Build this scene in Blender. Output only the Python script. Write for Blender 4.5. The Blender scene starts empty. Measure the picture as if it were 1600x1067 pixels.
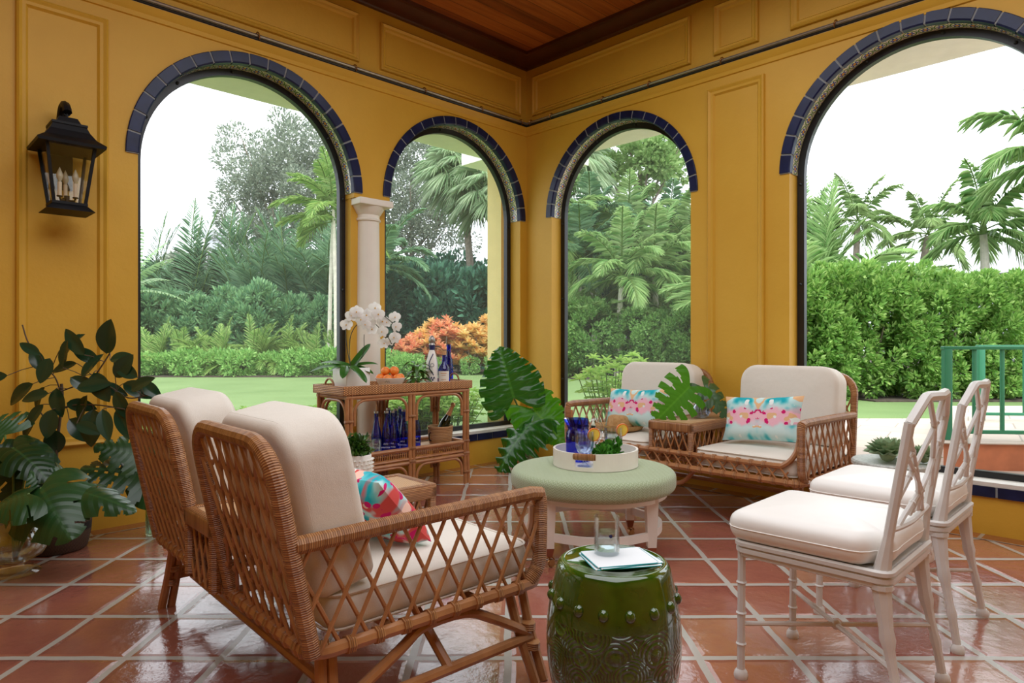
import bpy, math, random
import numpy as np
from mathutils import Vector, Matrix, Quaternion

rng = np.random.default_rng(11)
random.seed(11)
SC = bpy.context.scene
COL = SC.collection
PI = math.pi

# ------------------------------------------------------------------ camera, sky, lights, exposure
H = 1.1            # lens height above the tiles
F = 1042.0         # focal length in pixels of the 1600 px wide frame
cam_d = bpy.data.cameras.new('camera')
cam_d.sensor_width = 36.0
cam_d.lens = 36.0 * F / 1600.0
cam_d.clip_start = 0.05
cam_d.clip_end = 300
cam = bpy.data.objects.new('camera', cam_d)
cam.location = (0, 0, H)
cam.rotation_euler = (PI / 2, 0, 0)
COL.objects.link(cam)
SC.camera = cam

world = bpy.data.worlds.new('overcast_sky')
SC.world = world
world.use_nodes = True
wn = world.node_tree
wn.nodes.clear()
w_out = wn.nodes.new('ShaderNodeOutputWorld')
w_bg = wn.nodes.new('ShaderNodeBackground')
w_bg.inputs['Strength'].default_value = 1.5
w_tc = wn.nodes.new('ShaderNodeTexCoord')
w_sep = wn.nodes.new('ShaderNodeSeparateXYZ')
w_ramp = wn.nodes.new('ShaderNodeValToRGB')
w_ramp.color_ramp.elements[0].position = 0.0
w_ramp.color_ramp.elements[0].color = (0.85, 0.92, 1.0, 1)
w_ramp.color_ramp.elements[1].position = 0.6
w_ramp.color_ramp.elements[1].color = (0.94, 0.97, 1.0, 1)
wn.links.new(w_tc.outputs['Generated'], w_sep.inputs[0])
wn.links.new(w_sep.outputs[2], w_ramp.inputs[0])
wn.links.new(w_ramp.outputs[0], w_bg.inputs[0])
wn.links.new(w_bg.outputs[0], w_out.inputs[0])

sun_d = bpy.data.lights.new('hazy_sun', 'SUN')
sun_d.energy = 1.6
sun_d.angle = math.radians(35)
sun_d.color = (1.0, 0.96, 0.88)
sun = bpy.data.objects.new('hazy_sun', sun_d)
sun.rotation_euler = (math.radians(28), math.radians(14), 0)   # high, from the right behind the lens
COL.objects.link(sun)

fill_d = bpy.data.lights.new('room_light', 'AREA')  # added overhead fill to brighten the interior, not a lamp of the room
fill_d.shape = 'RECTANGLE'
fill_d.size = 4.4
fill_d.size_y = 4.0
fill_d.energy = 86
fill_d.color = (0.93, 0.96, 1.0)
fill = bpy.data.objects.new('room_light', fill_d)
fill.location = (0.3, 1.7, 3.66)
fill.rotation_euler = (0, 0, math.radians(45))
COL.objects.link(fill)

SC.view_settings.view_transform = 'Standard'
SC.view_settings.look = 'None'
SC.view_settings.exposure = 0.85
SC.view_settings.gamma = 1.0
SC.view_settings.use_curve_mapping = False
try:
    SC.cycles.use_denoising = True
    SC.cycles.transparent_max_bounces = 24
    SC.cycles.max_bounces = 8
    SC.cycles.caustics_reflective = False
    SC.cycles.caustics_refractive = False
    SC.cycles.sample_clamp_indirect = 6.0
except Exception:
    pass

# ------------------------------------------------------------------ room axes: both walls run back from one corner
CX, CY = 0.139, 6.403
DL = (-0.7131, -0.7010)     # along the left wall, away from the corner
DR = (0.7010, -0.7131)      # along the right wall, away from the corner


def W(x, y, z=0.0):
    """room coordinates: x along the right wall, y along the left wall (negative = outdoors)"""
    return Vector((CX + DR[0] * x + DL[0] * y, CY + DR[1] * x + DL[1] * y, z))


def LW(s, n, z):   # left wall: s from the corner, n outwards
    return W(-n, s, z)


def RW(s, n, z):
    return W(s, -n, z)


# ------------------------------------------------------------------ materials
def C(hx):
    hx = hx.lstrip('#')
    out = []
    for i in (0, 2, 4):
        c = int(hx[i:i + 2], 16) / 255
        out.append(c / 12.92 if c <= 0.04045 else ((c + 0.055) / 1.055) ** 2.4)
    return (*out, 1.0)


class NT:
    def __init__(s, name):
        s.m = bpy.data.materials.new(name)
        s.m.use_nodes = True
        s.t = s.m.node_tree
        s.t.nodes.clear()
        s.out = s.t.nodes.new('ShaderNodeOutputMaterial')

    def n(s, typ, **kw):
        nd = s.t.nodes.new('ShaderNode' + typ)
        for k, v in kw.items():
            setattr(nd, k, v)
        return nd

    def lk(s, a, b):
        s.t.links.new(a, b)

    def put(s, sock, v):
        if isinstance(v, bpy.types.NodeSocket):
            s.lk(v, sock)
        else:
            sock.default_value = v

    def math(s, op, a, b=0.0, c=0.0):
        nd = s.n('Math', operation=op)
        s.put(nd.inputs[0], a)
        s.put(nd.inputs[1], b)
        s.put(nd.inputs[2], c)
        return nd.outputs[0]

    def mix(s, f, a, b, blend='MIX'):
        nd = s.n('Mix', data_type='RGBA', blend_type=blend)
        s.put(nd.inputs[0], f)
        s.put(nd.inputs[6], a)
        s.put(nd.inputs[7], b)
        return nd.outputs[2]

    def ramp(s, f, stops, interp='LINEAR'):
        nd = s.n('ValToRGB')
        cr = nd.color_ramp
        cr.interpolation = interp
        while len(cr.elements) < len(stops):
            cr.elements.new(0.5)
        for e, (p, c) in zip(cr.elements, stops):
            e.position = p
            e.color = c if len(c) == 4 else (*c, 1)
        s.put(nd.inputs[0], f)
        return nd.outputs[0]

    def noise(s, vec, scale, detail=3.0, rough=0.55, out=0):
        nd = s.n('TexNoise')
        if vec is not None:
            s.lk(vec, nd.inputs['Vector'])
        nd.inputs['Scale'].default_value = scale
        nd.inputs['Detail'].default_value = detail
        nd.inputs['Roughness'].default_value = rough
        return nd.outputs[out]

    def mapping(s, vec, scale=(1, 1, 1), rot=(0, 0, 0), loc=(0, 0, 0)):
        nd = s.n('Mapping')
        s.lk(vec, nd.inputs[0])
        nd.inputs['Scale'].default_value = scale
        nd.inputs['Rotation'].default_value = rot
        nd.inputs['Location'].default_value = loc
        return nd.outputs[0]

    def coord(s, which='Object'):
        return s.n('TexCoord').outputs[which]

    def pos(s):
        return s.n('NewGeometry').outputs['Position']

    def sep(s, v):
        nd = s.n('SeparateXYZ')
        s.lk(v, nd.inputs[0])
        return nd.outputs

    def comb(s, x, y, z=0.0):
        nd = s.n('CombineXYZ')
        s.put(nd.inputs[0], x)
        s.put(nd.inputs[1], y)
        s.put(nd.inputs[2], z)
        return nd.outputs[0]

    def bump(s, h, strength=0.3, dist=0.01):
        nd = s.n('Bump')
        nd.inputs['Strength'].default_value = strength
        nd.inputs['Distance'].default_value = dist
        s.lk(h, nd.inputs['Height'])
        return nd.outputs[0]

    def island(s):
        return s.n('NewGeometry').outputs['Random Per Island']

    def bsdf(s, base, rough=0.5, spec=0.5, metal=0.0, bump=None, coat=0.0, coat_rough=0.05, sheen=0.0, trans=0.0, finish=True):
        p = s.n('BsdfPrincipled')
        s.put(p.inputs['Base Color'], base)
        s.put(p.inputs['Roughness'], rough)
        s.put(p.inputs['Specular IOR Level'], spec)
        s.put(p.inputs['Metallic'], metal)
        s.put(p.inputs['Coat Weight'], coat)
        s.put(p.inputs['Coat Roughness'], coat_rough)
        s.put(p.inputs['Sheen Weight'], sheen)
        s.put(p.inputs['Transmission Weight'], trans)
        if bump is not None:
            s.lk(bump, p.inputs['Normal'])
        if finish:
            s.lk(p.outputs[0], s.out.inputs[0])
        return p

    def shmix(s, f, a, b):
        nd = s.n('MixShader')
        s.put(nd.inputs[0], f)
        s.lk(a, nd.inputs[1])
        s.lk(b, nd.inputs[2])
        return nd.outputs[0]


def simple(name, hx, rough=0.5, vary=0.08, scale=8.0, bump=0.0, bscale=60.0, **kw):
    t = NT(name)
    c = C(hx)
    o = t.coord()
    nz = t.noise(o, scale)
    lo = tuple(max(0, v * (1 - vary)) for v in c[:3]) + (1,)
    hi = tuple(min(1, v * (1 + vary)) for v in c[:3]) + (1,)
    base = t.ramp(nz, [(0.3, lo), (0.7, hi)])
    b = t.bump(t.noise(o, bscale, 4), bump, 0.005) if bump else None
    t.bsdf(base, rough, bump=b, **kw)
    return t.m


def leaf_mat(name, dark, light, rough=0.4, trans=0.25, spec=0.4, mid=None, veins=0):
    t = NT(name)
    r = t.island()
    stops = [(0.0, C(dark)), (1.0, C(light))] if mid is None else [(0.0, C(dark)), (0.5, C(mid)), (1.0, C(light))]
    base = t.ramp(r, stops)
    bump = None
    if veins:
        uv = t.sep(t.coord('UV'))
        d = t.math('ABSOLUTE', t.math('SUBTRACT', uv[0], 0.5))
        midrib = t.math('LESS_THAN', d, 0.018)
        st = t.math('FRACT', t.math('SUBTRACT', t.math('MULTIPLY', uv[1], float(veins)), t.math('MULTIPLY', d, veins * 0.55)))
        tri = t.math('ABSOLUTE', t.math('SUBTRACT', st, 0.5))
        vein = t.math('LESS_THAN', tri, 0.045)
        msk = t.math('MAXIMUM', midrib, t.math('MULTIPLY', vein, 0.55))
        base = t.mix(t.math('MULTIPLY', msk, 0.5), base, C(light))
        bump = t.bump(t.math('ADD', t.math('MULTIPLY', tri, 1.2), t.math('MULTIPLY', midrib, -0.5)), 0.28, 0.01)
    p = t.bsdf(base, rough, spec=spec, bump=bump, finish=False)
    tr = t.n('BsdfTranslucent')
    t.put(tr.inputs[0], t.mix(0.5, base, C(light)))
    t.lk(t.shmix(trans, p.outputs[0], tr.outputs[0]), t.out.inputs[0])
    return t.m


def glass_mat(name, tint, alpha=0.06, rough=0.02, density=None):
    """thin glass: tinted see-through with a fresnel gloss"""
    t = NT(name)
    tr = t.n('BsdfTransparent')
    tr.inputs[0].default_value = tint
    gl = t.n('BsdfGlossy')
    gl.inputs['Roughness'].default_value = rough
    gl.inputs['Color'].default_value = (1, 1, 1, 1)
    lw = t.n('LayerWeight')
    lw.inputs[0].default_value = 0.28
    f = t.math('ADD', t.math('MULTIPLY', lw.outputs['Fresnel'], 0.5), alpha)
    t.lk(t.shmix(f, tr.outputs[0], gl.outputs[0]), t.out.inputs[0])
    return t.m


M = {}


def make_materials():
    # ochre yellow plaster
    t = NT('ochre_plaster')
    p = t.pos()
    nz = t.noise(p, 1.3, 4)
    base = t.ramp(nz, [(0.3, C('#ca9a30')), (0.7, C('#d3a53a'))])
    t.bsdf(base, 0.48, spec=0.35, bump=t.bump(t.noise(p, 22, 5, 0.6), 0.18, 0.01))
    M['wall'] = t.m
    # ceiling boards running along the left wall
    t = NT('stained_boards')
    p = t.mapping(t.pos(), rot=(0, 0, 0), loc=(-CX, -CY, 0))
    s = t.sep(p)
    a = t.math('ADD', t.math('MULTIPLY', s[0], DR[0]), t.math('MULTIPLY', s[1], DR[1]))   # across boards
    b = t.math('ADD', t.math('MULTIPLY', s[0], DL[0]), t.math('MULTIPLY', s[1], DL[1]))   # along boards
    k = t.math('DIVIDE', a, 0.14)
    row = t.math('FLOOR', k)
    fr = t.math('FRACT', k)
    wn_ = t.n('TexWhiteNoise', noise_dimensions='1D')
    t.lk(row, wn_.inputs['W'])
    grain = t.noise(t.comb(t.math('MULTIPLY', a, 26.0), t.math('MULTIPLY', b, 1.6), t.math('MULTIPLY', row, 3.7)), 1.0, 5)
    v = t.math('ADD', t.math('MULTIPLY', grain, 0.7), t.math('MULTIPLY', wn_.outputs[0], 0.4))
    base = t.ramp(v, [(0.25, C('#6d3210')), (0.55, C('#9a4f1d')), (0.85, C('#b9692c'))])
    gap = t.math('LESS_THAN', fr, 0.035)
    base = t.mix(gap, base, C('#2a1007'))
    t.bsdf(base, 0.45, spec=0.3, bump=t.bump(t.math('SUBTRACT', grain, gap), 0.25, 0.01))
    M['boards'] = t.m
    M['dark_wood'] = simple('dark_stained_wood', '#4a2110', 0.35, 0.25, 5, 0.1, 30)
    # terracotta floor, square grid
    t = NT('terracotta_tiles')
    s = t.sep(t.pos())
    px, py = 0.332, 0.3515
    kx = t.math('DIVIDE', t.math('SUBTRACT', s[0], 0.649), px)
    ky = t.math('DIVIDE', t.math('SUBTRACT', s[1], 2.316), py)
    wob = t.math('MULTIPLY', t.math('SUBTRACT', t.noise(t.pos(), 5.0, 2), 0.5), 0.05)
    kx = t.math('ADD', kx, wob)
    ky = t.math('ADD', ky, wob)
    ix, iy = t.math('FLOOR', kx), t.math('FLOOR', ky)
    fx, fy = t.math('FRACT', kx), t.math('FRACT', ky)
    ex = t.math('MINIMUM', fx, t.math('SUBTRACT', 1.0, fx))
    ey = t.math('MINIMUM', fy, t.math('SUBTRACT', 1.0, fy))
    e = t.math('MINIMUM', ex, ey)
    wnz = t.n('TexWhiteNoise', noise_dimensions='2D')
    t.lk(t.comb(ix, iy), wnz.inputs['Vector'])
    jit = t.math('MULTIPLY', wnz.outputs[0], 0.006)
    grout = t.math('LESS_THAN', e, t.math('ADD', 0.036, jit))
    cloud = t.noise(t.pos(), 5.5, 5, 0.65)
    v = t.math('ADD', t.math('MULTIPLY', wnz.outputs[0], 0.62), t.math('MULTIPLY', cloud, 0.55))
    tile = t.ramp(v, [(0.2, C('#884e44')), (0.45, C('#9f6153')), (0.7, C('#a96d58')), (0.95, C('#b18264'))])
    tile = t.mix(t.math('MULTIPLY', t.noise(t.pos(), 30, 4, 0.7), 0.3), tile, C('#8a4634'))
    base = t.mix(grout, tile, C('#b4b0a7'))
    edge = t.ramp(e, [(0.0, (0, 0, 0)), (0.036, (0, 0, 0)), (0.085, (1, 1, 1))])
    hgt = t.math('ADD', t.math('MULTIPLY', edge, 0.8), t.math('MULTIPLY', t.noise(t.pos(), 14, 4, 0.6), 0.75))
    hgt = t.math('ADD', hgt, t.math('MULTIPLY', t.noise(t.pos(), 3.2, 2), 1.4))
    rough = t.ramp(t.noise(t.pos(), 18, 4, 0.7), [(0.3, (0.08, 0.08, 0.08)), (0.75, (0.22, 0.22, 0.22))])
    rough = t.mix(grout, rough, (0.45, 0.45, 0.45, 1))
    t.bsdf(base, rough, spec=0.6, bump=t.bump(hgt, 0.24, 0.02), coat=0.5, coat_rough=0.1)
    M['floor'] = t.m
    # border course along the walls
    t = NT('border_tiles')
    uv = t.sep(t.coord('UV'))
    k = t.math('DIVIDE', uv[0], 0.33)
    f = t.math('FRACT', k)
    wnz = t.n('TexWhiteNoise', noise_dimensions='1D')
    t.lk(t.math('FLOOR', k), wnz.inputs['W'])
    tile = t.ramp(t.math('ADD', t.math('MULTIPLY', wnz.outputs[0], 0.5), t.math('MULTIPLY', t.noise(t.pos(), 6, 4), 0.5)),
                  [(0.2, C('#80432e')), (0.8, C('#a76340'))])
    g = t.math('MAXIMUM', t.math('LESS_THAN', f, 0.06), t.math('GREATER_THAN', uv[1], 0.9))
    t.bsdf(t.mix(g, tile, C('#aaa69c')), 0.16, spec=0.6, coat=0.3, coat_rough=0.1, bump=t.bump(t.noise(t.pos(), 14, 4), 0.12, 0.02))
    M['border'] = t.m
    M['navy'] = simple('navy_glazed_tile', '#161d40', 0.3, 0.35, 9, spec=0.3)
    M['grout'] = simple('grey_grout', '#8d8f90', 0.8)
    # painted flower tile band
    t = NT('painted_flower_tile')
    uv = t.coord('UV')
    sp = t.sep(uv)
    k = t.math('DIVIDE', sp[0], 0.085)
    fx = t.math('SUBTRACT', t.math('FRACT', k), 0.5)
    fy = t.math('SUBTRACT', sp[1], 0.5)
    d = t.math('SQRT', t.math('ADD', t.math('MULTIPLY', fx, fx), t.math('MULTIPLY', fy, fy)))
    ang = t.math('ARCTAN2', fy, fx)
    pet = t.math('ADD', 0.26, t.math('MULTIPLY', t.math('SINE', t.math('MULTIPLY', ang, 6.0)), 0.09))
    flower = t.math('LESS_THAN', d, pet)
    core = t.math('LESS_THAN', d, 0.13)
    ring = t.math('LESS_THAN', t.math('ABSOLUTE', t.math('SUBTRACT', d, 0.42)), 0.05)
    base = t.mix(t.noise(uv, 60, 3), C('#e6dcc0'), C('#c9b98f'))
    base = t.mix(ring, base, C('#5f7a45'))
    base = t.mix(flower, base, C('#26458f'))
    base = t.mix(core, base, C('#d99a3a'))
    base = t.mix(t.math('GREATER_THAN', t.math('ABSOLUTE', fx), 0.47), base, C('#8d8f90'))
    t.bsdf(base, 0.15, coat=0.5)
    M['flower_tile'] = t.m
    M['black_metal'] = simple('black_frame_metal', '#14161a', 0.35, 0.2)
    # insect screen: a fine mesh, mostly see-through
    t = NT('insect_screen')
    tr = t.n('BsdfTransparent')
    df = t.n('BsdfDiffuse')
    df.inputs[0].default_value = C('#b8c0b8')
    t.lk(t.shmix(0.14, tr.outputs[0], df.outputs[0]), t.out.inputs[0])
    M['screen'] = t.m
    M['white_stone'] = simple('white_stone', '#d9d6cd', 0.5, 0.1, 6, 0.1, 40)
    M['pale_yellow'] = simple('pale_yellow_render', '#f0dc98', 0.7, 0.04)  # yellow lightened to carry the skylight falling on the outside pier
    M['cream'] = simple('cream_render', '#f4f4f2', 0.8, 0.04)
    M['white_plaster'] = simple('white_plaster', '#e6dfd3', 0.55, 0.05, 3, 0.05, 30)
    # patio slabs
    t = NT('pale_patio_slabs')
    br = t.n('TexBrick')
    t.lk(t.mapping(t.pos(), rot=(0, 0, 0.6)), br.inputs['Vector'])
    br.inputs['Color1'].default_value = C('#c4b7aa')
    br.inputs['Color2'].default_value = C('#b5a89d')
    br.inputs['Mortar'].default_value = C('#958c82')
    br.inputs['Scale'].default_value = 1.0
    br.inputs['Brick Width'].default_value = 0.6
    br.inputs['Row Height'].default_value = 0.4
    br.inputs['Mortar Size'].default_value = 0.006
    t.bsdf(br.outputs[0], 0.7, bump=t.bump(t.noise(t.pos(), 20, 4), 0.2, 0.01))
    M['patio'] = t.m
    M['terra_step'] = simple('terracotta_step', '#b9714e', 0.6, 0.25, 5, 0.2, 25)
    # lawn
    t = NT('mown_lawn')
    nz = t.noise(t.pos(), 0.7, 4)
    fine = t.noise(t.mapping(t.pos(), scale=(1, 0.35, 1)), 90, 3)
    base = t.ramp(t.math('ADD', t.math('MULTIPLY', nz, 0.6), t.math('MULTIPLY', fine, 0.4)), [(0.3, C('#647d4e')), (0.7, C('#7d9563'))])
    t.bsdf(base, 0.9, spec=0.1, bump=t.bump(fine, 0.4, 0.02))
    M['lawn'] = t.m
    M['mulch'] = simple('bark_mulch', '#4a4038', 0.95, 0.4, 12, 0.5, 40)
    # rattan
    for key, hx, lo in (('rattan', '#b27a4c', '#83512d'),):
        t = NT('rattan_pole')
        uv = t.sep(t.coord('UV'))
        nz = t.noise(t.coord(), 14, 4)
        base = t.ramp(nz, [(0.25, C(lo)), (0.75, C(hx))])
        streak = t.noise(t.comb(t.math('MULTIPLY', uv[0], 30.0), t.math('MULTIPLY', uv[1], 6.0)), 1.0, 3)
        base = t.mix(t.math('MULTIPLY', streak, 0.45), base, C('#cc9464'))
        t.bsdf(base, 0.32, spec=0.5, coat=0.2, coat_rough=0.2)
        M['rattan'] = t.m
    t = NT('wrapped_cane')
    uv = t.sep(t.coord('UV'))
    st = t.math('FRACT', t.math('ADD', t.math('MULTIPLY', uv[1], 165.0), t.math('MULTIPLY', uv[0], 1.0)))
    prof = t.math('SINE', t.math('MULTIPLY', st, PI))
    wnz = t.n('TexWhiteNoise', noise_dimensions='1D')
    t.lk(t.math('FLOOR', t.math('MULTIPLY', uv[1], 165.0)), wnz.inputs['W'])
    nz = t.noise(t.coord(), 9, 4)
    base = t.ramp(t.math('ADD', t.math('MULTIPLY', nz, 0.55), t.math('MULTIPLY', wnz.outputs[0], 0.4)), [(0.2, C('#8d5a33')), (0.55, C('#b07a4a')), (0.9, C('#cc9866'))])
    base = t.mix(t.ramp(prof, [(0.0, (0.75, 0.75, 0.75)), (0.4, (0, 0, 0))]), base, C('#5a2f14'))
    t.bsdf(base, 0.36, spec=0.5, bump=t.bump(prof, 0.7, 0.004), coat=0.15, coat_rough=0.2)
    M['wrap'] = t.m
    # woven wicker (tray rims)
    t = NT('woven_wicker')
    uv = t.sep(t.coord('UV'))
    k = t.math('MULTIPLY', uv[0], 70.0)
    r = t.math('MULTIPLY', uv[1], 85.0)
    par = t.math('MODULO', t.math('FLOOR', r), 2.0)
    kk = t.math('FRACT', t.math('ADD', k, t.math('MULTIPLY', par, 0.5)))
    hh = t.math('MULTIPLY', t.math('SINE', t.math('MULTIPLY', kk, PI)), t.math('SINE', t.math('MULTIPLY', t.math('FRACT', r), PI)))
    base = t.ramp(hh, [(0.05, C('#4a2812')), (0.3, C('#a86a38')), (0.8, C('#dca368'))])
    t.bsdf(base, 0.45, bump=t.bump(hh, 0.6, 0.005))
    M['wicker'] = t.m
    # flat cane webbing
    t = NT('cane_webbing')
    uv = t.sep(t.coord('UV'))
    a = t.math('SINE', t.math('MULTIPLY', uv[0], 620.0))
    b = t.math('SINE', t.math('MULTIPLY', uv[1], 620.0))
    hh = t.math('MULTIPLY', a, b)
    base = t.ramp(hh, [(0.0, C('#b98d62')), (0.6, C('#dcbb92'))])
    t.bsdf(base, 0.5, bump=t.bump(hh, 0.4, 0.003))
    M['cane'] = t.m
    # fabrics
    t = NT('natural_canvas')
    o = t.coord()
    nz = t.noise(o, 420, 2)
    base = t.mix(nz, C('#d8cfc2'), C('#ece6db'))
    wr = t.math('ADD', t.math('MULTIPLY', t.noise(o, 5, 3), 1.0), t.math('MULTIPLY', nz, 0.06))
    t.bsdf(base, 0.9, spec=0.15, sheen=0.15, bump=t.bump(wr, 0.25, 0.03))
    M['canvas'] = t.m
    t = NT('white_vinyl')
    base = t.mix(t.noise(t.coord(), 4), C('#efece6'), C('#f7f4ef'))
    t.bsdf(base, 0.42, spec=0.4, bump=t.bump(t.noise(t.coord(), 5, 3), 0.12, 0.03))
    M['vinyl'] = t.m
    M['white_paint'] = simple('white_painted_metal', '#dcdad6', 0.38, 0.05, 10, 0.12, 18)
    M['white_wood'] = simple('white_painted_wood', '#ece8e0', 0.4, 0.04)
    # watercolour print, mirrored left to right
    for nm, sc, flip in (('watercolor_print', 1.0, 0), ('abstract_print', 1.0, 1)):
        t = NT(nm)
        s = t.sep(t.coord())
        ax = t.math('ABSOLUTE', s[0]) if not flip else s[0]
        v = t.comb(ax, t.math('MULTIPLY', s[1], 0.15), s[2])
        n1 = t.noise(t.mapping(v, loc=(3.1, 0, 1.7)), 9, 2, 0.5)
        n2 = t.noise(t.mapping(v, loc=(7.7, 2, 5.2)), 12, 2, 0.5)
        n3 = t.noise(t.mapping(v, loc=(1.2, 9, 8.1)), 15, 1, 0.4)
        n4 = t.noise(t.mapping(v, loc=(4.4, 5, 2.3)), 19, 1, 0.4)
        base = t.ramp(n1, [(0.36, C('#17a7b5')), (0.43, C('#6fcbd0')), (0.5, C('#b9e0e0')), (0.62, C('#cfe6e4'))])
        zc = t.math('ABSOLUTE', s[2])
        zf = t.ramp(t.math('ADD', zc, t.math('MULTIPLY', t.math('SUBTRACT', n2, 0.5), 0.14)), [(0.035, (1, 1, 1)), (0.065, (0, 0, 0))])
        base = t.mix(zf if not flip else t.ramp(n2, [(0.47, (0, 0, 0)), (0.55, (1, 1, 1))]), base, C('#efb9c6') if not flip else C('#d4504c'))
        base = t.mix(t.math('GREATER_THAN', n3, 0.61), base, C('#e6b98a') if not flip else C('#efc3b0'))
        vor = t.n('TexVoronoi')
        t.lk(t.mapping(v, scale=(26, 1, 26)), vor.inputs['Vector'])
        vor.inputs['Scale'].default_value = 1.0
        spot = t.math('MULTIPLY', t.math('LESS_THAN', vor.outputs['Distance'], 0.36), t.math('GREATER_THAN', n4, 0.49))
        spot = t.math('MULTIPLY', spot, t.math('GREATER_THAN', zf if not flip else n2, 0.4))
        base = t.mix(spot, base, C('#d0176a'))
        base = t.mix(t.math('LESS_THAN', n4, 0.33), base, C('#e8f0ec') if not flip else C('#f2e3d8'))
        t.bsdf(base, 0.75, spec=0.2, bump=t.bump(t.noise(t.coord(), 8, 3), 0.2, 0.02))
        M['print' if not flip else 'abstract'] = t.m
    # pale green herringbone
    t = NT('green_herringbone')
    uv = t.sep(t.coord('UV'))
    zig = t.math('PINGPONG', t.math('MULTIPLY', uv[0], 40.0), 0.5)
    st = t.math('FRACT', t.math('ADD', t.math('MULTIPLY', uv[1], 80.0), t.math('MULTIPLY', zig, 2.0)))
    base = t.ramp(st, [(0.25, C('#93a17c')), (0.5, C('#c5cdb2')), (0.75, C('#9aa885'))])
    base = t.mix(t.math('MULTIPLY', t.noise(t.coord(), 160, 3), 0.5), base, C('#aabb92'))
    t.bsdf(base, 0.9, spec=0.1, sheen=0.3, bump=t.bump(t.math('ADD', t.noise(t.coord(), 160, 3), t.math('MULTIPLY', st, 0.4)), 0.5, 0.006))
    M['ottoman'] = t.m
    M['brass'] = simple('aged_brass', '#a8794a', 0.3, 0.2, metal=1.0)
    M['copper'] = simple('copper_cap', '#9a5f44', 0.4, 0.2, metal=0.6)
    M['steel'] = simple('brushed_steel', '#a9a59f', 0.35, 0.1, metal=0.8)
    # green glaze with combed swirls
    t = NT('bottle_green_glaze')
    o = t.coord()
    s = t.sep(o)
    wv = t.n('TexVoronoi')
    ang = t.math('ARCTAN2', s[1], s[0])
    uvv = t.comb(t.math('MULTIPLY', ang, 0.19), s[2])
    t.lk(t.mapping(uvv, scale=(11, 11, 11)), wv.inputs['Vector'])
    wv.inputs['Scale'].default_value = 1.0
    swirl = t.math('SINE', t.math('MULTIPLY', t.math('ADD', wv.outputs['Distance'], t.math('MULTIPLY', t.sep(wv.outputs['Color'])[0], 3.0)), 70.0))
    low = t.math('LESS_THAN', s[2], 0.315)
    hgt = t.math('MULTIPLY', swirl, low)
    base = t.ramp(t.math('ADD', t.noise(o, 9, 3), t.math('MULTIPLY', hgt, 0.12)), [(0.25, C('#1d3508')), (0.6, C('#36560f')), (0.85, C('#5b7a20'))])
    t.bsdf(base, 0.08, spec=0.7, coat=0.8, coat_rough=0.03, bump=t.bump(hgt, 0.55, 0.006))
    M['green_glaze'] = t.m
    M['white_ceramic'] = simple('white_ceramic', '#efece6', 0.25, 0.03, coat=0.3)
    M['bisque'] = simple('matte_white_ceramic', '#e4e1da', 0.6, 0.04)
    M['clear_glass'] = glass_mat('clear_glass', (0.95, 0.98, 0.97, 1))
    M['pale_glass'] = glass_mat('pale_blue_glass', (0.84, 0.9, 0.98, 1))
    M['green_glass'] = glass_mat('pale_green_glass', (0.82, 0.95, 0.86, 1))
    M['blue_glass'] = glass_mat('cobalt_glass', (0.05, 0.14, 0.8, 1), 0.05)
    M['blue_glass_deep'] = glass_mat('deep_cobalt_glass', (0.04, 0.10, 0.74, 1), 0.05)
    M['water'] = glass_mat('water', (0.9, 0.94, 0.98, 1), 0.1)
    M['dark_glass'] = simple('dark_green_glass', '#10200f', 0.06, 0.2, coat=0.6)
    M['gold_foil'] = simple('gold_foil', '#d8a878', 0.35, 0.2, 60, 0.3, 60, metal=0.5)
    M['label_white'] = simple('paper_label', '#ece6da', 0.7)
    M['ink_navy'] = simple('navy_ink', '#20255c', 0.4)
    M['ink_white'] = simple('white_print', '#f2f2f6', 0.5)
    M['cork'] = simple('cork', '#c79a6a', 0.8)
    M['tray_lacquer'] = simple('ivory_lacquer', '#efeae0', 0.35, 0.03)
    M['lemon'] = simple('orange_pulp', '#ffd858', 0.4, 0.1, 60)
    M['lemon_pith'] = simple('pale_pith', '#f0dcae', 0.5)
    t = NT('orange_peel')
    base = t.ramp(t.noise(t.coord(), 9, 2), [(0.3, C('#ea6a1c')), (0.7, C('#f6963a'))])
    t.bsdf(base, 0.38, bump=t.bump(t.noise(t.coord(), 160, 2), 0.2, 0.002))
    M['orange'] = t.m
    # straw
    t = NT('plaited_straw')
    uv = t.sep(t.coord('UV'))
    k = t.math('FRACT', t.math('MULTIPLY', uv[1], 110.0))
    a = t.math('SINE', t.math('ADD', t.math('MULTIPLY', uv[0], 620.0), t.math('MULTIPLY', k, 5.0)))
    base = t.ramp(t.math('ADD', t.math('MULTIPLY', a, 0.3), t.math('MULTIPLY', t.noise(t.coord(), 50, 3), 0.7)), [(0.1, C('#a9763f')), (0.5, C('#d9ab6d')), (0.85, C('#f0d3a0'))])
    t.bsdf(base, 0.7, bump=t.bump(a, 0.5, 0.004))
    M['straw'] = t.m
    t = NT('coiled_rope')
    uv = t.sep(t.coord('UV'))
    st = t.math('SINE', t.math('MULTIPLY', uv[1], 520.0))
    base = t.ramp(st, [(0.0, C('#a97b4b')), (0.6, C('#cfa374'))])
    t.bsdf(base, 0.7, bump=t.bump(st, 0.5, 0.006))
    M['rope'] = t.m
    t = NT('dark_woven_basket')
    uv = t.sep(t.coord('UV'))
    a = t.math('SINE', t.math('MULTIPLY', uv[0], 560.0))
    b = t.math('SINE', t.math('MULTIPLY', uv[1], 900.0))
    hh = t.math('MULTIPLY', a, b)
    band = t.math('MULTIPLY', t.math('GREATER_THAN', uv[1], 0.235), t.math('LESS_THAN', uv[1], 0.275))
    base = t.ramp(hh, [(0.0, C('#2a1a12')), (0.5, C('#5d4230')), (0.9, C('#a98a6b'))])
    base = t.mix(band, base, C('#0d0b0c'))
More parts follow.
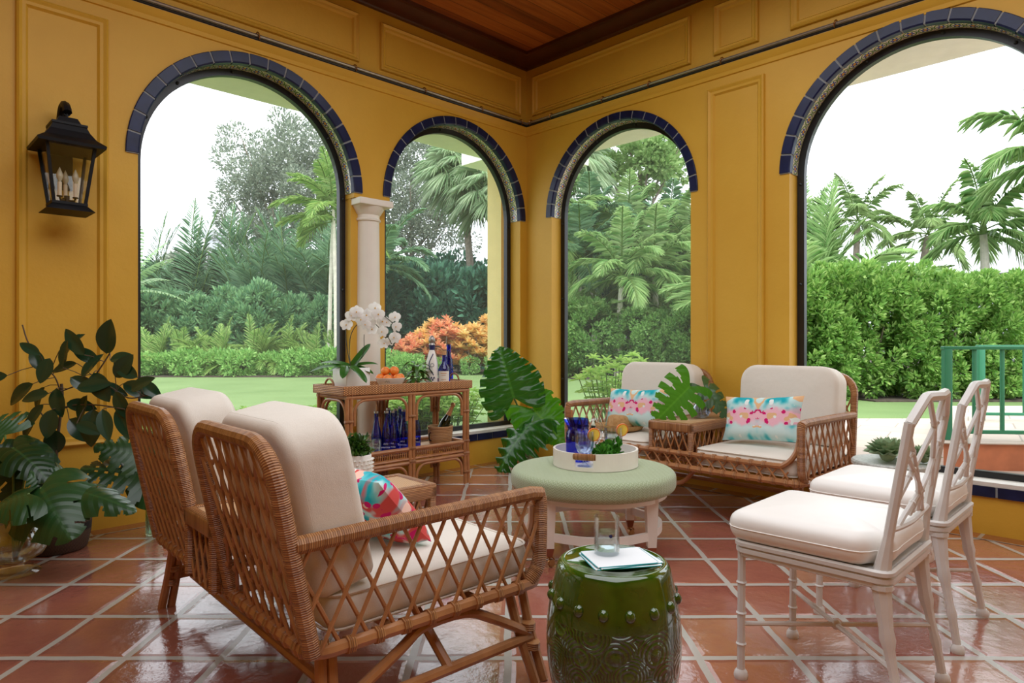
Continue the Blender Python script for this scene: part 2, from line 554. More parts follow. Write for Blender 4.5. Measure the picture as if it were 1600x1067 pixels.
    t.bsdf(base, 0.7, bump=t.bump(hh, 0.5, 0.004))
    M['basket'] = t.m
    M['terracotta'] = simple('terracotta_pot', '#9a5f42', 0.8, 0.15)
    M['soil'] = simple('potting_soil', '#2c2018', 0.95, 0.3, 30, 0.4, 60)
    M['bark'] = simple('grey_bark', '#8a8073', 0.9, 0.25, 10, 0.4, 20)
    M['palm_trunk'] = simple('pale_palm_trunk', '#cfc9bd', 0.85, 0.15, 10, 0.3, 20)
    M['green_stem'] = simple('green_stem', '#5d7a35', 0.5, 0.2)
    M['dark_stem'] = simple('dark_stem', '#3b3a22', 0.5, 0.2)
    M['brown_twig'] = simple('brown_twig', '#5b4a38', 0.7, 0.2)
    M['ficus'] = leaf_mat('ficus_leaf', '#132a17', '#2f4e34', 0.22, 0.08, 0.6)
    M['monstera'] = leaf_mat('monstera_leaf', '#143212', '#386030', 0.3, 0.12, 0.5, veins=8)
    M['monstera_bright'] = leaf_mat('bright_monstera_leaf', '#3a7d18', '#6cb032', 0.35, 0.5, 0.4, veins=11)
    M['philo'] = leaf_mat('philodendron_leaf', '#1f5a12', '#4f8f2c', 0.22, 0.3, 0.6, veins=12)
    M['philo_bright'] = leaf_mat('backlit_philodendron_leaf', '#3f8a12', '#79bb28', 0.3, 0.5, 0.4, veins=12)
    M['orchid_leaf'] = leaf_mat('orchid_leaf', '#12330f', '#3d7a25', 0.25, 0.15, 0.5)
    M['petal'] = leaf_mat('orchid_petal', '#f4f0ec', '#ffffff', 0.5, 0.4, 0.2)
    M['petal_core'] = simple('orchid_centre', '#e0b24a', 0.5)
    M['succulent'] = leaf_mat('succulent_leaf', '#7d9b73', '#b3cba4', 0.5, 0.1, 0.3)
    M['greens'] = leaf_mat('glossy_green_leaf', '#1c3a12', '#4d7a2a', 0.3, 0.15, 0.5)
    M['herb'] = leaf_mat('mint_leaf', '#1f5a14', '#59a332', 0.45, 0.3, 0.3)
    # garden foliage
    M['hedge'] = leaf_mat('hedge_leaf', '#55863a', '#b2d07c', 0.42, 0.3, 0.4, mid='#7fae54')
    M['boxy'] = leaf_mat('clipped_shrub_leaf', '#55893f', '#a5cd80', 0.45, 0.3, 0.35)
    M['scheff'] = leaf_mat('schefflera_leaf', '#44795a', '#93bd86', 0.45, 0.25, 0.4)
    M['darkhedge'] = leaf_mat('dark_hedge_leaf', '#2a5648', '#5b9074', 0.45, 0.2, 0.35)
    M['oak'] = leaf_mat('oak_leaf', '#66776a', '#aeb9a6', 0.55, 0.3, 0.3)
    M['paletree'] = leaf_mat('pale_tree_leaf', '#6d9a52', '#b3cf8c', 0.5, 0.4, 0.3)
    M['cover'] = leaf_mat('ground_cover_leaf', '#5a9345', '#a8d27c', 0.45, 0.3, 0.3)
    M['lime'] = leaf_mat('lime_shrub_leaf', '#7fb83e', '#c6e886', 0.4, 0.45, 0.3)
    M['palm'] = leaf_mat('palm_leaflet', '#659f52', '#c2dc9c', 0.45, 0.5, 0.4)
    M['palm_dark'] = leaf_mat('dark_palm_leaflet', '#4f8260', '#9cc298', 0.45, 0.4, 0.4)
    M['areca'] = leaf_mat('areca_leaflet', '#67a04a', '#bfd987', 0.42, 0.35, 0.4)
    M['coco'] = leaf_mat('coconut_leaflet', '#76a05c', '#c0d69c', 0.45, 0.55, 0.4)
    M['fan'] = leaf_mat('fan_palm_leaf', '#9cc294', '#dcebcc', 0.5, 0.5, 0.3)
    M['banana'] = leaf_mat('banana_leaf', '#5a8f5a', '#a3c48e', 0.4, 0.35, 0.4)
    M['croton'] = leaf_mat('croton_leaf', '#e8a860', '#f8eaa8', 0.4, 0.4, 0.3, mid='#f2c87e')
    M['croton_red'] = leaf_mat('red_croton_leaf', '#dc7f6c', '#f6cc98', 0.4, 0.4, 0.3, mid='#ea9f80')
    M['rail_green'] = simple('green_painted_rail', '#2f8262', 0.4, 0.06)
    M['roof'] = simple('grey_roof_tiles', '#b5b8ba', 0.7, 0.1)
    M['house'] = simple('white_house_wall', '#c9ced6', 0.8, 0.02)
    M['napkin'] = simple('white_linen', '#eef2f4', 0.85, 0.02)
    M['teal_trim'] = simple('teal_stitching', '#3fa6ae', 0.7)
    M['bulb'] = simple('frosted_bulb', '#b5a68c', 0.3, 0.1)
    M['candle'] = simple('ivory_sleeve', '#d9c2a8', 0.6)
    M['lantern'] = simple('black_iron', '#0a0a0e', 0.5, 0.2, spec=0.25)
    M['stone_top'] = simple('speckled_stone', '#b9bdb6', 0.35, 0.25, 70)


make_materials()

# ------------------------------------------------------------------ geometry helpers
def V3(*a):
    return Vector(a[0]) if len(a) == 1 else Vector(a)


class MB:
    """collects shapes and links them as ONE mesh object"""

    def __init__(s):
        s.v = []
        s.f = []
        s.uv = []
        s.mi = []
        s.cur = 0
        s.M = None

    def add(s, verts, faces, uvs=None):
        o = len(s.v)
        if s.M is not None:
            verts = [s.M @ Vector(p) for p in verts]
        s.v.extend(tuple(p) for p in verts)
        for i, f in enumerate(faces):
            s.f.append([o + k for k in f])
            s.mi.append(s.cur)
            s.uv.append(uvs[i] if uvs else [(0.0, 0.0)] * len(f))
        return s

    def tube(s, pts, r, n=8, closed=False, caps=True, flat=1.0):
        P = [Vector(p) for p in pts]
        m = len(P)
        R = [r] * m if not hasattr(r, '__len__') else list(r)
        T = []
        for i in range(m):
            a = P[(i - 1) % m] if (closed or i > 0) else P[i]
            b = P[(i + 1) % m] if (closed or i < m - 1) else P[i]
            d = b - a
            T.append(d.normalized() if d.length > 1e-9 else Vector((0, 0, 1)))
        up = Vector((0, 0, 1)) if abs(T[0].z) < 0.9 else Vector((1, 0, 0))
        nrm = (up - T[0] * up.dot(T[0])).normalized()
        verts, L = [], 0.0
        lens = []
        for i in range(m):
            if i > 0:
                nrm = nrm - T[i] * nrm.dot(T[i])
                if nrm.length < 1e-6:
                    nrm = T[i].orthogonal()
                nrm.normalize()
                L += (P[i] - P[i - 1]).length
            lens.append(L)
            bi = T[i].cross(nrm)
            for k in range(n):
                a = 2 * PI * k / n
                verts.append(P[i] + (nrm * math.cos(a) + bi * math.sin(a) * flat) * R[i])
        faces, uvs = [], []
        rng_ = m if closed else m - 1
        tot = L + ((P[0] - P[-1]).length if closed else 0)
        for i in range(rng_):
            j = (i + 1) % m
            v0 = lens[i]
            v1 = lens[j] if j > i else tot
            for k in range(n):
                k2 = (k + 1) % n
                faces.append([i * n + k, i * n + k2, j * n + k2, j * n + k])
                uvs.append([(k / n, v0), ((k + 1) / n, v0), ((k + 1) / n, v1), (k / n, v1)])
        if caps and not closed:
            faces.append([k for k in range(n)][::-1])
            uvs.append([(0.5, lens[0])] * n)
            faces.append([(m - 1) * n + k for k in range(n)])
            uvs.append([(0.5, lens[-1])] * n)
        return s.add(verts, faces, uvs)

    def rbox(s, c, dim, r=0.004, seg=2, grid=1, puff=0.0, rz=0.0):
        """box with rounded edges; grid > 1 and puff swell the top and bottom like a cushion"""
        h = [d / 2 for d in dim]
        r = min(r, min(h) * 0.98)
        ax = []
        for k in range(3):
            inner = h[k] - r
            lo = [-h[k] + r * i / seg for i in range(seg)]
            mid = [-inner + 2 * inner * i / grid for i in range(grid + 1)]
            hi = [inner + r * (i + 1) / seg for i in range(seg)]
            ax.append(lo + mid + hi)
        idx, verts, faces, uvs = {}, [], [], []

        def vert(p):
            key = tuple(round(q, 6) for q in p)
            if key not in idx:
                q = [max(-(h[k] - r), min(h[k] - r, p[k])) for k in range(3)]
                d = Vector((p[0] - q[0], p[1] - q[1], p[2] - q[2]))
                if d.length > 1e-9:
                    d = d.normalized() * r
                w = Vector(q) + d
                if puff:
                    fx, fy = w.x / h[0], w.y / h[1]
                    w.z += math.copysign(puff, w.z) * (1 - fx * fx) * (1 - fy * fy) * min(1, abs(w.z) / (h[2] * 0.5))
                    k = 1 - (w.z / h[2]) ** 2
                    w.x += fx * abs(fx) * puff * 0.35 * max(0, k) * (1 - fy * fy)
                    w.y += fy * abs(fy) * puff * 0.35 * max(0, k) * (1 - fx * fx)
                idx[key] = len(verts)
                verts.append(w)
            return idx[key]
        for k in range(3):
            a, b = (k + 1) % 3, (k + 2) % 3
            for sg in (-1, 1):
                for i in range(len(ax[a]) - 1):
                    for j in range(len(ax[b]) - 1):
                        quad, uvq = [], []
                        for (ii, jj) in ((i, j), (i + 1, j), (i + 1, j + 1), (i, j + 1)):
                            p = [0, 0, 0]
                            p[k] = sg * h[k]
                            p[a] = ax[a][ii]
                            p[b] = ax[b][jj]
                            quad.append(vert(p))
                            uvq.append((ax[a][ii], ax[b][jj]) if k != 0 else (ax[b][jj], ax[a][ii]) if False else (ax[a][ii], ax[b][jj]))
                        if sg < 0:
                            quad.reverse()
                            uvq.reverse()
                        faces.append(quad)
                        uvs.append(uvq)
        mt = Matrix.Translation(Vector(c)) @ Matrix.Rotation(rz, 4, 'Z')
        return s.add([mt @ v for v in verts], faces, uvs)

    def lathe(s, prof, n=28, c=(0, 0, 0), ripple=None, a0=0.0, a1=2 * PI):
        full = abs(a1 - a0 - 2 * PI) < 1e-6
        verts, faces, uvs = [], [], []
        m = len(prof)
        L = [0.0]
        for i in range(1, m):
            L.append(L[-1] + math.hypot(prof[i][0] - prof[i - 1][0], prof[i][1] - prof[i - 1][1]))
        cols = n if full else n + 1
        for i, (r, z) in enumerate(prof):
            for k in range(cols):
                a = a0 + (a1 - a0) * k / n
                rr = r * (1 + (ripple(a, z) if ripple else 0))
                verts.append((c[0] + rr * math.cos(a), c[1] + rr * math.sin(a), c[2] + z))
        rmean = max(p[0] for p in prof)
        for i in range(m - 1):
            for k in range(n):
                k2 = (k + 1) % cols
                q = [i * cols + k, i * cols + k2, (i + 1) * cols + k2, (i + 1) * cols + k]
                u0, u1 = rmean * (a0 + (a1 - a0) * k / n), rmean * (a0 + (a1 - a0) * (k + 1) / n)
                uq = [(u0, L[i]), (u1, L[i]), (u1, L[i + 1]), (u0, L[i + 1])]
                if prof[i][0] < 1e-6:
                    q, uq = [q[0], q[2], q[3]], [uq[0], uq[2], uq[3]]
                elif prof[i + 1][0] < 1e-6:
                    q, uq = q[:3], uq[:3]
                faces.append(q)
                uvs.append(uq)
        return s.add(verts, faces, uvs)

    def ball(s, c, r, n=10, sz=(1, 1, 1)):
        m = max(4, n // 2 + 1)
        o = []
        for i in range(m + 1):
            a = -PI / 2 + PI * i / m
            o.append((r * math.cos(a) if 0 < i < m else 0.0, r * math.sin(a)))
        keep = s.M
        t = Matrix.Translation(Vector(c)) @ Matrix.Diagonal((*sz, 1))
        s.M = t if keep is None else keep @ t
        s.lathe(o, n)
        s.M = keep
        return s

    def slab(s, outline, z0, z1, r, seg=3, puff=0.0, rings=4):
        """rounded plate on a closed outline (list of x, y), swollen by puff: cushions, pads"""
        pts = [Vector((p[0], p[1])) for p in outline]
        n = len(pts)
        c = sum(pts, Vector((0, 0))) / n
        nr = []
        for i in range(n):
            d = pts[(i + 1) % n] - pts[i - 1]
            v = Vector((d.y, -d.x))
            v = v.normalized() if v.length > 1e-9 else (pts[i] - c).normalized()
            if v.dot(pts[i] - c) < 0:
                v = -v
            nr.append(v)
        layers = []
        for i in range(seg + 1):
            a = PI / 2 * i / seg
            layers.append((r * (1 - math.sin(a)), z0 + r * (1 - math.cos(a)), 0))
        for i in range(seg + 1):
            a = PI / 2 * i / seg
            layers.append((r * (1 - math.cos(a)), z1 - r * (1 - math.sin(a)), 0))
        bot = [(k / rings, z0, -1) for k in range(rings, 0, -1)]
        top = [(k / rings, z1, 1) for k in range(1, rings + 1)]
        verts, faces, uvs, rows = [], [], [], []
        for (q, z, sg) in bot + layers + top:
            row = []
            for i in range(n):
                p = pts[i] - nr[i] * (q if sg == 0 else r)
                zz = z
                if sg:
                    p = p + (c - p) * q * 0.999
                    zz += sg * puff * (1 - (1 - q) ** 2.2)
                row.append(len(verts))
                verts.append((p.x, p.y, zz))
            rows.append(row)
        per = [0.0]
        for i in range(n):
            per.append(per[-1] + (pts[(i + 1) % n] - pts[i]).length)
        for a in range(len(rows) - 1):
            for i in range(n):
                j = (i + 1) % n
                faces.append([rows[a][i], rows[a][j], rows[a + 1][j], rows[a + 1][i]])
                va, vb = verts[rows[a][i]], verts[rows[a + 1][i]]
                flat = abs(va[2] - vb[2]) < 0.3 * math.hypot(va[0] - vb[0], va[1] - vb[1])
                if flat:
                    uvs.append([(verts[k][0], verts[k][1]) for k in faces[-1]])
                else:
                    uvs.append([(per[i], va[2]), (per[i + 1], va[2]), (per[i + 1], vb[2]), (per[i], vb[2])])
        return s.add(verts, faces, uvs)

    def prism(s, poly, z0, z1):
        n = len(poly)
        vs = [(p[0], p[1], z0) for p in poly] + [(p[0], p[1], z1) for p in poly]
        fs = [list(range(n))[::-1], [n + i for i in range(n)]]
        for i in range(n):
            j = (i + 1) % n
            fs.append([i, j, n + j, n + i])
        return s.add(vs, fs)

    def hexa(s, p8):
        """a box from 8 corners: 4 below, 4 above, same order"""
        return s.add(p8, [[3, 2, 1, 0], [4, 5, 6, 7], [0, 1, 5, 4], [1, 2, 6, 5], [2, 3, 7, 6], [3, 0, 4, 7]])

    def build(s, name, mats, parent=None, smooth=35, label=None):
        me = bpy.data.meshes.new(name)
        me.from_pydata(s.v, [], s.f)
        for m in (mats if isinstance(mats, (list, tuple)) else [mats]):
            me.materials.append(m)
        if any(s.mi):
            me.polygons.foreach_set('material_index', s.mi)
        ul = me.uv_layers.new(name='uv')
        flat = [c for f in s.uv for p in f for c in p]
        ul.data.foreach_set('uv', flat)
        if smooth:
            me.polygons.foreach_set('use_smooth', [True] * len(me.polygons))
            me.set_sharp_from_angle(angle=math.radians(smooth))
        me.update()
        o = bpy.data.objects.new(name, me)
        COL.objects.link(o)
        if parent is not None:
            o.parent = parent
        if label:
            o['label'] = label
        return o


def tag(o, label, cat, group=None):
    o['label'] = label
    o['category'] = cat
    if group:
        o['group'] = group
    return o


def thing(name, label, cat, loc=(0, 0, 0), rz=0.0, group=None):
    o = bpy.data.objects.new(name, None)
    o.empty_display_size = 0.05
    COL.objects.link(o)
    o.location = loc
    o.rotation_euler = (0, 0, rz)
    return tag(o, label, cat, group)


def struct(o):
    o['kind'] = 'structure'
    return o


def copy_tree(o, loc=None, rz=None, scale=None, label=None, group=None, parent=None):
    """a thing with copies of its parts and their sub-parts"""
    c = o.copy()
    COL.objects.link(c)
    if parent is not None:
        c.parent = parent
    for ch in list(o.children):
        copy_tree(ch, parent=c)
    if loc is not None:
        c.location = loc
    if rz is not None:
        c.rotation_euler = (o.rotation_euler[0], o.rotation_euler[1], rz)
    if scale is not None:
        c.scale = scale if hasattr(scale, '__len__') else (scale,) * 3
    if label:
        c['label'] = label
    if group:
        c['group'] = group
    return c


def at(px, py, y):
    """world point seen at pixel (px, py) at forward distance y (used while measuring the photograph)"""
    return Vector(((px - 800) / F * y, y, H + (534 - py) / F * y))


def on(px, py, z):
    y = (H - z) * F / (py - 534)
    return Vector(((px - 800) / F * y, y, z))


ORD = ['first', 'second', 'third', 'fourth', 'fifth', 'sixth', 'seventh', 'eighth', 'ninth', 'tenth', 'eleventh', 'twelfth']


def arc(c, r, a0, a1, n, ex=(1, 0, 0), ey=(0, 0, 1)):
    c, ex, ey = Vector(c), Vector(ex), Vector(ey)
    return [c + ex * (r * math.cos(a0 + (a1 - a0) * i / n)) + ey * (r * math.sin(a0 + (a1 - a0) * i / n)) for i in range(n + 1)]


def smooth_path(pts, k=5, closed=False):
    """Catmull-Rom through the points"""
    P = [Vector(p) for p in pts]
    n = len(P)
    out = []
    rng_ = n if closed else n - 1
    for i in range(rng_):
        p1, p2 = P[i], P[(i + 1) % n]
        p0 = P[i - 1] if (closed or i > 0) else p1 * 2 - p2
        p3 = P[(i + 2) % n] if (closed or i + 2 < n) else p2 * 2 - p1
        for j in range(k):
            t = j / k
            out.append(0.5 * ((2 * p1) + (p2 - p0) * t + (2 * p0 - 5 * p1 + 4 * p2 - p3) * t * t + (3 * p1 - p0 - 3 * p2 + p3) * t ** 3))
    if not closed:
        out.append(P[-1])
    return out


def rrect(w, h, r, n=5, corners=(1, 1, 1, 1)):
    """outline of a rounded rectangle centred on the origin; corners: +x+y, -x+y, -x-y, +x-y"""
    out = []
    for k, (sx, sy) in enumerate(((1, 1), (-1, 1), (-1, -1), (1, -1))):
        rr = r if corners[k] == 1 else max(1e-3, corners[k] * r)
        cx, cy = sx * (w / 2 - rr), sy * (h / 2 - rr)
        a0 = k * PI / 2
        for i in range(n + 1):
            a = a0 + PI / 2 * i / n
            out.append((cx + rr * math.cos(a), cy + rr * math.sin(a)))
    # extra points along the straight sides keep the swelling smooth
    res = []
    m = len(out)
    for i in range(m):
        a, b = out[i], out[(i + 1) % m]
        res.append(a)
        d = math.hypot(b[0] - a[0], b[1] - a[1])
        kx = int(d / 0.06)
        for j in range(1, kx):
            res.append((a[0] + (b[0] - a[0]) * j / kx, a[1] + (b[1] - a[1]) * j / kx))
    return res


# ---- leaves in bulk (numpy)
class Foliage:
    def __init__(s):
        s.V = []
        s.Q = []
        s.n = 0

    def leaves(s, pos, axis, nrm, L, Wd, fold=0.12, droop=0.0):
        pos, axis, nrm = np.asarray(pos, float), np.asarray(axis, float), np.asarray(nrm, float)
        N = len(pos)
        L = np.broadcast_to(np.asarray(L, float), (N,))[:, None]
        Wd = np.broadcast_to(np.asarray(Wd, float), (N,))[:, None]
        dr = np.broadcast_to(np.asarray(droop, float), (N,))[:, None]
        axis = axis / (np.linalg.norm(axis, axis=1, keepdims=True) + 1e-9)
        side = np.cross(axis, nrm)
        side /= (np.linalg.norm(side, axis=1, keepdims=True) + 1e-9)
        up = np.cross(side, axis)
        T = ((0, 0, 0), (.32, .5, 1), (.7, .36, 1), (1, 0, 0), (.7, -.36, 1), (.32, -.5, 1))
        vs = np.empty((N, 6, 3))
        for i, (t, x, u) in enumerate(T):
            p = pos + axis * L * t + side * Wd * x + up * Wd * fold * u
            p[:, 2:3] -= dr * L * t * t
            vs[:, i] = p
        o = s.n + np.arange(N)[:, None] * 6
        s.V.append(vs.reshape(-1, 3))
        s.Q.append(np.concatenate([o + np.array([0, 1, 2, 3]), o + np.array([0, 3, 4, 5])], 0))
        s.n += N * 6
        return s

    def cloud(s, n, size, L, Wd, clumps=24, tight=0.28, base=(0, 0, 0), shell=0.75, flat=0.5, up=0.4, fold=0.15, box=False):
        size = np.array(size)
        if box:
            cc = rng.uniform(-1, 1, (clumps, 3))
        else:
            cc = rng.normal(size=(clumps, 3))
            cc /= np.linalg.norm(cc, axis=1, keepdims=True)
            cc *= rng.uniform(shell, 1.0, (clumps, 1))
        k = rng.integers(0, clumps, n)
        d = rng.normal(size=(n, 3))
        d /= np.linalg.norm(d, axis=1, keepdims=True)
        rad = rng.uniform(0.45, 1.0, (n, 1)) ** 0.6
        p = cc[k] + d * rad * tight
        if box:
            p = np.clip(p, -1.02, 1.02)
        pos = p * size + np.array(base)
        out = d + 0.6 * cc[k] + np.array((0, 0, up)) + rng.normal(scale=0.35, size=(n, 3))
        nrm = np.array((0, 0, 1.0)) * (1 - flat) + d * flat + rng.normal(scale=0.35, size=(n, 3))
        sc = rng.uniform(0.7, 1.25, n)
        return s.leaves(pos, out, nrm, L * sc, Wd * sc, fold)

    def frond(s, base, direc, length, arch=0.5, nl=34, ll=0.45, lw=0.035, vee=0.35, droop=0.35, roll=0.0, stem=0.18):
        """one pinnate frond: a bending rib with leaflets on both sides; returns the rib points"""
        base, direc = Vector(base), Vector(direc).normalized()
        pts = []
        d = direc.copy()
        p = base.copy()
        k = 12
        for i in range(k + 1):
            pts.append(p.copy())
            p = p + d * (length / k)
            d = (d + Vector((0, 0, -arch / k * (0.5 + 1.6 * i / k)))).normalized()
        A = np.array([tuple(q) for q in pts])
        t = np.linspace(stem, 1.0, nl)
        idx = np.clip(t * k, 0, k - 1e-6)
        i0 = idx.astype(int)
        fr = (idx - i0)[:, None]
        pos = A[i0] * (1 - fr) + A[i0 + 1] * fr
        tan = A[i0 + 1] - A[i0]
        tan /= np.linalg.norm(tan, axis=1, keepdims=True)
        sd = np.cross(tan, np.array((0, 0, 1.0)))
        sd /= (np.linalg.norm(sd, axis=1, keepdims=True) + 1e-6)
        upv = np.cross(sd, tan)
        prof = np.sin(np.clip(t * 0.92 + 0.1, 0, 1) * PI) ** 0.55
        for sg in (-1, 1):
            ax = sd * sg * (0.9 - 0.45 * t[:, None]) + tan * (0.45 + 0.55 * t[:, None]) + upv * vee + rng.normal(scale=0.07, size=(nl, 3))
            s.leaves(pos, ax, upv + sd * sg * 0.3, ll * prof * rng.uniform(0.88, 1.1, nl), lw, 0.2, droop * rng.uniform(0.6, 1.4, nl))
        return pts

    def fanleaf(s, base, direc, R, n=26, droop=0.5, lw=0.07):
        base, direc = Vector(base), Vector(direc).normalized()
        sd = direc.cross(Vector((0, 0, 1)))
        sd = sd.normalized() if sd.length > 1e-3 else Vector((1, 0, 0))
        upv = sd.cross(direc)
        pos, ax, nr = [], [], []
        for i in range(n):
            a = -2.35 + 4.7 * i / (n - 1)
            q = direc * math.cos(a) + sd * math.sin(a) + upv * (0.12 if i % 2 else 0.02)
            pos.append(tuple(base))
            ax.append(tuple(q))
            nr.append(tuple(upv))
        L = R * (0.75 + 0.25 * np.cos(np.linspace(-2.0, 2.0, n)))
        s.leaves(pos, ax, nr, L, lw, 0.25, droop * rng.uniform(0.7, 1.3, n))

    def build(s, name, mat, parent=None, label=None):
        V = np.concatenate(s.V)
        Q = np.concatenate(s.Q)
        # group quads of one leaf stay connected; order is free
        me = bpy.data.meshes.new(name)
        me.vertices.add(len(V))
        me.vertices.foreach_set('co', V.astype(np.float32).ravel())
        me.loops.add(len(Q) * 4)
        me.loops.foreach_set('vertex_index', Q.astype(np.int32).ravel())
        me.polygons.add(len(Q))
        me.polygons.foreach_set('loop_start', (np.arange(len(Q)) * 4).astype(np.int32))
        me.polygons.foreach_set('loop_total', np.full(len(Q), 4, np.int32))
        me.materials.append(mat)
        me.update(calc_edges=True)
        me.validate()
        o = bpy.data.objects.new(name, me)
        COL.objects.link(o)
        if parent is not None:
            o.parent = parent
        if label:
            o['label'] = label
        return o


def big_leaf(L, Wd, kind='ellipse', nt=28, ns=6, notch=0, depth=0.5, ruffle=0.0, bend=0.3, fold=0.15, crown=0.0, lobe=0.25, sweep=0.25, holes=False, nw=0.28):
    """a leaf lying along +Y with its face to +Z: returns verts, faces, uvs"""
    verts, faces, uvs = [], [], []
    cols = 2 * ns + 1

    def hw(t):
        if kind == 'ellipse':
            return Wd / 2 * math.sin(PI * min(1, max(0, t)) ** 0.85) ** 0.75
        if kind == 'strap':
            return Wd / 2 * min(1, (t * 6 + 0.25)) * (1 - t ** 5) ** 0.6
        if kind == 'petal':
            return Wd / 2 * math.sin(PI * (0.08 + 0.92 * t) ** 0.9) ** 0.5
        return Wd / 2 * (math.cos(PI / 2 * t ** 1.15) ** 0.75) * (0.82 + 0.18 * math.sin(PI * min(1, t * 1.6)))
    for i in range(nt + 1):
        t = i / nt
        w = hw(t)
        for j in range(cols):
            f = (j - ns) / ns
            af = abs(f)
            x = w * f
            y = L * t
            if kind == 'heart':
                y += -lobe * L * math.sin(af * PI * 0.62) * (1 - t) ** 3 + sweep * w * af ** 1.5 * t
            z = fold * abs(x) - crown * w * af * af
            z += ruffle * math.sin(t * (notch * 2 * PI if notch else 22) + (0.8 if f > 0 else 0)) * af * af
            yy = y
            z -= bend * L * (max(0, y) / L) ** 2
            yy -= bend * bend * L * 0.45 * (max(0, y) / L) ** 3
            verts.append((x, yy, z))
            uvs.append((0.5 + 0.5 * f * (w / (Wd / 2)), t))
    drop = set()
    if notch:
        for sgn in (-1, 1):
            for k in range(notch):
                tc = (k + 0.75 + (0.15 if sgn > 0 else 0)) / (notch + 0.6)
                for i in range(nt):
                    for j in range(ns):
                        af = (j + 0.5) / ns
                        if af < 1 - depth:
                            continue
                        half = nw / (notch + 1) * (af - (1 - depth)) / depth + 0.25 / nt
                        if abs((i + 0.5) / nt - tc) < half:
                            drop.add((i, ns + j if sgn > 0 else ns - 1 - j))
    if holes:
        for sgn in (-1, 1):
            for k in range(2, 6):
                i = int(nt * (k + 0.3) / 7)
                j = 1
                for di in (0, 1):
                    drop.add((i + di, ns + j if sgn > 0 else ns - 1 - j))
    fs, fu = [], []
    for i in range(nt):
        for j in range(cols - 1):
            if (i, j) in drop:
                continue
            q = [i * cols + j, i * cols + j + 1, (i + 1) * cols + j + 1, (i + 1) * cols + j]
            fs.append(q)
            fu.append([uvs[k] for k in q])
    return verts, fs, fu


def leaf_matrix(base, axis, normal):
    y = Vector(axis).normalized()
    n = Vector(normal)
    x = y.cross(n)
    x = x.normalized() if x.length > 1e-6 else y.orthogonal().normalized()
    z = x.cross(y)
    m = Matrix((x, y, z)).transposed().to_4x4()
    m.translation = Vector(base)
    return m


def text_part(name, body, size, mat, parent, loc, rot, label=None, spread=1.0):
    """lettering as a thin mesh"""
    cu = bpy.data.curves.new(name, 'FONT')
    cu.body = body
    cu.size = size
    cu.align_x = 'CENTER'
    cu.align_y = 'CENTER'
    cu.extrude = 0.0002
    cu.space_character = spread
    tmp = bpy.data.objects.new(name + '_curve', cu)
    COL.objects.link(tmp)
    dg = bpy.context.evaluated_depsgraph_get()
    me = bpy.data.meshes.new_from_object(tmp.evaluated_get(dg))
    bpy.data.objects.remove(tmp)
    bpy.data.curves.remove(cu)
    me.materials.clear()
    me.materials.append(mat)
    o = bpy.data.objects.new(name, me)
    COL.objects.link(o)
    o.parent = parent
    o.location = loc
    o.rotation_euler = rot
    if label:
        o['label'] = label
    return o

# ------------------------------------------------------------------ the room
ZW, ZC = 3.70, 3.76          # top of the plaster, ceiling boards
SILL = 0.29
ROOM = 7.2
TL, TR = 0.21, 0.20           # wall thickness
ARCH_A = (2.627, 0.745, 2.235)
ARCH_B = (0.824, 0.737, 2.245)
ARCH_C = (1.046, 0.722, 2.25)
ARCH_D = (3.285, 0.755, 2.26)


def arch_wall(name, P, arches, T, smax, notch=None, smin=0.0):
    """P(s, n, z) -> point; solid plaster with round-headed openings down to the sill"""
    mb = MB()
    cuts = {smin, smax}
    for (c, r, z) in arches:
        for i in range(41):
            cuts.add(round(c - r * math.cos(PI * i / 40), 5))
    cuts = sorted(cuts)

    def top(s, c, r, z):
        return z + math.sqrt(max(0.0, r * r - (s - c) ** 2))

    def blk(s0, s1, za0, za1, zb0, zb1, n0, n1):
        mb.hexa([P(s0, n0, za0), P(s1, n0, za1), P(s1, n1, za1), P(s0, n1, za0),
                 P(s0, n0, zb0), P(s1, n0, zb1), P(s1, n1, zb1), P(s0, n1, zb0)])
    for s0, s1 in zip(cuts, cuts[1:]):
        if s1 - s0 < 1e-4:
            continue
        mid = (s0 + s1) / 2
        hit = [a for a in arches if abs(mid - a[0]) < a[1]]
        if hit:
            c, r, z = hit[0]
            blk(s0, s1, -0.1, -0.1, SILL, SILL, 0, T)
            blk(s0, s1, top(s0, c, r, z), top(s1, c, r, z), ZC + 0.1, ZC + 0.1, 0, T)
        elif notch and notch[0] - 1e-3 <= s0 and s1 <= notch[1] + 1e-3:
            blk(s0, s1, -0.1, -0.1, SILL, SILL, 0, T)
            blk(s0 + 0.006, s1 - 0.006, SILL, SILL, notch[2], notch[2], 0.06, T)
            blk(s0, s1, notch[2], notch[2], ZC + 0.1, ZC + 0.1, 0, T)
        else:
            blk(s0, s1, -0.1, -0.1, ZC + 0.1, ZC + 0.1, 0, T)
    return struct(mb.build(name, M['wall'], smooth=20))


arch_wall('wall_left', LW, [ARCH_B, ARCH_A], TL, ROOM, notch=(ARCH_B[0] + ARCH_B[1], ARCH_A[0] - ARCH_A[1], 2.2), smin=-TR)
arch_wall('wall_right', RW, [ARCH_C, ARCH_D, (5.6, 0.755, 2.26)], TR, ROOM, smin=0.0)

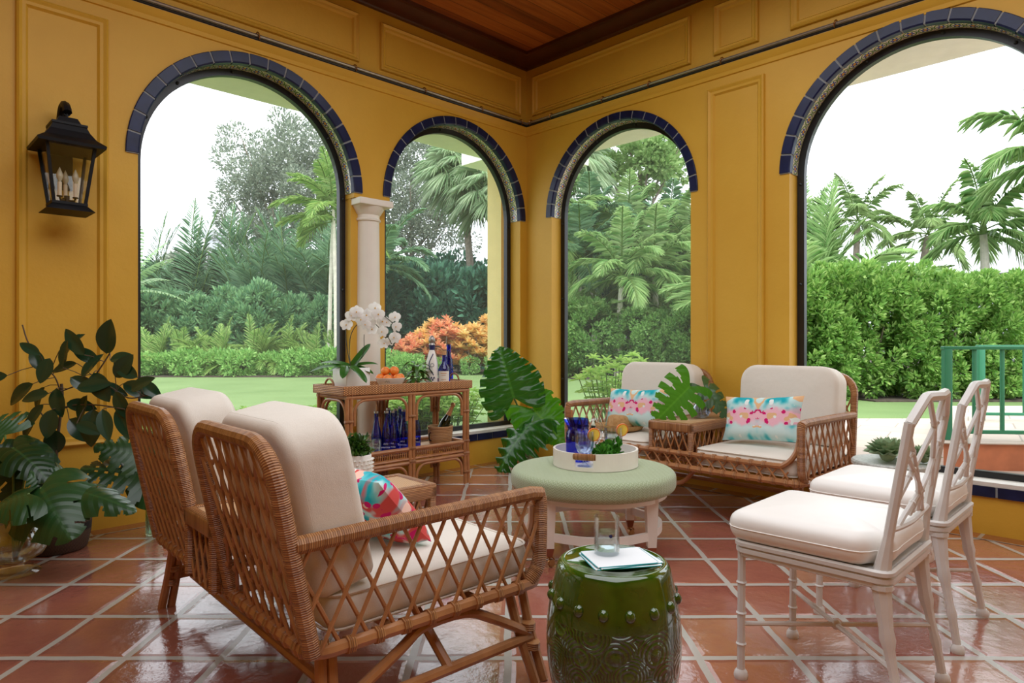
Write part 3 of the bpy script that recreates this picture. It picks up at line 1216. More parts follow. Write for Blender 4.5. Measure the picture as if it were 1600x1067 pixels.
# the two walls behind the lens
mb = MB()
mb.hexa([W(ROOM, -TR, -0.1), W(ROOM + 0.2, -TR, -0.1), W(ROOM + 0.2, ROOM, -0.1), W(ROOM, ROOM, -0.1),
         W(ROOM, -TR, ZC + 0.1), W(ROOM + 0.2, -TR, ZC + 0.1), W(ROOM + 0.2, ROOM, ZC + 0.1), W(ROOM, ROOM, ZC + 0.1)])
struct(mb.build('wall_side', M['wall'], smooth=0))
mb = MB()
mb.hexa([W(-TL, ROOM, -0.1), W(ROOM + 0.2, ROOM, -0.1), W(ROOM + 0.2, ROOM + 0.2, -0.1), W(-TL, ROOM + 0.2, -0.1),
         W(-TL, ROOM, ZC + 0.1), W(ROOM + 0.2, ROOM, ZC + 0.1), W(ROOM + 0.2, ROOM + 0.2, ZC + 0.1), W(-TL, ROOM + 0.2, ZC + 0.1)])
struct(mb.build('wall_back', M['wall'], smooth=0))

# floor, ceiling, crown
mb = MB()
mb.hexa([W(-0.1, -0.1, -0.1), W(ROOM, -0.1, -0.1), W(ROOM, ROOM, -0.1), W(-0.1, ROOM, -0.1),
         W(-0.1, -0.1, 0), W(ROOM, -0.1, 0), W(ROOM, ROOM, 0), W(-0.1, ROOM, 0)])
struct(mb.build('floor', M['floor'], smooth=0))
mb = MB()
mb.hexa([W(-TL, -TR, ZC), W(ROOM, -TR, ZC), W(ROOM, ROOM, ZC), W(-TL, ROOM, ZC),
         W(-TL, -TR, ZC + 0.15), W(ROOM, -TR, ZC + 0.15), W(ROOM, ROOM, ZC + 0.15), W(-TL, ROOM, ZC + 0.15)])
struct(mb.build('ceiling', M['boards'], smooth=0))

mb = MB()      # border course of floor tiles
for P in (LW, RW):
    k = 24
    for i in range(k):
        a, b = ROOM * i / k, ROOM * (i + 1) / k
        z = 0.0015 if P is LW else 0.0022
        mb.add([P(a, 0, z), P(b, 0, z), P(b, -0.125, z), P(a, -0.125, z)], [[0, 1, 2, 3]], [[(a, 0), (b, 0), (b, 1), (a, 1)]])
struct(mb.build('trim_1', M['border'], smooth=0))

prof = [(0.0, 3.69), (0.03, 3.69), (0.035, 3.703), (0.06, 3.708), (0.11, 3.722), (0.165, 3.74), (0.172, 3.735), (0.2, 3.735), (0.205, ZC + 0.002), (0.0, ZC + 0.002)]
for i, P in enumerate((LW, RW)):
    mb = MB()
    vs = [P(d * 0.0 + 0.0 + d, -d, z) for d, z in prof] + [P(ROOM, -d, z) for d, z in prof]
    n = len(prof)
    mb.add(vs, [[k, (k + 1) % n, n + (k + 1) % n, n + k] for k in range(n)])
    struct(mb.build('trim_%d' % (2 + i), M['dark_wood'], smooth=25))


def panel_mould(P, s0, s1, z0, z1, n, w=0.058, h=0.03):
    """a raised moulding frame on the plaster"""
    mb = MB()
    prof = [(0, 0), (0.004, h * 0.7), (0.014, h), (0.03, h * 0.62), (0.046, h * 0.5), (w, 0)]
    cs = [(s0, z0, 1, 1), (s1, z0, -1, 1), (s1, z1, -1, -1), (s0, z1, 1, -1)]
    vs = []
    for (s, z, a, b) in cs:
        for (d, q) in prof:
            vs.append(P(s + a * d, -q, z + b * d))
    m = len(prof)
    fs = []
    for k in range(4):
        for j in range(m - 1):
            k2 = (k + 1) % 4
            fs.append([k * m + j, k2 * m + j, k2 * m + j + 1, k * m + j + 1])
    mb.add(vs, fs)
    return struct(mb.build('trim_%d' % n, M['wall'], smooth=20))


tn = 4
for P, rects in ((LW, [(3.53, 3.975, 0.5, 2.99), (1.845, 3.62, 3.235, 3.61), (0.09, 1.655, 3.235, 3.61), (3.82, 5.6, 3.235, 3.61), (4.2, 4.7, 0.5, 2.99)]),
                 (RW, [(0.09, 1.775, 3.235, 3.61), (1.965, 2.315, 3.235, 3.61), (2.54, 4.35, 3.235, 3.61), (1.915, 2.36, 0.5, 2.995)])):
    for r_ in rects:
        panel_mould(P, *r_, tn)
        tn += 1

# ledge moulding under the curtain track, and the tracks
for P in (LW, RW):
    mb = MB()
    pr = [(0, 3.06), (0.012, 3.064), (0.018, 3.09), (0.034, 3.108), (0.04, 3.126), (0.046, 3.134), (0, 3.138)]
    m = len(pr)
    vs = [P(0.03 + d, -d, z) if False else P(d, -d, z) for d, z in pr] + [P(ROOM, -d, z) for d, z in pr]
    mb.add(vs, [[k, (k + 1) % m, m + (k + 1) % m, m + k] for k in range(m)])
    struct(mb.build('trim_%d' % tn, M['wall'], smooth=25))
    tn += 1

for P, nm, ss in ((LW, 'left', (0.12, 0.62, 1.25, 1.9, 2.65, 3.4, 4.2)), (RW, 'right', (0.10, 0.36, 0.95, 1.42, 2.05, 2.85, 3.7, 4.6))):
    t_ = thing('curtain_track', 'slim silver and black curtain track with rings along the %s wall above the arches' % nm, 'curtain track', P(0, 0, 3.156))
    o_ = t_.location.copy()
    mb = MB()
    mb.tube([P(0.045, -0.045, 3.168) - o_, P(ROOM, -0.045, 3.168) - o_], 0.011, 8)
    mb.build('upper_rod', M['steel'], t_)
    mb = MB()
    mb.tube([P(0.035, -0.035, 3.150) - o_, P(ROOM, -0.035, 3.150) - o_], 0.010, 8)
    mb.build('lower_rod', M['black_metal'], t_, label='black lower rod')
    mb = MB()
    mb.tube([P(0.03, -0.03, 3.139) - o_, P(ROOM, -0.03, 3.139) - o_], 0.005, 6)
    mb.build('cord', M['steel'], t_)
    for s_ in ss:
        mb = MB()
        c = P(s_, -0.045, 3.168) - o_
        d = (P(1, 0, 0) - P(0, 0, 0)).normalized()
        rp = []
        up = Vector((0, 0, 1))
        nn = (P(0, -1, 0) - P(0, 0, 0)).normalized()
        for k in range(16):
            a = 2 * PI * k / 16
            rp.append(c + up * 0.021 * math.sin(a) + nn * 0.021 * math.cos(a) + d * 0.006 * math.sin(a))
        mb.tube(rp, 0.0045, 6, closed=True)
        mb.tube([c - nn * 0.045, c + nn * 0.012], 0.005, 6)
        mb.build('ring_bracket', M['brass'], t_)


def arch_tiles(P, c, r, z, n, count, rout):
    """navy tiles around the head of an arch, a painted band on its underside"""
    mb = MB()

    def pt(a, rad, nn):
        return P(c - rad * math.cos(a), nn, z + rad * math.sin(a))
    # grout bed
    for i in range(48):
        a0, a1 = PI * i / 48, PI * (i + 1) / 48
        mb.hexa([pt(a0, r - 0.002, -0.008), pt(a1, r - 0.002, -0.008), pt(a1, r - 0.002, 0.03), pt(a0, r - 0.002, 0.03),
                 pt(a0, rout - 0.004, -0.008), pt(a1, rout - 0.004, -0.008), pt(a1, rout - 0.004, 0.001), pt(a0, rout - 0.004, 0.001)])
    g = struct(mb.build('trim_%d' % n, M['grout'], smooth=20))
    mb = MB()
    gap = 0.006 / r
    for i in range(count):
        A0, A1 = PI * i / count + gap, PI * (i + 1) / count - gap
        for k in range(3):
            a0, a1 = A0 + (A1 - A0) * k / 3, A0 + (A1 - A0) * (k + 1) / 3
            ring = []
            for a in (a0, a1):
                ring.append([pt(a, rout, 0.0), pt(a, rout, -0.010), pt(a, rout - 0.004, -0.014), pt(a, r + 0.004, -0.014), pt(a, r - 0.006, -0.008), pt(a, r - 0.008, 0.002), pt(a, r - 0.008, 0.032), pt(a, r, 0.032)])
            m = len(ring[0])
            fs = [[j, j + 1, m + j + 1, m + j] for j in range(m - 1)]
            if k == 0:
                fs.append(list(range(m))[::-1])
            if k == 2:
                fs.append([m + j for j in range(m)])
            mb.add(ring[0] + ring[1], fs)
    mb.build('glazed_tile_ring', M['navy'], g, smooth=25)
    mb = MB()
    for i in range(64):
        a0, a1 = PI * i / 64, PI * (i + 1) / 64
        mb.add([pt(a0, r - 0.006, 0.034), pt(a1, r - 0.006, 0.034), pt(a1, r - 0.006, 0.125), pt(a0, r - 0.006, 0.125)], [[0, 1, 2, 3]],
               [[(a0 * r, 0), (a1 * r, 0), (a1 * r, 1), (a0 * r, 1)]])
    mb.build('painted_tile_band', M['flower_tile'], g, label='painted flower tile band')


def arch_window(P, c, r, z, n, dep, screen, fw=0.05):
    """black frame set in the opening, with its insect screen"""
    mb = MB()

    def path(rad):
        pts = [(c - rad, SILL + (r - rad) * 1.0)]
        for i in range(41):
            a = PI * i / 40
            pts.append((c - rad * math.cos(a), z + rad * math.sin(a)))
        pts.append((c + rad, SILL + (r - rad) * 1.0))
        return pts
    a, b = path(r - 0.002), path(r - fw)
    m = len(a)
    for i in range(m):
        j = (i + 1) % m
        (s0, z0), (s1, z1), (s2, z2), (s3, z3) = a[i], a[j], b[j], b[i]
        mb.hexa([P(s0, dep, z0), P(s1, dep, z1), P(s1, dep + 0.045, z1), P(s0, dep + 0.045, z0),
                 P(s3, dep, z3), P(s2, dep, z2), P(s2, dep + 0.045, z2), P(s3, dep + 0.045, z3)])
    fr = struct(mb.build('window_%d' % n, M['black_metal'], smooth=30))
    mb = MB()
    rm = r - fw * 0.5
    spots = [(c - rm, 0.75), (c - rm, 1.5), (c - rm, 2.2), (c + rm, 0.75), (c + rm, 1.5), (c + rm, 2.2)]
    spots += [(c - rm * math.cos(q), z + rm * math.sin(q)) for q in (0.6, 1.15, 1.75, 2.3, 2.75)]
    for s_, z_ in spots:
        mb.ball(P(s_, dep - 0.004, z_), 0.011, 8)
    mb.build('bolt', M['black_metal'], fr)
    if screen:
        mb = MB()
        q = path(r - fw * 0.6)
        k = 12
        # strips from the left half to the mirrored right half keep the sheet flat and four-sided
        half = len(q) // 2
        for i in range(half):
            j0, j1 = len(q) - 1 - i, len(q) - 2 - i
            mb.add([P(q[i][0], dep + 0.03, q[i][1]), P(q[i + 1][0], dep + 0.03, q[i + 1][1]), P(q[j1][0], dep + 0.03, q[j1][1]), P(q[j0][0], dep + 0.03, q[j0][1])], [[0, 1, 2, 3]])
        mb.build('insect_screen', M['screen'], fr, smooth=0)
    return fr


for i, (P, a, dep, scr, ro, cnt) in enumerate(((LW, ARCH_A, 0.128, True, 0.815, 19), (LW, ARCH_B, 0.128, True, 0.802, 19), (RW, ARCH_C, 0.128, True, 0.785, 19), (RW, ARCH_D, 0.128, False, 0.822, 19))):
    arch_tiles(P, a[0], a[1], a[2], tn, cnt, ro)
    tn += 1
    arch_window(P, a[0], a[1], a[2], i + 1, dep, scr)

# sills: white slab with a navy tile edge facing the room
for P, s0, s1 in ((LW, ARCH_B[0] - ARCH_B[1], ARCH_B[0] + ARCH_B[1]), (LW, ARCH_A[0] - ARCH_A[1], ARCH_A[0] + ARCH_A[1]),
                  (RW, ARCH_C[0] - ARCH_C[1], ARCH_C[0] + ARCH_C[1]), (RW, ARCH_D[0] - ARCH_D[1], ARCH_D[0] + ARCH_D[1])):
    mb = MB()
    T = TL if P is LW else TR + 0.12
    mb.hexa([P(s0 + 0.002, -0.012, SILL - 0.012), P(s1 - 0.002, -0.012, SILL - 0.012), P(s1 - 0.002, T, SILL - 0.012), P(s0 + 0.002, T, SILL - 0.012),
             P(s0 + 0.002, -0.012, SILL + 0.012), P(s1 - 0.002, -0.012, SILL + 0.012), P(s1 - 0.002, T, SILL + 0.012), P(s0 + 0.002, T, SILL + 0.012)])
    sl = struct(mb.build('trim_%d' % tn, M['white_stone'], smooth=0))
    tn += 1
    mb = MB()
    k = int((s1 - s0) / 0.165)
    for i in range(k):
        a, b = s0 + (s1 - s0) * i / k + 0.006, s0 + (s1 - s0) * (i + 1) / k - 0.006
        mb.hexa([P(a, -0.016, SILL - 0.072), P(b, -0.016, SILL - 0.072), P(b, 0.004, SILL - 0.072), P(a, 0.004, SILL - 0.072),
                 P(a, -0.018, SILL - 0.014), P(b, -0.018, SILL - 0.014), P(b, 0.004, SILL - 0.014), P(a, 0.004, SILL - 0.014)])
    mb.build('glazed_sill_tiles', M['navy'], sl, smooth=0)
    mb = MB()
    mb.hexa([P(s0, -0.010, SILL - 0.070), P(s1, -0.010, SILL - 0.070), P(s1, 0.003, SILL - 0.070), P(s0, 0.003, SILL - 0.070),
             P(s0, -0.010, SILL - 0.013), P(s1, -0.010, SILL - 0.013), P(s1, 0.003, SILL - 0.013), P(s0, 0.003, SILL - 0.013)])
    mb.build('grout_line', M['grout'], sl, smooth=0)

# eaves outside the arches
for P, T in ((LW, TL), (RW, TR)):
    mb = MB()
    mb.hexa([P(-1.2, T, 3.05), P(ROOM, T, 3.05), P(ROOM, T + 0.62, 3.05), P(-1.2, T + 0.62, 3.05),
             P(-1.2, T, 3.25), P(ROOM, T, 3.25), P(ROOM, T + 0.62, 3.25), P(-1.2, T + 0.62, 3.25)])
    struct(mb.build('trim_%d' % tn, M['cream'], smooth=0))
    tn += 1

# pier standing outside, skylight painted into its pale colour, right of the narrow left arch
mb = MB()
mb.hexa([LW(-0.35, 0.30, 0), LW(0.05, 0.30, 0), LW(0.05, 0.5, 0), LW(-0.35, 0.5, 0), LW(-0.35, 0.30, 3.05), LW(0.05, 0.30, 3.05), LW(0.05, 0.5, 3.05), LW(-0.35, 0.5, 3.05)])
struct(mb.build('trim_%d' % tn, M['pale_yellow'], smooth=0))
tn += 1

# round column between the two left arches
cp = LW((ARCH_B[0] + ARCH_B[1] + ARCH_A[0] - ARCH_A[1]) / 2, 0.072, 0)
cl = thing('column', 'white round plaster column with a square capital between the two left arches', 'column', (cp.x, cp.y, SILL))
cl['kind'] = 'structure'
mb = MB()
hcol = 2.2 - SILL
sh = [(0.104 - 0.012 * (i / 12) ** 1.6, 0.10 + (hcol - 0.22) * i / 12) for i in range(13)]
mb.lathe(sh, 32)
mb.build('shaft', M['white_plaster'], cl, smooth=40)
mb = MB()
mb.lathe([(0.0, 0.012), (0.135, 0.012), (0.138, 0.03), (0.13, 0.048), (0.12, 0.056), (0.118, 0.068), (0.124, 0.08), (0.116, 0.094), (0.104, 0.1), (0.104, 0.115)], 32)
mb.build('base', M['white_plaster'], cl, smooth=50)
mb = MB()
zt = hcol
mb.lathe([(0.092, zt - 0.165), (0.104, zt - 0.16), (0.106, zt - 0.148), (0.096, zt - 0.14), (0.095, zt - 0.115), (0.105, zt - 0.105), (0.13, zt - 0.065), (0.138, zt - 0.05)], 32)
th = math.atan2(DL[1], DL[0])
mb.rbox((0, 0, zt - 0.026), (0.30, 0.285, 0.05), 0.006, rz=th)
mb.build('capital', M['white_plaster'], cl, smooth=40)


# ------------------------------------------------------------------ wall lantern
def lantern():
    p = LW(3.772, 0, 1.80)
    t = thing('wall_lantern', 'black iron wall lantern with three candle bulbs on the yellow wall left of the arches', 'lantern', p, math.atan2(-0.7010, -0.7131))
    t.scale = (0.93, 0.93, 0.96)
    cy = 0.2
    mb = MB()
    mb.rbox((0, 0.011, 0.31), (0.13, 0.022, 0.30), 0.004)
    mb.build('wall_plate', M['lantern'], t)
    mb = MB()
    for i, (w, z0, z1, w2) in enumerate(((0.12, 0.0, 0.035, 0.085), (0.088, 0.035, 0.05, 0.088))):
        a, b = w, w2
        mb.hexa([(-a, cy - a, z0), (a, cy - a, z0), (a, cy + a, z0), (-a, cy + a, z0), (-b, cy - b, z1), (b, cy - b, z1), (b, cy + b, z1), (-b, cy + b, z1)])
    mb.build('base_tray', M['lantern'], t, smooth=0)
    for sx, sy in ((-1, -1), (1, -1), (1, 1), (-1, 1)):
        mb = MB()
        a, b, q = 0.078, 0.118, 0.008
        c0 = Vector((sx * a, cy + sy * a, 0.05))
        c1 = Vector((sx * b, cy + sy * b, 0.37))
        vs = []
        for c in (c0, c1):
            vs += [(c.x - q, c.y - q, c.z), (c.x + q, c.y - q, c.z), (c.x + q, c.y + q, c.z), (c.x - q, c.y + q, c.z)]
        mb.hexa(vs)
        mb.build('corner_bar', M['lantern'], t, smooth=0)
    mb = MB()
    prof = [(0.165, 0.355), (0.168, 0.372), (0.125, 0.405), (0.098, 0.445), (0.085, 0.475), (0.088, 0.48), (0.088, 0.492), (0.06, 0.5), (0.045, 0.53), (0.0, 0.535)]
    vs, fs = [], []
    for (a, z) in prof:
        vs += [(-a, cy - a, z), (a, cy - a, z), (a, cy + a, z), (-a, cy + a, z)]
    for i in range(len(prof) - 1):
        for k in range(4):
            fs.append([i * 4 + k, i * 4 + (k + 1) % 4, (i + 1) * 4 + (k + 1) % 4, (i + 1) * 4 + k])
    fs.append([3, 2, 1, 0])
    mb.add(vs, fs)
    mb.build('roof', M['lantern'], t, smooth=0)
    mb = MB()
    mb.tube(smooth_path([(0, 0.01, 0.40), (0, 0.03, 0.52), (0, 0.07, 0.60), (0, 0.13, 0.628), (0, 0.19, 0.60), (0, 0.215, 0.565)], 5), 0.024, 8, flat=0.9)
    mb.rbox((0, 0.02, 0.42), (0.07, 0.03, 0.08), 0.005)
    mb.tube([(0, cy, 0.53), (0, cy, 0.575)], 0.006, 6)
    mb.tube(arc((0, cy, 0.565), 0.016, 0, 2 * PI, 14)[:-1], 0.004, 6, closed=True)
    mb.build('hook_arm', M['lantern'], t)
    mb = MB()
    a, b = 0.074, 0.114
    for k in range(4):
        c, s = math.cos(k * PI / 2), math.sin(k * PI / 2)

        def rot(x, y):
            return (x * c - y * s, cy + x * s + y * c)
        mb.add([(*rot(-a, a), 0.05), (*rot(a, a), 0.05), (*rot(b, b), 0.36), (*rot(-b, b), 0.36)], [[0, 1, 2, 3]])
    mb.build('glass_panes', M['clear_glass'], t, smooth=0)
    mb = MB()
    mb.tube([(0, cy, 0.05), (0, cy, 0.095)], 0.014, 10)
    for k in range(3):
        a = 0.5 + k * 2 * PI / 3
        mb.tube([(0, cy, 0.07), (0.04 * math.cos(a), cy + 0.04 * math.sin(a), 0.066), (0.045 * math.cos(a), cy + 0.045 * math.sin(a), 0.085)], 0.006, 6)
        mb.lathe([(0.0, 0), (0.014, 0.0), (0.016, 0.006), (0, 0.006)], 12, (0.045 * math.cos(a), cy + 0.045 * math.sin(a), 0.082))
    cn = mb.build('candle_cluster', M['lantern'], t)
    for k in range(3):
        a = 0.5 + k * 2 * PI / 3
        x, y = 0.045 * math.cos(a), cy + 0.045 * math.sin(a)
        mb = MB()
        mb.tube([(x, y, 0.088), (x, y, 0.165)], 0.011, 10)
        mb.build('candle_sleeve', M['candle'], t)
        mb = MB()
        mb.lathe([(0.0, 0.165), (0.008, 0.166), (0.009, 0.172), (0.0165, 0.19), (0.0175, 0.2), (0.013, 0.218), (0.006, 0.235), (0.0, 0.25)], 14, (x, y, 0))
        mb.build('flame_bulb', M['bulb'], t)
    return t


lantern()

# ------------------------------------------------------------------ rattan settees
def lattice(mb, P, nrm, u0, u1, v0, v1, pitch, slope, r, inside=None, n=24, jitter=0.0):
    """two crossing families of rods over a panel P(u, v)"""
    nrm = Vector(nrm).normalized()
    for sg in (-1, 1):
        span = slope * (v1 - v0)
        k0 = int(math.floor((u0 - span) / pitch)) - 1
        k1 = int(math.ceil((u1 + span) / pitch)) + 1
        for k in range(k0, k1 + 1):
            run = []
            ph = random.uniform(-jitter, jitter)
            for i in range(n + 1):
                v = v0 + (v1 - v0) * i / n
                u = k * pitch + ph + (u0 + u1) / 2 + sg * slope * (v - (v0 + v1) / 2)
                ok = u0 <= u <= u1 and (inside is None or inside(u, v))
                if ok:
                    run.append(P(u, v) + nrm * (sg * r * 0.75))
                if (not ok or i == n) and run:
                    if len(run) > 2:
                        mb.tube(run, r, 6)
                    run = []
    # bindings where rods cross
    vm, um = (v0 + v1) / 2, (u0 + u1) / 2
    st = pitch / (2 * slope)
    for j in range(-int((v1 - v0) / st), int((v1 - v0) / st) + 1):
        v = vm + j * st
        if not (v0 + 0.012 < v < v1 - 0.02):
            continue
        for i in range(-60, 61):
            if (i + j) % 2:
                continue
            u = um + i * pitch / 2
            if u0 + 0.01 < u < u1 - 0.01 and (inside is None or inside(u, v)):
                mb.tube([P(u, v - r * 1.5), P(u, v), P(u, v + r * 1.5)], [r * 1.05, r * 1.4, r * 1.05], 6)


def bindings(mb, a, b, pitch, r, start=0.5):
    """cane bindings around a pole from a to b"""
    a, b = Vector(a), Vector(b)
    L = (b - a).length
    d = (b - a) / L
    k = max(1, int(L / pitch))
    for i in range(k):
        c = a + d * (L * (i + start) / k)
        mb.tube([c - d * 0.011, c + d * 0.011], r, 8)


def settee(label, loc, rz, Wd, D, zr, za, zb, lean, cush_h):
    t = thing('rattan_settee', label, 'settee', loc, rz, None)
    w2, d2 = Wd / 2, D / 2
    tw = 0.24 * Wd / 1.4
    zt = za - 0.055
    rr = 0.019

    def back(x, z):
        return Vector((x, -d2 - lean * (z - zr) / (zb - zr), z))
    # base frame
    mb = MB()
    lo = [(p[0], p[1], zr) for p in rrect(Wd, D, 0.05, 4)]
    mb.tube(lo, rr, 8, closed=True)
    zu = zr + 0.085
    mb.tube(smooth_path([(-w2 + 0.012, d2 - 0.02, za - 0.04), (-w2 + 0.03, d2 - 0.01, zu + 0.09), (-w2 + 0.09, d2, zu + 0.015), (-w2 + 0.2, d2, zu), (0, d2, zu), (w2 - 0.2, d2, zu), (w2 - 0.09, d2, zu + 0.015), (w2 - 0.03, d2 - 0.01, zu + 0.09), (w2 - 0.012, d2 - 0.02, za - 0.04)], 4), 0.016, 8)
    for y in (-d2 * 0.4, d2 * 0.35):
        mb.tube([(-w2, y, zr), (w2, y, zr)], 0.014, 6)
    for x in (-tw / 2, tw / 2):
        mb.tube([(x, -d2, zr), (x, d2, zr)], 0.014, 6)
    mb.build('base_frame', M['rattan'], t)
    for (a, b, pt, r_, st) in (((-w2 + 0.04, -d2, zr), (w2 - 0.04, -d2, zr), 0.062, rr + 0.005, 0.5), ((-w2 + 0.04, d2, zr), (w2 - 0.04, d2, zr), 0.075, rr + 0.005, 0.5),
                               ((-w2 + 0.14, d2, zu), (w2 - 0.14, d2, zu), 0.075, 0.021, 0.9)):
        mb = MB()
        bindings(mb, a, b, pt, r_, st)
        mb.build('cane_binding', M['wrap'], t)
    for x in (-w2, w2):
        mb = MB()
        bindings(mb, (x, -d2 + 0.06, zr), (x, d2 - 0.06, zr), 0.083, rr + 0.005)
        for y in (-d2, d2):
            a = Vector((x * (1 - 0.012 / abs(x)), y, zr))
            mb.build('cane_binding', M['wrap'], t)
            mb = MB()
            mb.tube([a + Vector((-math.copysign(0.04, x), 0, 0)), a + Vector((-math.copysign(0.012, x), -math.copysign(0.012, y), 0)), a + Vector((0, -math.copysign(0.05, y), 0))], rr + 0.006, 8)
        mb.build('cane_binding', M['wrap'], t)
    mb = MB()
    lattice(mb, lambda u, v: Vector((u, d2 + 0.003, v)), (0, 1, 0), -w2 + 0.07, w2 - 0.07, zr, zu, 0.075, 0.75, 0.0055)
    mb.build('front_lattice', M['rattan'], t)
    # backs
    for sx in (-1, 1):
        xa, xb = sorted((sx * (tw / 2 + 0.012), sx * (w2 - 0.0)))
        rc = 0.11
        pts = [back(xa, zr)] + [back(xa, zr + (zb - rc - zr) * i / 6) for i in range(1, 7)]
        pts += [back(xa + rc - rc * math.cos(PI / 2 * i / 6), zb - rc + rc * math.sin(PI / 2 * i / 6)) for i in range(1, 7)]
        pts += [back(xb - rc + rc * math.sin(PI / 2 * i / 6), zb - rc + rc * math.cos(PI / 2 * i / 6)) for i in range(0, 7)]
        pts += [back(xb, zr + (zb - rc - zr) * i / 6) for i in range(5, -1, -1)]
        mb = MB()
        mb.tube(pts, 0.0225, 10)
        mb.build('back_frame', M['wrap'], t)

        def ins(u, v, xa=xa, xb=xb):
            if v > zb - rc:
                for cx, s in ((xa + rc, -1), (xb - rc, 1)):
                    if (u - cx) * s > 0 and math.hypot(u - cx, v - (zb - rc)) > rc:
                        return False
            return True
        mb = MB()
        pn = (back(0, zb) - back(0, zr)).cross(Vector((1, 0, 0)))
        lattice(mb, back, pn, xa + 0.008, xb - 0.008, zr, zb - 0.005, 0.066, 0.40, 0.0058, ins, 40)
        mb.build('back_lattice', M['rattan'], t)
    # arms
    for sx in (-1, 1):
        x = sx * w2
        yb = -d2 - lean * (za - zr) / (zb - zr)
        mb = MB()
        mb.tube(smooth_path([(x, yb + 0.01, za - 0.005), (x, -d2 * 0.3, za), (x, d2 - 0.05, za + 0.004)], 6) + [Vector((x, d2 - 0.005, za - 0.002)), Vector((x, d2, za - 0.03))] +
                smooth_path([(x, d2, za - 0.06), (x, d2 - 0.002, zr + 0.12), (x, d2 - 0.012, zr + 0.05), (x - sx * 0.005, d2 - 0.05, zr + 0.004)], 5), 0.024, 10)
        mb.build('arm_frame', M['wrap'], t)
        mb = MB()
        lattice(mb, lambda u, v: Vector((x, u, v)), (sx, 0, 0), -d2 - lean, d2 - 0.012, zr, za - 0.005, 0.083, 0.52, 0.0062,
                lambda u, v: u > -d2 - lean * (v - zr) / (zb - zr) - 0.005, 30)
        mb.build('arm_lattice', M['rattan'], t)
    # built-in table
    mb = MB()
    yb = -d2 - lean * (zt - zr) / (zb - zr)
    rect = [(-tw / 2, d2 - 0.03), (tw / 2, d2 - 0.03), (tw / 2, yb), (-tw / 2, yb)]
    for i in range(4):
        a, b = rect[i], rect[(i + 1) % 4]
        mb.rbox(((a[0] + b[0]) / 2, (a[1] + b[1]) / 2, zt - 0.03), (abs(a[0] - b[0]) + 0.036, abs(a[1] - b[1]) + 0.036, 0.06) if i % 2 == 0 else (0.036, abs(a[1] - b[1]) + 0.036, 0.0602), 0.012)
    for a in rect:
        mb.tube([(a[0], a[1], zr + 0.01), (a[0], a[1], zt - 0.03)], 0.018, 8)
    mb.build('table_frame', M['wrap'], t)
    mb = MB()
    mb.add([(-tw / 2, yb, zt - 0.006), (tw / 2, yb, zt - 0.006), (tw / 2, d2 - 0.03, zt - 0.006), (-tw / 2, d2 - 0.03, zt - 0.006)], [[0, 1, 2, 3]],
           [[(-tw / 2, yb), (tw / 2, yb), (tw / 2, d2), (-tw / 2, d2)]])
    mb.build('table_top', M['cane'], t, label='flat cane table top')
    mb = MB()
    for x in (-tw / 2, tw / 2):
        lattice(mb, lambda u, v: Vector((x, u, v)), (1, 0, 0), -d2, d2 - 0.04, zr, zt - 0.04, 0.06, 0.4, 0.005)
    for y in (d2 - 0.03, yb + 0.005):
        lattice(mb, lambda u, v: Vector((u, y, v)), (0, 1, 0), -tw / 2 + 0.01, tw / 2 - 0.01, zr, zt - 0.04, 0.06, 0.4, 0.005)
    mb.build('table_lattice', M['rattan'], t)
    # cushions
    sw = w2 - tw / 2 - 0.055
    for sx in (-1, 1):
        cx = sx * (tw / 2 + 0.018 + (w2 - tw / 2 - 0.03) / 2)
        mb = MB()
        mb.M = Matrix.Translation((cx, 0.02, 0))
        mb.slab(rrect(sw, D - 0.07, 0.05), zr + 0.022, zr + 0.128, 0.035, 4, 0.016, 6)
        for z in (zr + 0.03, zr + 0.12):
            mb.tube([(p[0] * 0.998, p[1] * 0.998, z) for p in rrect(sw - 0.006, D - 0.076, 0.05)], 0.0042, 5, closed=True)
        mb.build('seat_cushion', M['canvas'], t, smooth=60)
        mb = MB()
        hb = cush_h
        tilt = math.atan2(lean, zb - zr) * 1.05
        mb.M = Matrix.Translation((cx, -d2 + 0.118, zr + 0.13)) @ Matrix.Rotation(tilt, 4, 'X') @ Matrix.Translation((0, 0, hb / 2)) @ Matrix.Rotation(PI / 2, 4, 'X')
        ol = rrect(sw - 0.0, hb, 0.11, 7, (1, 1, 0.3, 0.3))
        mb.slab(ol, -0.092, 0.088, 0.034, 5, 0.016, 6)
        ol2 = rrect(sw - 0.006, hb - 0.006, 0.107, 7, (1, 1, 0.3, 0.3))
        for z in (-0.066, 0.062):
            mb.tube([(p[0] * 0.992, p[1] * 0.992, z) for p in ol2], 0.0042, 5, closed=True)
        mb.build('back_cushion', M['canvas'], t, smooth=60)
    # legs
    sp = 0.09
    for sx in (-1, 1):
        for sy in (-1, 1):
            mb = MB()
            for off in (0.0, 0.036):
                a = Vector((sx * (w2 - 0.05), sy * (d2 - 0.045 - off * (1.6 if sy > 0 else 0.8)), zr - 0.012))
                b = Vector((sx * (w2 - 0.055 + sp), sy * (d2 - 0.02 - off), 0.0))
                m_ = a.lerp(b, 0.5) + Vector((-sx * 0.008, 0, 0))
                mb.tube(smooth_path([a, m_, b], 5), 0.0165, 8)
            lg = mb.build('leg', M['rattan'], t)
            for q in (0.42, 0.62):
                mb = MB()
                a = Vector((sx * (w2 - 0.05), sy * (d2 - 0.06), zr - 0.012)).lerp(Vector((sx * (w2 - 0.055 + sp), sy * (d2 - 0.036), 0)), q)
                mb.tube([a + Vector((0, 0, 0.012)), a - Vector((0, 0, 0.012))], 0.035, 10, flat=0.7)
                mb.build('cane_wrap', M['wrap'], lg)
        xs = sx * (w2 - 0.055 + sp * 0.55)
        mb = MB()
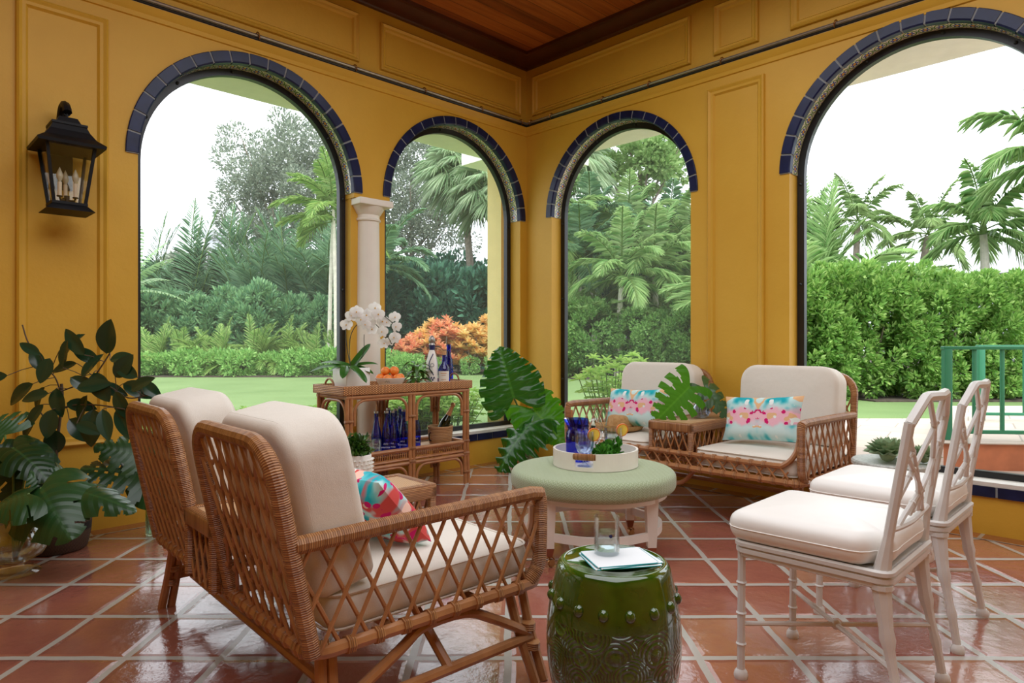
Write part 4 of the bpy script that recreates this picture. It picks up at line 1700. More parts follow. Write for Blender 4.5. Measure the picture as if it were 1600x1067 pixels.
        mb.tube([(xs, -d2 + 0.04, 0.135), (xs, d2 - 0.04, 0.135)], 0.0165, 8)
        mb.build('stretcher', M['rattan'], t)
        mb = MB()
        xm = sx * (w2 - 0.02)
        mb.tube(smooth_path([(xs, -d2 + 0.06, 0.14), (sx * (w2 - 0.01), -d2 * 0.35, zr - 0.07), (xm, -0.05, zr - 0.032), (xm, 0.10, zr - 0.034), (sx * (w2 - 0.01), d2 * 0.5, zr - 0.075), (xs, d2 - 0.05, 0.15)], 5), 0.0155, 8)
        mb.tube([(sx * (w2 - 0.16), 0.0, zr - 0.01), (xs, 0.03, 0.137)], 0.0155, 8)
        mb.build('bent_brace', M['rattan'], t)
    mb = MB()
    mb.tube([(-w2 - 0.0, -d2 + 0.13, 0.125), (w2 + 0.0, -d2 + 0.13, 0.125)], 0.0165, 8)
    mb.build('stretcher', M['rattan'], t)
    mb = MB()
    mb.tube(smooth_path([(-tw / 2 - 0.02, d2 - 0.05, zr - 0.01), (-tw / 4, d2 - 0.08, zr - 0.10), (0, d2 - 0.09, zr - 0.125), (tw / 4, d2 - 0.08, zr - 0.10), (tw / 2 + 0.02, d2 - 0.05, zr - 0.01)], 5), 0.014, 8)
    mb.build('bent_brace', M['rattan'], t)
    return t


settee('rattan two-seat settee with high lattice backs turned to the viewer, cream cushions', (-0.672, 2.462, 0), math.radians(-48), 1.40, 0.80, 0.31, 0.60, 0.85, 0.11, 0.475)
settee('rattan two-seat settee facing the viewer against the right wall, holding the hat and monstera vase', (1.262, 4.49, 0), math.radians(134.5), 1.67, 0.77, 0.32, 0.645, 0.88, 0.06, 0.49)


def pillow(name, label, w, h, th, mat, loc, rz, tilt, roll=0.0):
    mb = MB()
    mb.M = Matrix.Rotation(PI / 2, 4, 'X')
    nx, ny = 22, 14
    for sg in (-1, 1):
        vs, fs = [], []
        for j in range(ny + 1):
            for i in range(nx + 1):
                u, v = -1 + 2 * i / nx, -1 + 2 * j / ny
                pin = 1 - 0.075 * (1 - u * u) * v * v - 0.0
                pin2 = 1 - 0.075 * (1 - v * v) * u * u
                z = sg * th / 2 * max(0.0, (1 - u ** 4) * (1 - v ** 4)) ** 0.55
                vs.append((u * w / 2 * pin2, v * h / 2 * pin, z))
        for j in range(ny):
            for i in range(nx):
                q = [j * (nx + 1) + i, j * (nx + 1) + i + 1, (j + 1) * (nx + 1) + i + 1, (j + 1) * (nx + 1) + i]
                fs.append(q if sg > 0 else q[::-1])
        mb.add(vs, fs)
    o = mb.build(name, mat, smooth=80)
    o.location = loc
    o.rotation_mode = 'QUATERNION'
    o.rotation_quaternion = (Matrix.Rotation(rz, 4, 'Z') @ Matrix.Rotation(tilt, 4, 'X') @ Matrix.Rotation(roll, 4, 'Y')).to_quaternion()
    return tag(o, label, 'pillow')


def local(c, rz, x, y, z):
    a, b = math.cos(rz), math.sin(rz)
    return Vector((c[0] + x * a - y * b, c[1] + x * b + y * a, z))


NEAR, NRZ = (-0.672, 2.462), math.radians(-48)
FAR, FRZ = (1.262, 4.49), math.radians(134.5)
pillow('throw_pillow', 'teal and pink mirrored watercolour lumbar pillow on the settee seat beside the white chairs', 0.50, 0.285, 0.13, M['print'], local(FAR, FRZ, -0.47, 0.075, 0.625), FRZ, 0.30, 0.07)
pillow('throw_pillow', 'teal and pink watercolour pillow half hidden behind the straw hat and the monstera leaf', 0.50, 0.285, 0.13, M['print'], local(FAR, FRZ, 0.47, 0.06, 0.625), FRZ, 0.30, 0.04)
pillow('throw_pillow', 'red, pink and aqua abstract pillow on the near settee, seen through its lattice arm', 0.38, 0.30, 0.13, M['abstract'], local(NEAR, NRZ, 0.36, -0.045, 0.575), NRZ + 0.1, 0.75, 0.0)


# ------------------------------------------------------------------ round ottoman
def ottoman():
    t = thing('round_ottoman', 'round pale green upholstered ottoman on white legs with brass casters, carrying the tray', 'ottoman', (0.425, 3.52, 0), math.radians(2))
    R = 0.43
    mb = MB()
    mb.slab([(R * math.cos(a), R * math.sin(a)) for a in [2 * PI * i / 64 for i in range(64)]], 0.335, 0.437, 0.035, 5, 0.008, 8)
    mb.build('padded_top', M['ottoman'], t, smooth=60)
    mb = MB()
    mb.lathe([(0.0, 0.31), (R - 0.045, 0.31), (R - 0.045, 0.337), (0, 0.337)], 48)
    mb.build('apron', M['white_wood'], t)
    for k in range(4):
        a = PI / 4 + k * PI / 2
        x, y = 0.355 * math.cos(a), 0.355 * math.sin(a)
        mb = MB()
        q0, q1 = 0.021, 0.03
        vs = [(x + sx * q0, y + sy * q0, 0.085) for sx, sy in ((-1, -1), (1, -1), (1, 1), (-1, 1))] + [(x + sx * q1, y + sy * q1, 0.335) for sx, sy in ((-1, -1), (1, -1), (1, 1), (-1, 1))]
        mb.hexa(vs)
        lg = mb.build('leg', M['white_wood'], t, smooth=0)
        mb = MB()
        q0, q1 = 0.014, 0.0225
        vs = [(x + sx * q0, y + sy * q0, 0.052) for sx, sy in ((-1, -1), (1, -1), (1, 1), (-1, 1))] + [(x + sx * q1, y + sy * q1, 0.092) for sx, sy in ((-1, -1), (1, -1), (1, 1), (-1, 1))]
        mb.hexa(vs)
        mb.build('copper_cap', M['copper'], lg, smooth=0)
        mb = MB()
        mb.M = Matrix.Translation((x + 0.008, y - 0.008, 0.02)) @ Matrix.Rotation(0.6, 4, 'Z') @ Matrix.Rotation(PI / 2, 4, 'X')
        mb.lathe([(0.0, -0.007), (0.018, -0.007), (0.02, 0), (0.018, 0.007), (0.0, 0.007)], 16)
        mb.M = None
        mb.tube(arc((x + 0.004, y - 0.004, 0.03), 0.02, 0.2, 2.6, 8), 0.004, 6)
        mb.tube([(x, y, 0.034), (x, y, 0.056)], 0.006, 8)
        mb.build('brass_caster', M['brass'], lg)
        # bowed stretcher to the next leg
        b = a + PI / 2
        p0, p1 = Vector((x, y, 0.145)), Vector((0.355 * math.cos(b), 0.355 * math.sin(b), 0.145))
        mid = (p0 + p1) / 2
        out = Vector((mid.x, mid.y, 0)).normalized()
        mb = MB()
        n = 14
        vs = []
        for i in range(n + 1):
            c = p0.lerp(p1, i / n) + out * (0.10 * math.sin(PI * i / n))
            for (q, z) in ((-0.011, -0.02), (0.011, -0.02), (0.011, 0.02), (-0.011, 0.02)):
                vs.append(c + out * q + Vector((0, 0, z)))
        fs = [[i * 4 + k2, (i + 1) * 4 + k2, (i + 1) * 4 + (k2 + 1) % 4, i * 4 + (k2 + 1) % 4] for i in range(n) for k2 in range(4)]
        mb.add(vs, fs)
        mb.build('bowed_stretcher', M['white_wood'], t, smooth=30)
    return t


ottoman()


# ------------------------------------------------------------------ white dining chairs
def bamboo(mb, pts, r, node=0.11, n=8):
    """a rod with bamboo knuckles"""
    P = [Vector(p) for p in pts]
    if len(P) == 2:
        L = (P[1] - P[0]).length
        k = max(1, round(L / node))
        out, rad = [], []
        for i in range(k):
            for f, s in ((0.0, 1.0 if i == 0 else 1.3), (0.05, 1.0), (0.5, 0.93), (0.95, 1.0)):
                out.append(P[0].lerp(P[1], (i + f) / k))
                rad.append(r * s)
        out.append(P[1])
        rad.append(r)
        mb.tube(out, rad, n)
    else:
        mb.tube(P, r, n)
        for i in range(2, len(P) - 2, 4):
            d = (P[i + 1] - P[i - 1]).normalized()
            mb.tube([P[i] - d * 0.006, P[i], P[i] + d * 0.006], [r, r * 1.3, r], n)


def seat_outline():
    half = [(0.0, -0.222), (0.08, -0.222), (0.14, -0.225), (0.17, -0.22), (0.182, -0.2), (0.192, -0.182), (0.217, -0.172), (0.236, -0.155), (0.245, -0.13), (0.246, -0.06), (0.247, 0.02), (0.248, 0.10), (0.248, 0.17),
            (0.246, 0.205), (0.235, 0.235), (0.212, 0.252), (0.18, 0.256), (0.11, 0.257), (0.05, 0.257)]
    return half + [(0.0, 0.257)] + [(-x, y) for x, y in half[:0:-1]]


def dining_chair(label, loc, rz):
    t = thing('dining_chair', label, 'chair', loc, rz, None)

    def bk(x, z):
        y = -0.198 - 0.085 * max(0, (z - 0.42)) / 0.52 + 0.10 * (0.2 - abs(x)) * -1.0 * min(1, max(0, (z - 0.5) / 0.2))
        return Vector((x, y, z))
    for sx in (-1, 1):
        mb = MB()
        x = sx * 0.21
        bamboo(mb, [(x, 0.215, 0.012), (x, 0.212, 0.415)], 0.0135, 0.105)
        mb.lathe([(0.0, 0.0), (0.021, 0.0), (0.023, 0.01), (0.02, 0.022), (0.014, 0.03), (0.0, 0.03)], 14, (x, 0.215, 0))
        mb.tube([(x, 0.212, 0.40), (x - sx * 0.02, 0.20, 0.413)], 0.012, 8)
        mb.build('front_leg', M['white_paint'], t)
        mb = MB()
        pts = smooth_path([(sx * 0.222, -0.262, 0.012), (sx * 0.217, -0.243, 0.13), (sx * 0.209, -0.218, 0.26), (sx * 0.203, -0.2, 0.405)], 5)
        rad = [0.0135 + 0.0135 * max(0, (i / 15 - 0.5) / 0.5) for i in range(len(pts))]
        for i in (5, 10):
            rad[i] *= 1.25
        mb.tube(pts, rad, 8)
        mb.lathe([(0.0, 0.0), (0.021, 0.0), (0.023, 0.01), (0.02, 0.022), (0.014, 0.03), (0.0, 0.03)], 14, (sx * 0.222, -0.262, 0))
        mb.tube([(sx * 0.203, -0.2, 0.398), (sx * 0.203, -0.2, 0.412)], [0.0315, 0.0315], 10)
        mb.build('rear_leg', M['white_paint'], t)
        mb = MB()
        pts = [bk(sx * 0.203, 0.405 + (0.875 - 0.405) * i / 10) for i in range(11)]
        rad = [0.029 - 0.0148 * min(1, i / 3) for i in range(11)]
        mb.tube(pts, rad, 8)
        mb.build('stile', M['white_paint'], t)
    mb = MB()
    cr = [(-0.203, 0.868), (-0.16, 0.903), (-0.118, 0.938), (-0.105, 0.943), (-0.05, 0.942), (0, 0.940), (0.05, 0.942), (0.105, 0.943), (0.118, 0.938), (0.16, 0.903), (0.203, 0.868)]
    mb.tube([bk(x, z) for x, z in cr], 0.0145, 8)
    mb.build('crest_rail', M['white_paint'], t)
    mb = MB()
    fr = [((-0.2, 0.85), (0.045, 0.585)), ((0.2, 0.85), (-0.045, 0.585)), ((-0.2, 0.635), (0.085, 0.935)), ((0.2, 0.635), (-0.085, 0.935)),
          ((-0.2, 0.755), (-0.135, 0.79)), ((0.2, 0.755), (0.135, 0.79)), ((-0.13, 0.565), (0.198, 0.79)), ((0.13, 0.565), (-0.198, 0.79))]
    for (a, b) in fr:
        k = 8
        pts = [bk(a[0] + (b[0] - a[0]) * i / k, a[1] + (b[1] - a[1]) * i / k) for i in range(k + 1)]
        bamboo(mb, pts, 0.0078)
    mb.tube([bk(-0.203 + 0.406 * i / 10, 0.568 - 0.012 * math.sin(PI * i / 10)) for i in range(11)], 0.0105, 8)
    mb.build('fretwork_back', M['white_paint'], t)
    mb = MB()
    for (z, g, r) in ((0.425, 0.0, 0.0125), (0.445, 0.004, 0.0105), (0.41, -0.004, 0.0095)):
        mb.tube([(p[0], p[1], z) for p in rrect(0.452 + 2 * g, 0.445 + 2 * g, 0.03, 4)], r, 6, closed=True)
    mb.rbox((0, 0, 0.438), (0.44, 0.43, 0.02), 0.004)
    mb.build('seat_frame', M['white_paint'], t)
    mb = MB()
    mb.M = Matrix.Translation((0, 0.0, 0))
    mb.slab(seat_outline(), 0.452, 0.548, 0.04, 5, 0.018, 7)
    cu = mb.build('seat_cushion', M['vinyl'], t, smooth=60)
    mb = MB()
    mb.M = Matrix.Translation((0, 0.0, 0))
    mb.tube([(p[0] * 1.001, p[1] * 1.001, 0.498) for p in seat_outline()], 0.0022, 5, closed=True)
    mb.build('seam', M['vinyl'], cu)
    mb = MB()
    for sx in (-1, 1):
        bamboo(mb, [(sx * 0.21, 0.212, 0.178), (-sx * 0.214, -0.235, 0.178)], 0.0085, 0.14)
    mb.ball((0, -0.01, 0.178), 0.017, 10)
    mb.build('cross_stretcher', M['white_paint'], t)
    return t


CH = (0.988 + 0.092, 2.19)
dining_chair('white bamboo-style metal chair with white seat, nearer of the pair, in front of the other', (1.05, 2.182, 0), math.radians(45.4))
dining_chair('white bamboo-style metal chair with white seat, standing behind the nearer one by the low wall', (1.545, 2.70, 0), math.radians(45.4))


# ------------------------------------------------------------------ rattan console
CON, CRZ = (-0.858, 4.957), math.radians(44.5)


def con(x, y, z):
    return local(CON, CRZ, x, y, z)


def con_px(px, y, z):
    """console point that sits at across-depth y and is seen in column px"""
    u = (px - 800) / F
    a, b = math.cos(CRZ), math.sin(CRZ)
    # X = cx + x a - y b ; Y = cy + x b + y a ; X = u Y
    x = (u * (CON[1] + y * a) - CON[0] + y * b) / (a - u * b)
    return con(x, y, z)


def console():
    t = thing('rattan_console', 'long rattan console table with arched bays and a woven tray top, by the left arches', 'console table', (CON[0], CON[1], 0), CRZ)
    L, D = 1.08, 0.38
    l2, d2 = L / 2, D / 2
    zr = 0.735
    # legs of paired poles
    for (x, y, dx, dy) in ((-l2, -d2, 1, 0), (l2, -d2, -1, 0), (-l2, d2, 1, 0), (l2, d2, -1, 0), (0, -d2, 1, 0), (0, d2, 1, 0)):
        mb = MB()
        sp = 0.012 * (0 if x == 0 else (1 if x > 0 else -1))
        xs = (x + dx * 0.012, x + dx * 0.042) if x else (-0.016, 0.016)
        for q in xs:
            mb.tube([(q + sp, y, 0.0), (q, y, 0.3), (q, y, zr)], 0.0145, 8)
        lg = mb.build('leg', M['rattan'], t)
        mb = MB()
        for z in (0.09, 0.235, 0.33, 0.56):
            mb.tube([(sum(xs) / 2, y, z - 0.012), (sum(xs) / 2, y, z + 0.012)], 0.034, 10, flat=0.62) if False else mb.rbox((sum(xs) / 2 + sp * (0.7 if z < 0.2 else 0), y, z), (0.066, 0.036, 0.024), 0.012)
        mb.build('cane_wrap', M['wrap'], lg)
    # rails
    mb = MB()
    for z, r in ((0.722, 0.0155), (0.325, 0.014), (0.225, 0.0145), (0.252, 0.009)):
        for y in (-d2, d2):
            mb.tube([(-l2, y, z), (l2, y, z)], r, 8)
        for x in (-l2 + 0.02, l2 - 0.02):
            mb.tube([(x, -d2, z), (x, d2, z)], r, 8)
    mb.build('rail', M['rattan'], t)
    # arches in every bay
    def bay(ax, ay, bx, by, zlo, zhi, r=0.0105, rc=0.085):
        a, b = Vector((ax, ay, 0)), Vector((bx, by, 0))
        d = (b - a).normalized()
        pts = [a + Vector((0, 0, zlo))]
        pts += [a + d * (rc - rc * math.cos(PI / 2 * i / 5)) + Vector((0, 0, zhi - rc + rc * math.sin(PI / 2 * i / 5))) for i in range(6)]
        pts += [b - d * (rc - rc * math.sin(PI / 2 * i / 5)) + Vector((0, 0, zhi - rc + rc * math.cos(PI / 2 * i / 5))) for i in range(6)]
        pts += [b + Vector((0, 0, zlo))]
        mb = MB()
        mb.tube(pts, r, 8)
        mb.build('bent_arch', M['rattan'], t)
    for y in (-d2, d2):
        for s in (-1, 1):
            x0, x1 = sorted((s * 0.043, s * (l2 - 0.068)))
            bay(x0, y, x1, y, 0.53, 0.70)
            bay(x0, y, x1, y, 0.075, 0.205)
    for x in (-l2 + 0.02, l2 - 0.02):
        bay(x, -d2 + 0.03, x, d2 - 0.03, 0.53, 0.70, rc=0.1)
        bay(x, -d2 + 0.03, x, d2 - 0.03, 0.075, 0.205, rc=0.1)
    # gallery with spindles
    mb = MB()
    for y in (-d2, d2):
        for s in (-1, 1):
            x0, x1 = sorted((s * 0.036, s * (l2 - 0.06)))
            mb.tube([(x0, y, 0.31), (x1, y, 0.31), (x1, y, 0.262), (x0, y, 0.262)], 0.005, 6, closed=True)
            k = 24
            for i in range(k):
                x = x0 + (x1 - x0) * (i + 0.5) / k
                mb.tube([(x, y, 0.262), (x, y, 0.312)], 0.004, 5)
    for x in (-l2 + 0.02, l2 - 0.02):
        for i in range(16):
            y = -d2 + 0.03 + (D - 0.06) * i / 15
            mb.tube([(x, y, 0.255), (x, y, 0.322)], 0.004, 5)
    mb.build('spindle_gallery', M['rattan'], t)
    mb = MB()
    mb.rbox((0, 0, 0.294), (L - 0.03, D - 0.01, 0.012), 0.003)
    mb.build('lower_shelf', M['cane'], t)
    # tray top
    mb = MB()
    mb.rbox((0, 0, 0.744), (L + 0.02, D + 0.02, 0.014), 0.004)
    mb.build('tray_floor', M['wicker'], t)
    mb = MB()
    h = 0.062
    for y in (-d2 - 0.012, d2 + 0.012):
        mb.rbox((0, y, 0.738 + h / 2), (L + 0.05, 0.018, h), 0.006)
    for x in (-l2 - 0.016, l2 + 0.016):
        mb.rbox((x, 0, 0.738 + h / 2), (0.018, D + 0.01, h), 0.006)
    mb.build('tray_rim', M['wicker'], t)
    for x in (-l2 - 0.012, l2 + 0.012):
        mb = MB()
        mb.tube(arc((x, 0, 0.79), 0.058, 0, PI, 12, (0, 1, 0), (0, 0, 0.95)), 0.0075, 8)
        mb.build('handle', M['wrap'], t)
    return t


console()


# ------------------------------------------------------------------ garden stools
def green_stool():
    t = thing('ceramic_garden_stool', 'glossy bottle-green ceramic garden stool with combed swirls, carrying a napkin and glass', 'garden stool', (0.298, 1.965, 0))
    mb = MB()
    prof = [(0.0, 0.002), (0.135, 0.002), (0.148, 0.008), (0.152, 0.02), (0.158, 0.035)]
    for i in range(1, 24):
        z = 0.035 + 0.385 * i / 24
        prof.append((0.158 + 0.039 * math.sin(PI * (z - 0.02) / 0.43) ** 0.8, z))
    prof += [(0.168, 0.432), (0.163, 0.447), (0.155, 0.456), (0.147, 0.459), (0.141, 0.456), (0.135, 0.449), (0.06, 0.447), (0.0, 0.447)]
    mb.lathe(prof, 72)
    mb.build('body', M['green_glaze'], t, smooth=50)
    for i in range(16):
        a = 2 * PI * i / 16 + 0.1
        mb = MB()
        mb.ball((0.181 * math.cos(a), 0.181 * math.sin(a), 0.362), 0.0175, 14, (0.9, 0.9, 1))
        mb.build('stud', M['green_glaze'], t)
    return t


green_stool()


def lattice_stool():
    t = thing('pierced_stool_table', 'white pierced lattice stool with a speckled stone top, behind the white chairs', 'side table', (1.985, 3.46, 0))

    def rad(z):
        return 0.165 + 0.022 * math.sin(PI * z / 0.45)
    mb = MB()
    for s in (-1, 1):
        for k in range(16):
            pts = []
            for i in range(17):
                z = 0.03 + 0.40 * i / 16
                a = 2 * PI * k / 16 + s * 1.25 * (z - 0.23) / 0.4
                pts.append((rad(z) * math.cos(a), rad(z) * math.sin(a), z))
            mb.tube(pts, 0.009, 6)
    mb.build('pierced_body', M['bisque'], t)
    mb = MB()
    for z in (0.02, 0.215, 0.435):
        mb.lathe([(rad(z) - 0.012, z - 0.02), (rad(z) + 0.006, z - 0.02), (rad(z) + 0.01, z), (rad(z) + 0.006, z + 0.02), (rad(z) - 0.012, z + 0.02), (rad(z) - 0.012, z - 0.02)], 36)
    mb.build('band', M['bisque'], t)
    mb = MB()
    mb.lathe([(0.0, 0.455), (0.195, 0.455), (0.202, 0.462), (0.202, 0.476), (0.195, 0.484), (0.0, 0.484)], 48)
    mb.build('stone_top', M['stone_top'], t, label='speckled grey stone top')
    return t


lattice_stool()

# ------------------------------------------------------------------ things on the ottoman
TC = Vector((0.445, 3.56, 0.4455))


def round_tray():
    t = thing('round_tray', 'round ivory tray with brown wrapped handle cut-outs on the green ottoman', 'tray', TC)
    R, h = 0.225, 0.088
    mb = MB()
    n = 72
    ha = [math.radians(-112), math.radians(68)]
    half = 0.245

    def seg(a0, a1, z0, z1):
        vs = []
        for z in (z0, z1):
            for (a, r) in ((a0, R), (a1, R), (a1, R - 0.011), (a0, R - 0.011)):
                vs.append((r * math.cos(a), r * math.sin(a), z))
        mb.hexa(vs)
    for i in range(n):
        a0, a1 = 2 * PI * i / n, 2 * PI * (i + 1) / n
        m_ = (a0 + a1) / 2
        inh = any(abs((m_ - q + PI) % (2 * PI) - PI) < half for q in ha)
        if inh:
            seg(a0, a1, 0.0, 0.02)
        else:
            seg(a0, a1, 0.0, h)
    mb.lathe([(0.0, 0.0), (R - 0.005, 0.0), (R - 0.005, 0.008), (0.0, 0.008)], n)
    mb.build('tray_body', M['tray_lacquer'], t, smooth=30)
    for q in ha:
        mb = MB()
        for k in range(13):
            a = q - half - 0.03 + (2 * half + 0.06) * k / 12
        mb.tube([((R - 0.0055) * math.cos(q - half - 0.02 + (2 * half + 0.04) * k / 12), (R - 0.0055) * math.sin(q - half - 0.02 + (2 * half + 0.04) * k / 12), h - 0.016) for k in range(13)], 0.0175, 10, flat=0.55)
        mb.build('wrapped_handle', M['dark_wood'] if False else M['wrap'], t)


round_tray()
TZ = TC.z + 0.0085


def pitcher():
    t = thing('glass_pitcher', 'cobalt blue glass pitcher with a clear handle at the left of the tray', 'pitcher', (TC.x - 0.085, TC.y + 0.06, TZ))

    def lip(a, z):
        d = math.cos(a - PI)
        return (max(0, d) ** 4) * 0.4 * max(0, (z - 0.17) / 0.06) - 0.1 * max(0, (z - 0.19) / 0.04) * max(0, -d)
    mb = MB()
    mb.lathe([(0.0, 0.001), (0.058, 0.001), (0.066, 0.01), (0.067, 0.12), (0.066, 0.15), (0.06, 0.162), (0.055, 0.172), (0.055, 0.19), (0.058, 0.21), (0.06, 0.228)], 40, ripple=lip)
    mb.build('body', M['blue_glass_deep'], t, smooth=60)
    mb = MB()
    mb.tube(smooth_path([(0.058, 0, 0.215), (0.10, 0.0, 0.225), (0.125, 0, 0.19), (0.118, 0, 0.13), (0.09, 0, 0.085), (0.066, 0, 0.07)], 5), 0.008, 8)
    mb.build('clear_handle', M['clear_glass'], t, label='clear glass handle')


pitcher()


def goblet(label, x, y, mat):
    t = thing('beaded_goblet', label, 'glass', (TC.x + x, TC.y + y, TZ), 0, None)
    mb = MB()
    mb.lathe([(0.0, 0.001), (0.036, 0.001), (0.037, 0.005), (0.018, 0.011), (0.010, 0.02), (0.009, 0.045), (0.014, 0.056), (0.035, 0.075), (0.047, 0.1), (0.05, 0.13), (0.0485, 0.185), (0.047, 0.185), (0.0475, 0.13), (0.044, 0.102), (0.03, 0.078), (0.0, 0.066)], 36,
             ripple=lambda a, z: 0.012 * math.sin(z * 620) if z > 0.07 else 0)
    mb.build('glass_body', mat, t, smooth=60)
    mb = MB()
    mb.lathe([(0.0, 0.068), (0.029, 0.08), (0.042, 0.103), (0.045, 0.13), (0.0445, 0.155), (0.0, 0.155)], 28)
    mb.build('drink', M['water'], t, smooth=60)
    return t


goblet('pale blue beaded goblet at the front of the tray, in front of the blue pitcher', -0.07, -0.115, M['pale_glass'])
goblet('clear beaded goblet at the back of the tray, behind the mint', 0.10, 0.03, M['clear_glass'])


def citrus(label, p, rz, tilt):
    t = thing('orange_slice', label, 'fruit slice', p, rz)
    mb = MB()
    mb.M = Matrix.Rotation(PI / 2 + tilt, 4, 'X')
    mb.lathe([(0.0, -0.004), (0.031, -0.004), (0.031, 0.004), (0.0, 0.004)], 28)
    mb.build('flesh', M['lemon'], t)
    mb = MB()
    mb.M = Matrix.Rotation(PI / 2 + tilt, 4, 'X')
    mb.lathe([(0.0305, -0.0045), (0.035, -0.0045), (0.036, 0), (0.035, 0.0045), (0.0305, 0.0045), (0.0305, -0.0045)], 28)
    mb.build('rind', M['orange'], t)


citrus('orange slice on the rim of the front goblet', (TC.x - 0.07 + 0.047, TC.y - 0.118, TZ + 0.165), 0.35, 0.12)
citrus('orange slice on the rim of the back goblet', (TC.x + 0.10 + 0.047, TC.y + 0.028, TZ + 0.17), 0.35, 0.15)

t_ = thing('glass_bowl', 'small clear glass bowl holding a bunch of mint on the tray', 'bowl', (TC.x + 0.06, TC.y - 0.075, TZ))
mb = MB()
mb.lathe([(0.0, 0.002), (0.03, 0.002), (0.048, 0.02), (0.055, 0.05), (0.053, 0.05), (0.045, 0.022), (0.0, 0.008)], 28)
mb.build('bowl_body', M['clear_glass'], t_, smooth=60)
t_ = thing('mint_bunch', 'bunch of fresh green mint in the small glass bowl on the tray', 'herbs', (TC.x + 0.06, TC.y - 0.075, TZ + 0.02))
fo = Foliage()
fo.cloud(260, (0.06, 0.055, 0.042), 0.034, 0.021, clumps=14, tight=0.4, base=(0, 0, 0.052), shell=0.45, up=0.7, fold=0.2)
fo.build('mint_leaves', M['herb'], t_)
mb = MB()
for i in range(9):
    a = i * 0.7
    mb.tube([(0.01 * math.cos(a), 0.01 * math.sin(a), -0.008), (0.03 * math.cos(a), 0.028 * math.sin(a), 0.05)], 0.002, 5)
mb.build('stems', M['green_stem'], t_)

# ------------------------------------------------------------------ on the green stool
t_ = thing('folded_napkin', 'white linen napkin with teal edging folded on the green stool', 'napkin', (0.315, 1.955, 0.4595), math.radians(12))
mb = MB()
for i, (dz, rot, sx, sy, ox) in enumerate(((0.0, 0.0, 0.20, 0.155, 0.0), (0.003, 0.09, 0.195, 0.148, 0.006), (0.006, 0.03, 0.185, 0.146, -0.002))):
    mb.M = Matrix.Translation((ox, 0, dz + 0.0025)) @ Matrix.Rotation(rot, 4, 'Z')
    mb.rbox((0, 0, 0), (sx, sy, 0.0036), 0.0016, 2, 6)
mb.M = None
mb.build('linen', M['napkin'], t_, smooth=40)
mb = MB()
for i, (dz, rot, sx, sy, ox) in enumerate(((0.0, 0.0, 0.202, 0.157, 0.0), (0.003, 0.09, 0.197, 0.15, 0.006), (0.006, 0.03, 0.187, 0.148, -0.002))):
    c, s = math.cos(rot), math.sin(rot)
    mb.tube([(ox + x * c - y * s, x * s + y * c, dz + 0.0025) for x, y in rrect(sx, sy, 0.012, 3)], 0.0016, 5, closed=True)
mb.build('teal_edging', M['teal_trim'], t_, label='teal stitched edging')
t_ = thing('water_tumbler', 'clear straight tumbler of water with a blue dot, on the napkin', 'glass', (0.282, 1.985, 0.4685))
mb = MB()
mb.lathe([(0.0, 0.001), (0.036, 0.001), (0.0375, 0.004), (0.0375, 0.112), (0.0355, 0.112), (0.0355, 0.014), (0.0, 0.012)], 40)
mb.build('glass_body', M['clear_glass'], t_, smooth=60)
mb = MB()
mb.lathe([(0.0, 0.0125), (0.035, 0.0145), (0.035, 0.066), (0.0, 0.066)], 32)
mb.build('water', M['water'], t_, smooth=50)
mb = MB()
mb.M = Matrix.Translation((0.0065, -0.0372, 0.062)) @ Matrix.Rotation(PI / 2, 4, 'X')
mb.lathe([(0.0, 0.0012), (0.005, 0.001), (0.005, 0.0), (0.0, 0.0)], 18)
mb.build('blue_dot', M['ink_navy'], t_, label='round navy blue dot')

# ------------------------------------------------------------------ straw hat and vase on the far settee
hp = local(FAR, FRZ, 0.56, 0.13, 0.462)
t_ = thing('straw_hat', 'woven straw hat lying on the left seat of the far settee', 'hat', hp, 0.3)
mb = MB()
mb.lathe([(0.0, 0.108), (0.03, 0.112), (0.065, 0.108), (0.082, 0.095), (0.09, 0.06), (0.094, 0.02), (0.098, 0.008), (0.12, 0.006), (0.15, 0.018), (0.172, 0.04), (0.176, 0.042), (0.155, 0.012), (0.12, 0.0), (0.09, 0.0), (0.0, 0.0)], 48,
         ripple=lambda a, z: 0.035 * math.cos(2 * a) + (0.02 * math.sin(3 * a + 1) if z < 0.05 else 0))
mb.build('straw_body', M['straw'], t_, smooth=60)
mb = MB()
mb.lathe([(0.0955, 0.012), (0.0965, 0.02), (0.0935, 0.036), (0.0915, 0.036)], 48, ripple=lambda a, z: 0.035 * math.cos(2 * a))
mb.build('hat_band', M['rope'], t_, smooth=60)


class Plant:
    def __init__(s, t):
        s.t = t
        s.o = t.location.copy()

    def leaf(s, base, tip, normal, width, kind='heart', mat=None, name='leaf', **kw):
        base, tip = Vector(base) - s.o, Vector(tip) - s.o
        mb = MB()
        L = (tip - base).length
        mb.M = leaf_matrix(base, tip - base, normal)
        mb.add(*big_leaf(L, width, kind, **kw))
        return mb.build(name, mat, s.t, smooth=180)

    def stem(s, pts, r, mat, name='stem'):
        mb = MB()
        mb.tube(smooth_path([Vector(p) - s.o for p in pts], 5), r, 7)
        return mb.build(name, mat, s.t)


def glass_vase(name, label, cat, loc, prof, mat, water=None, n=36):
    t = thing(name, label, cat, loc)
    mb = MB()
    mb.lathe(prof, n)
    mb.build('glass_body', mat, t, smooth=60)
    if water:
        mb = MB()
        mb.lathe(water, n)
        mb.build('water', M['water'], t, smooth=60)
    return t


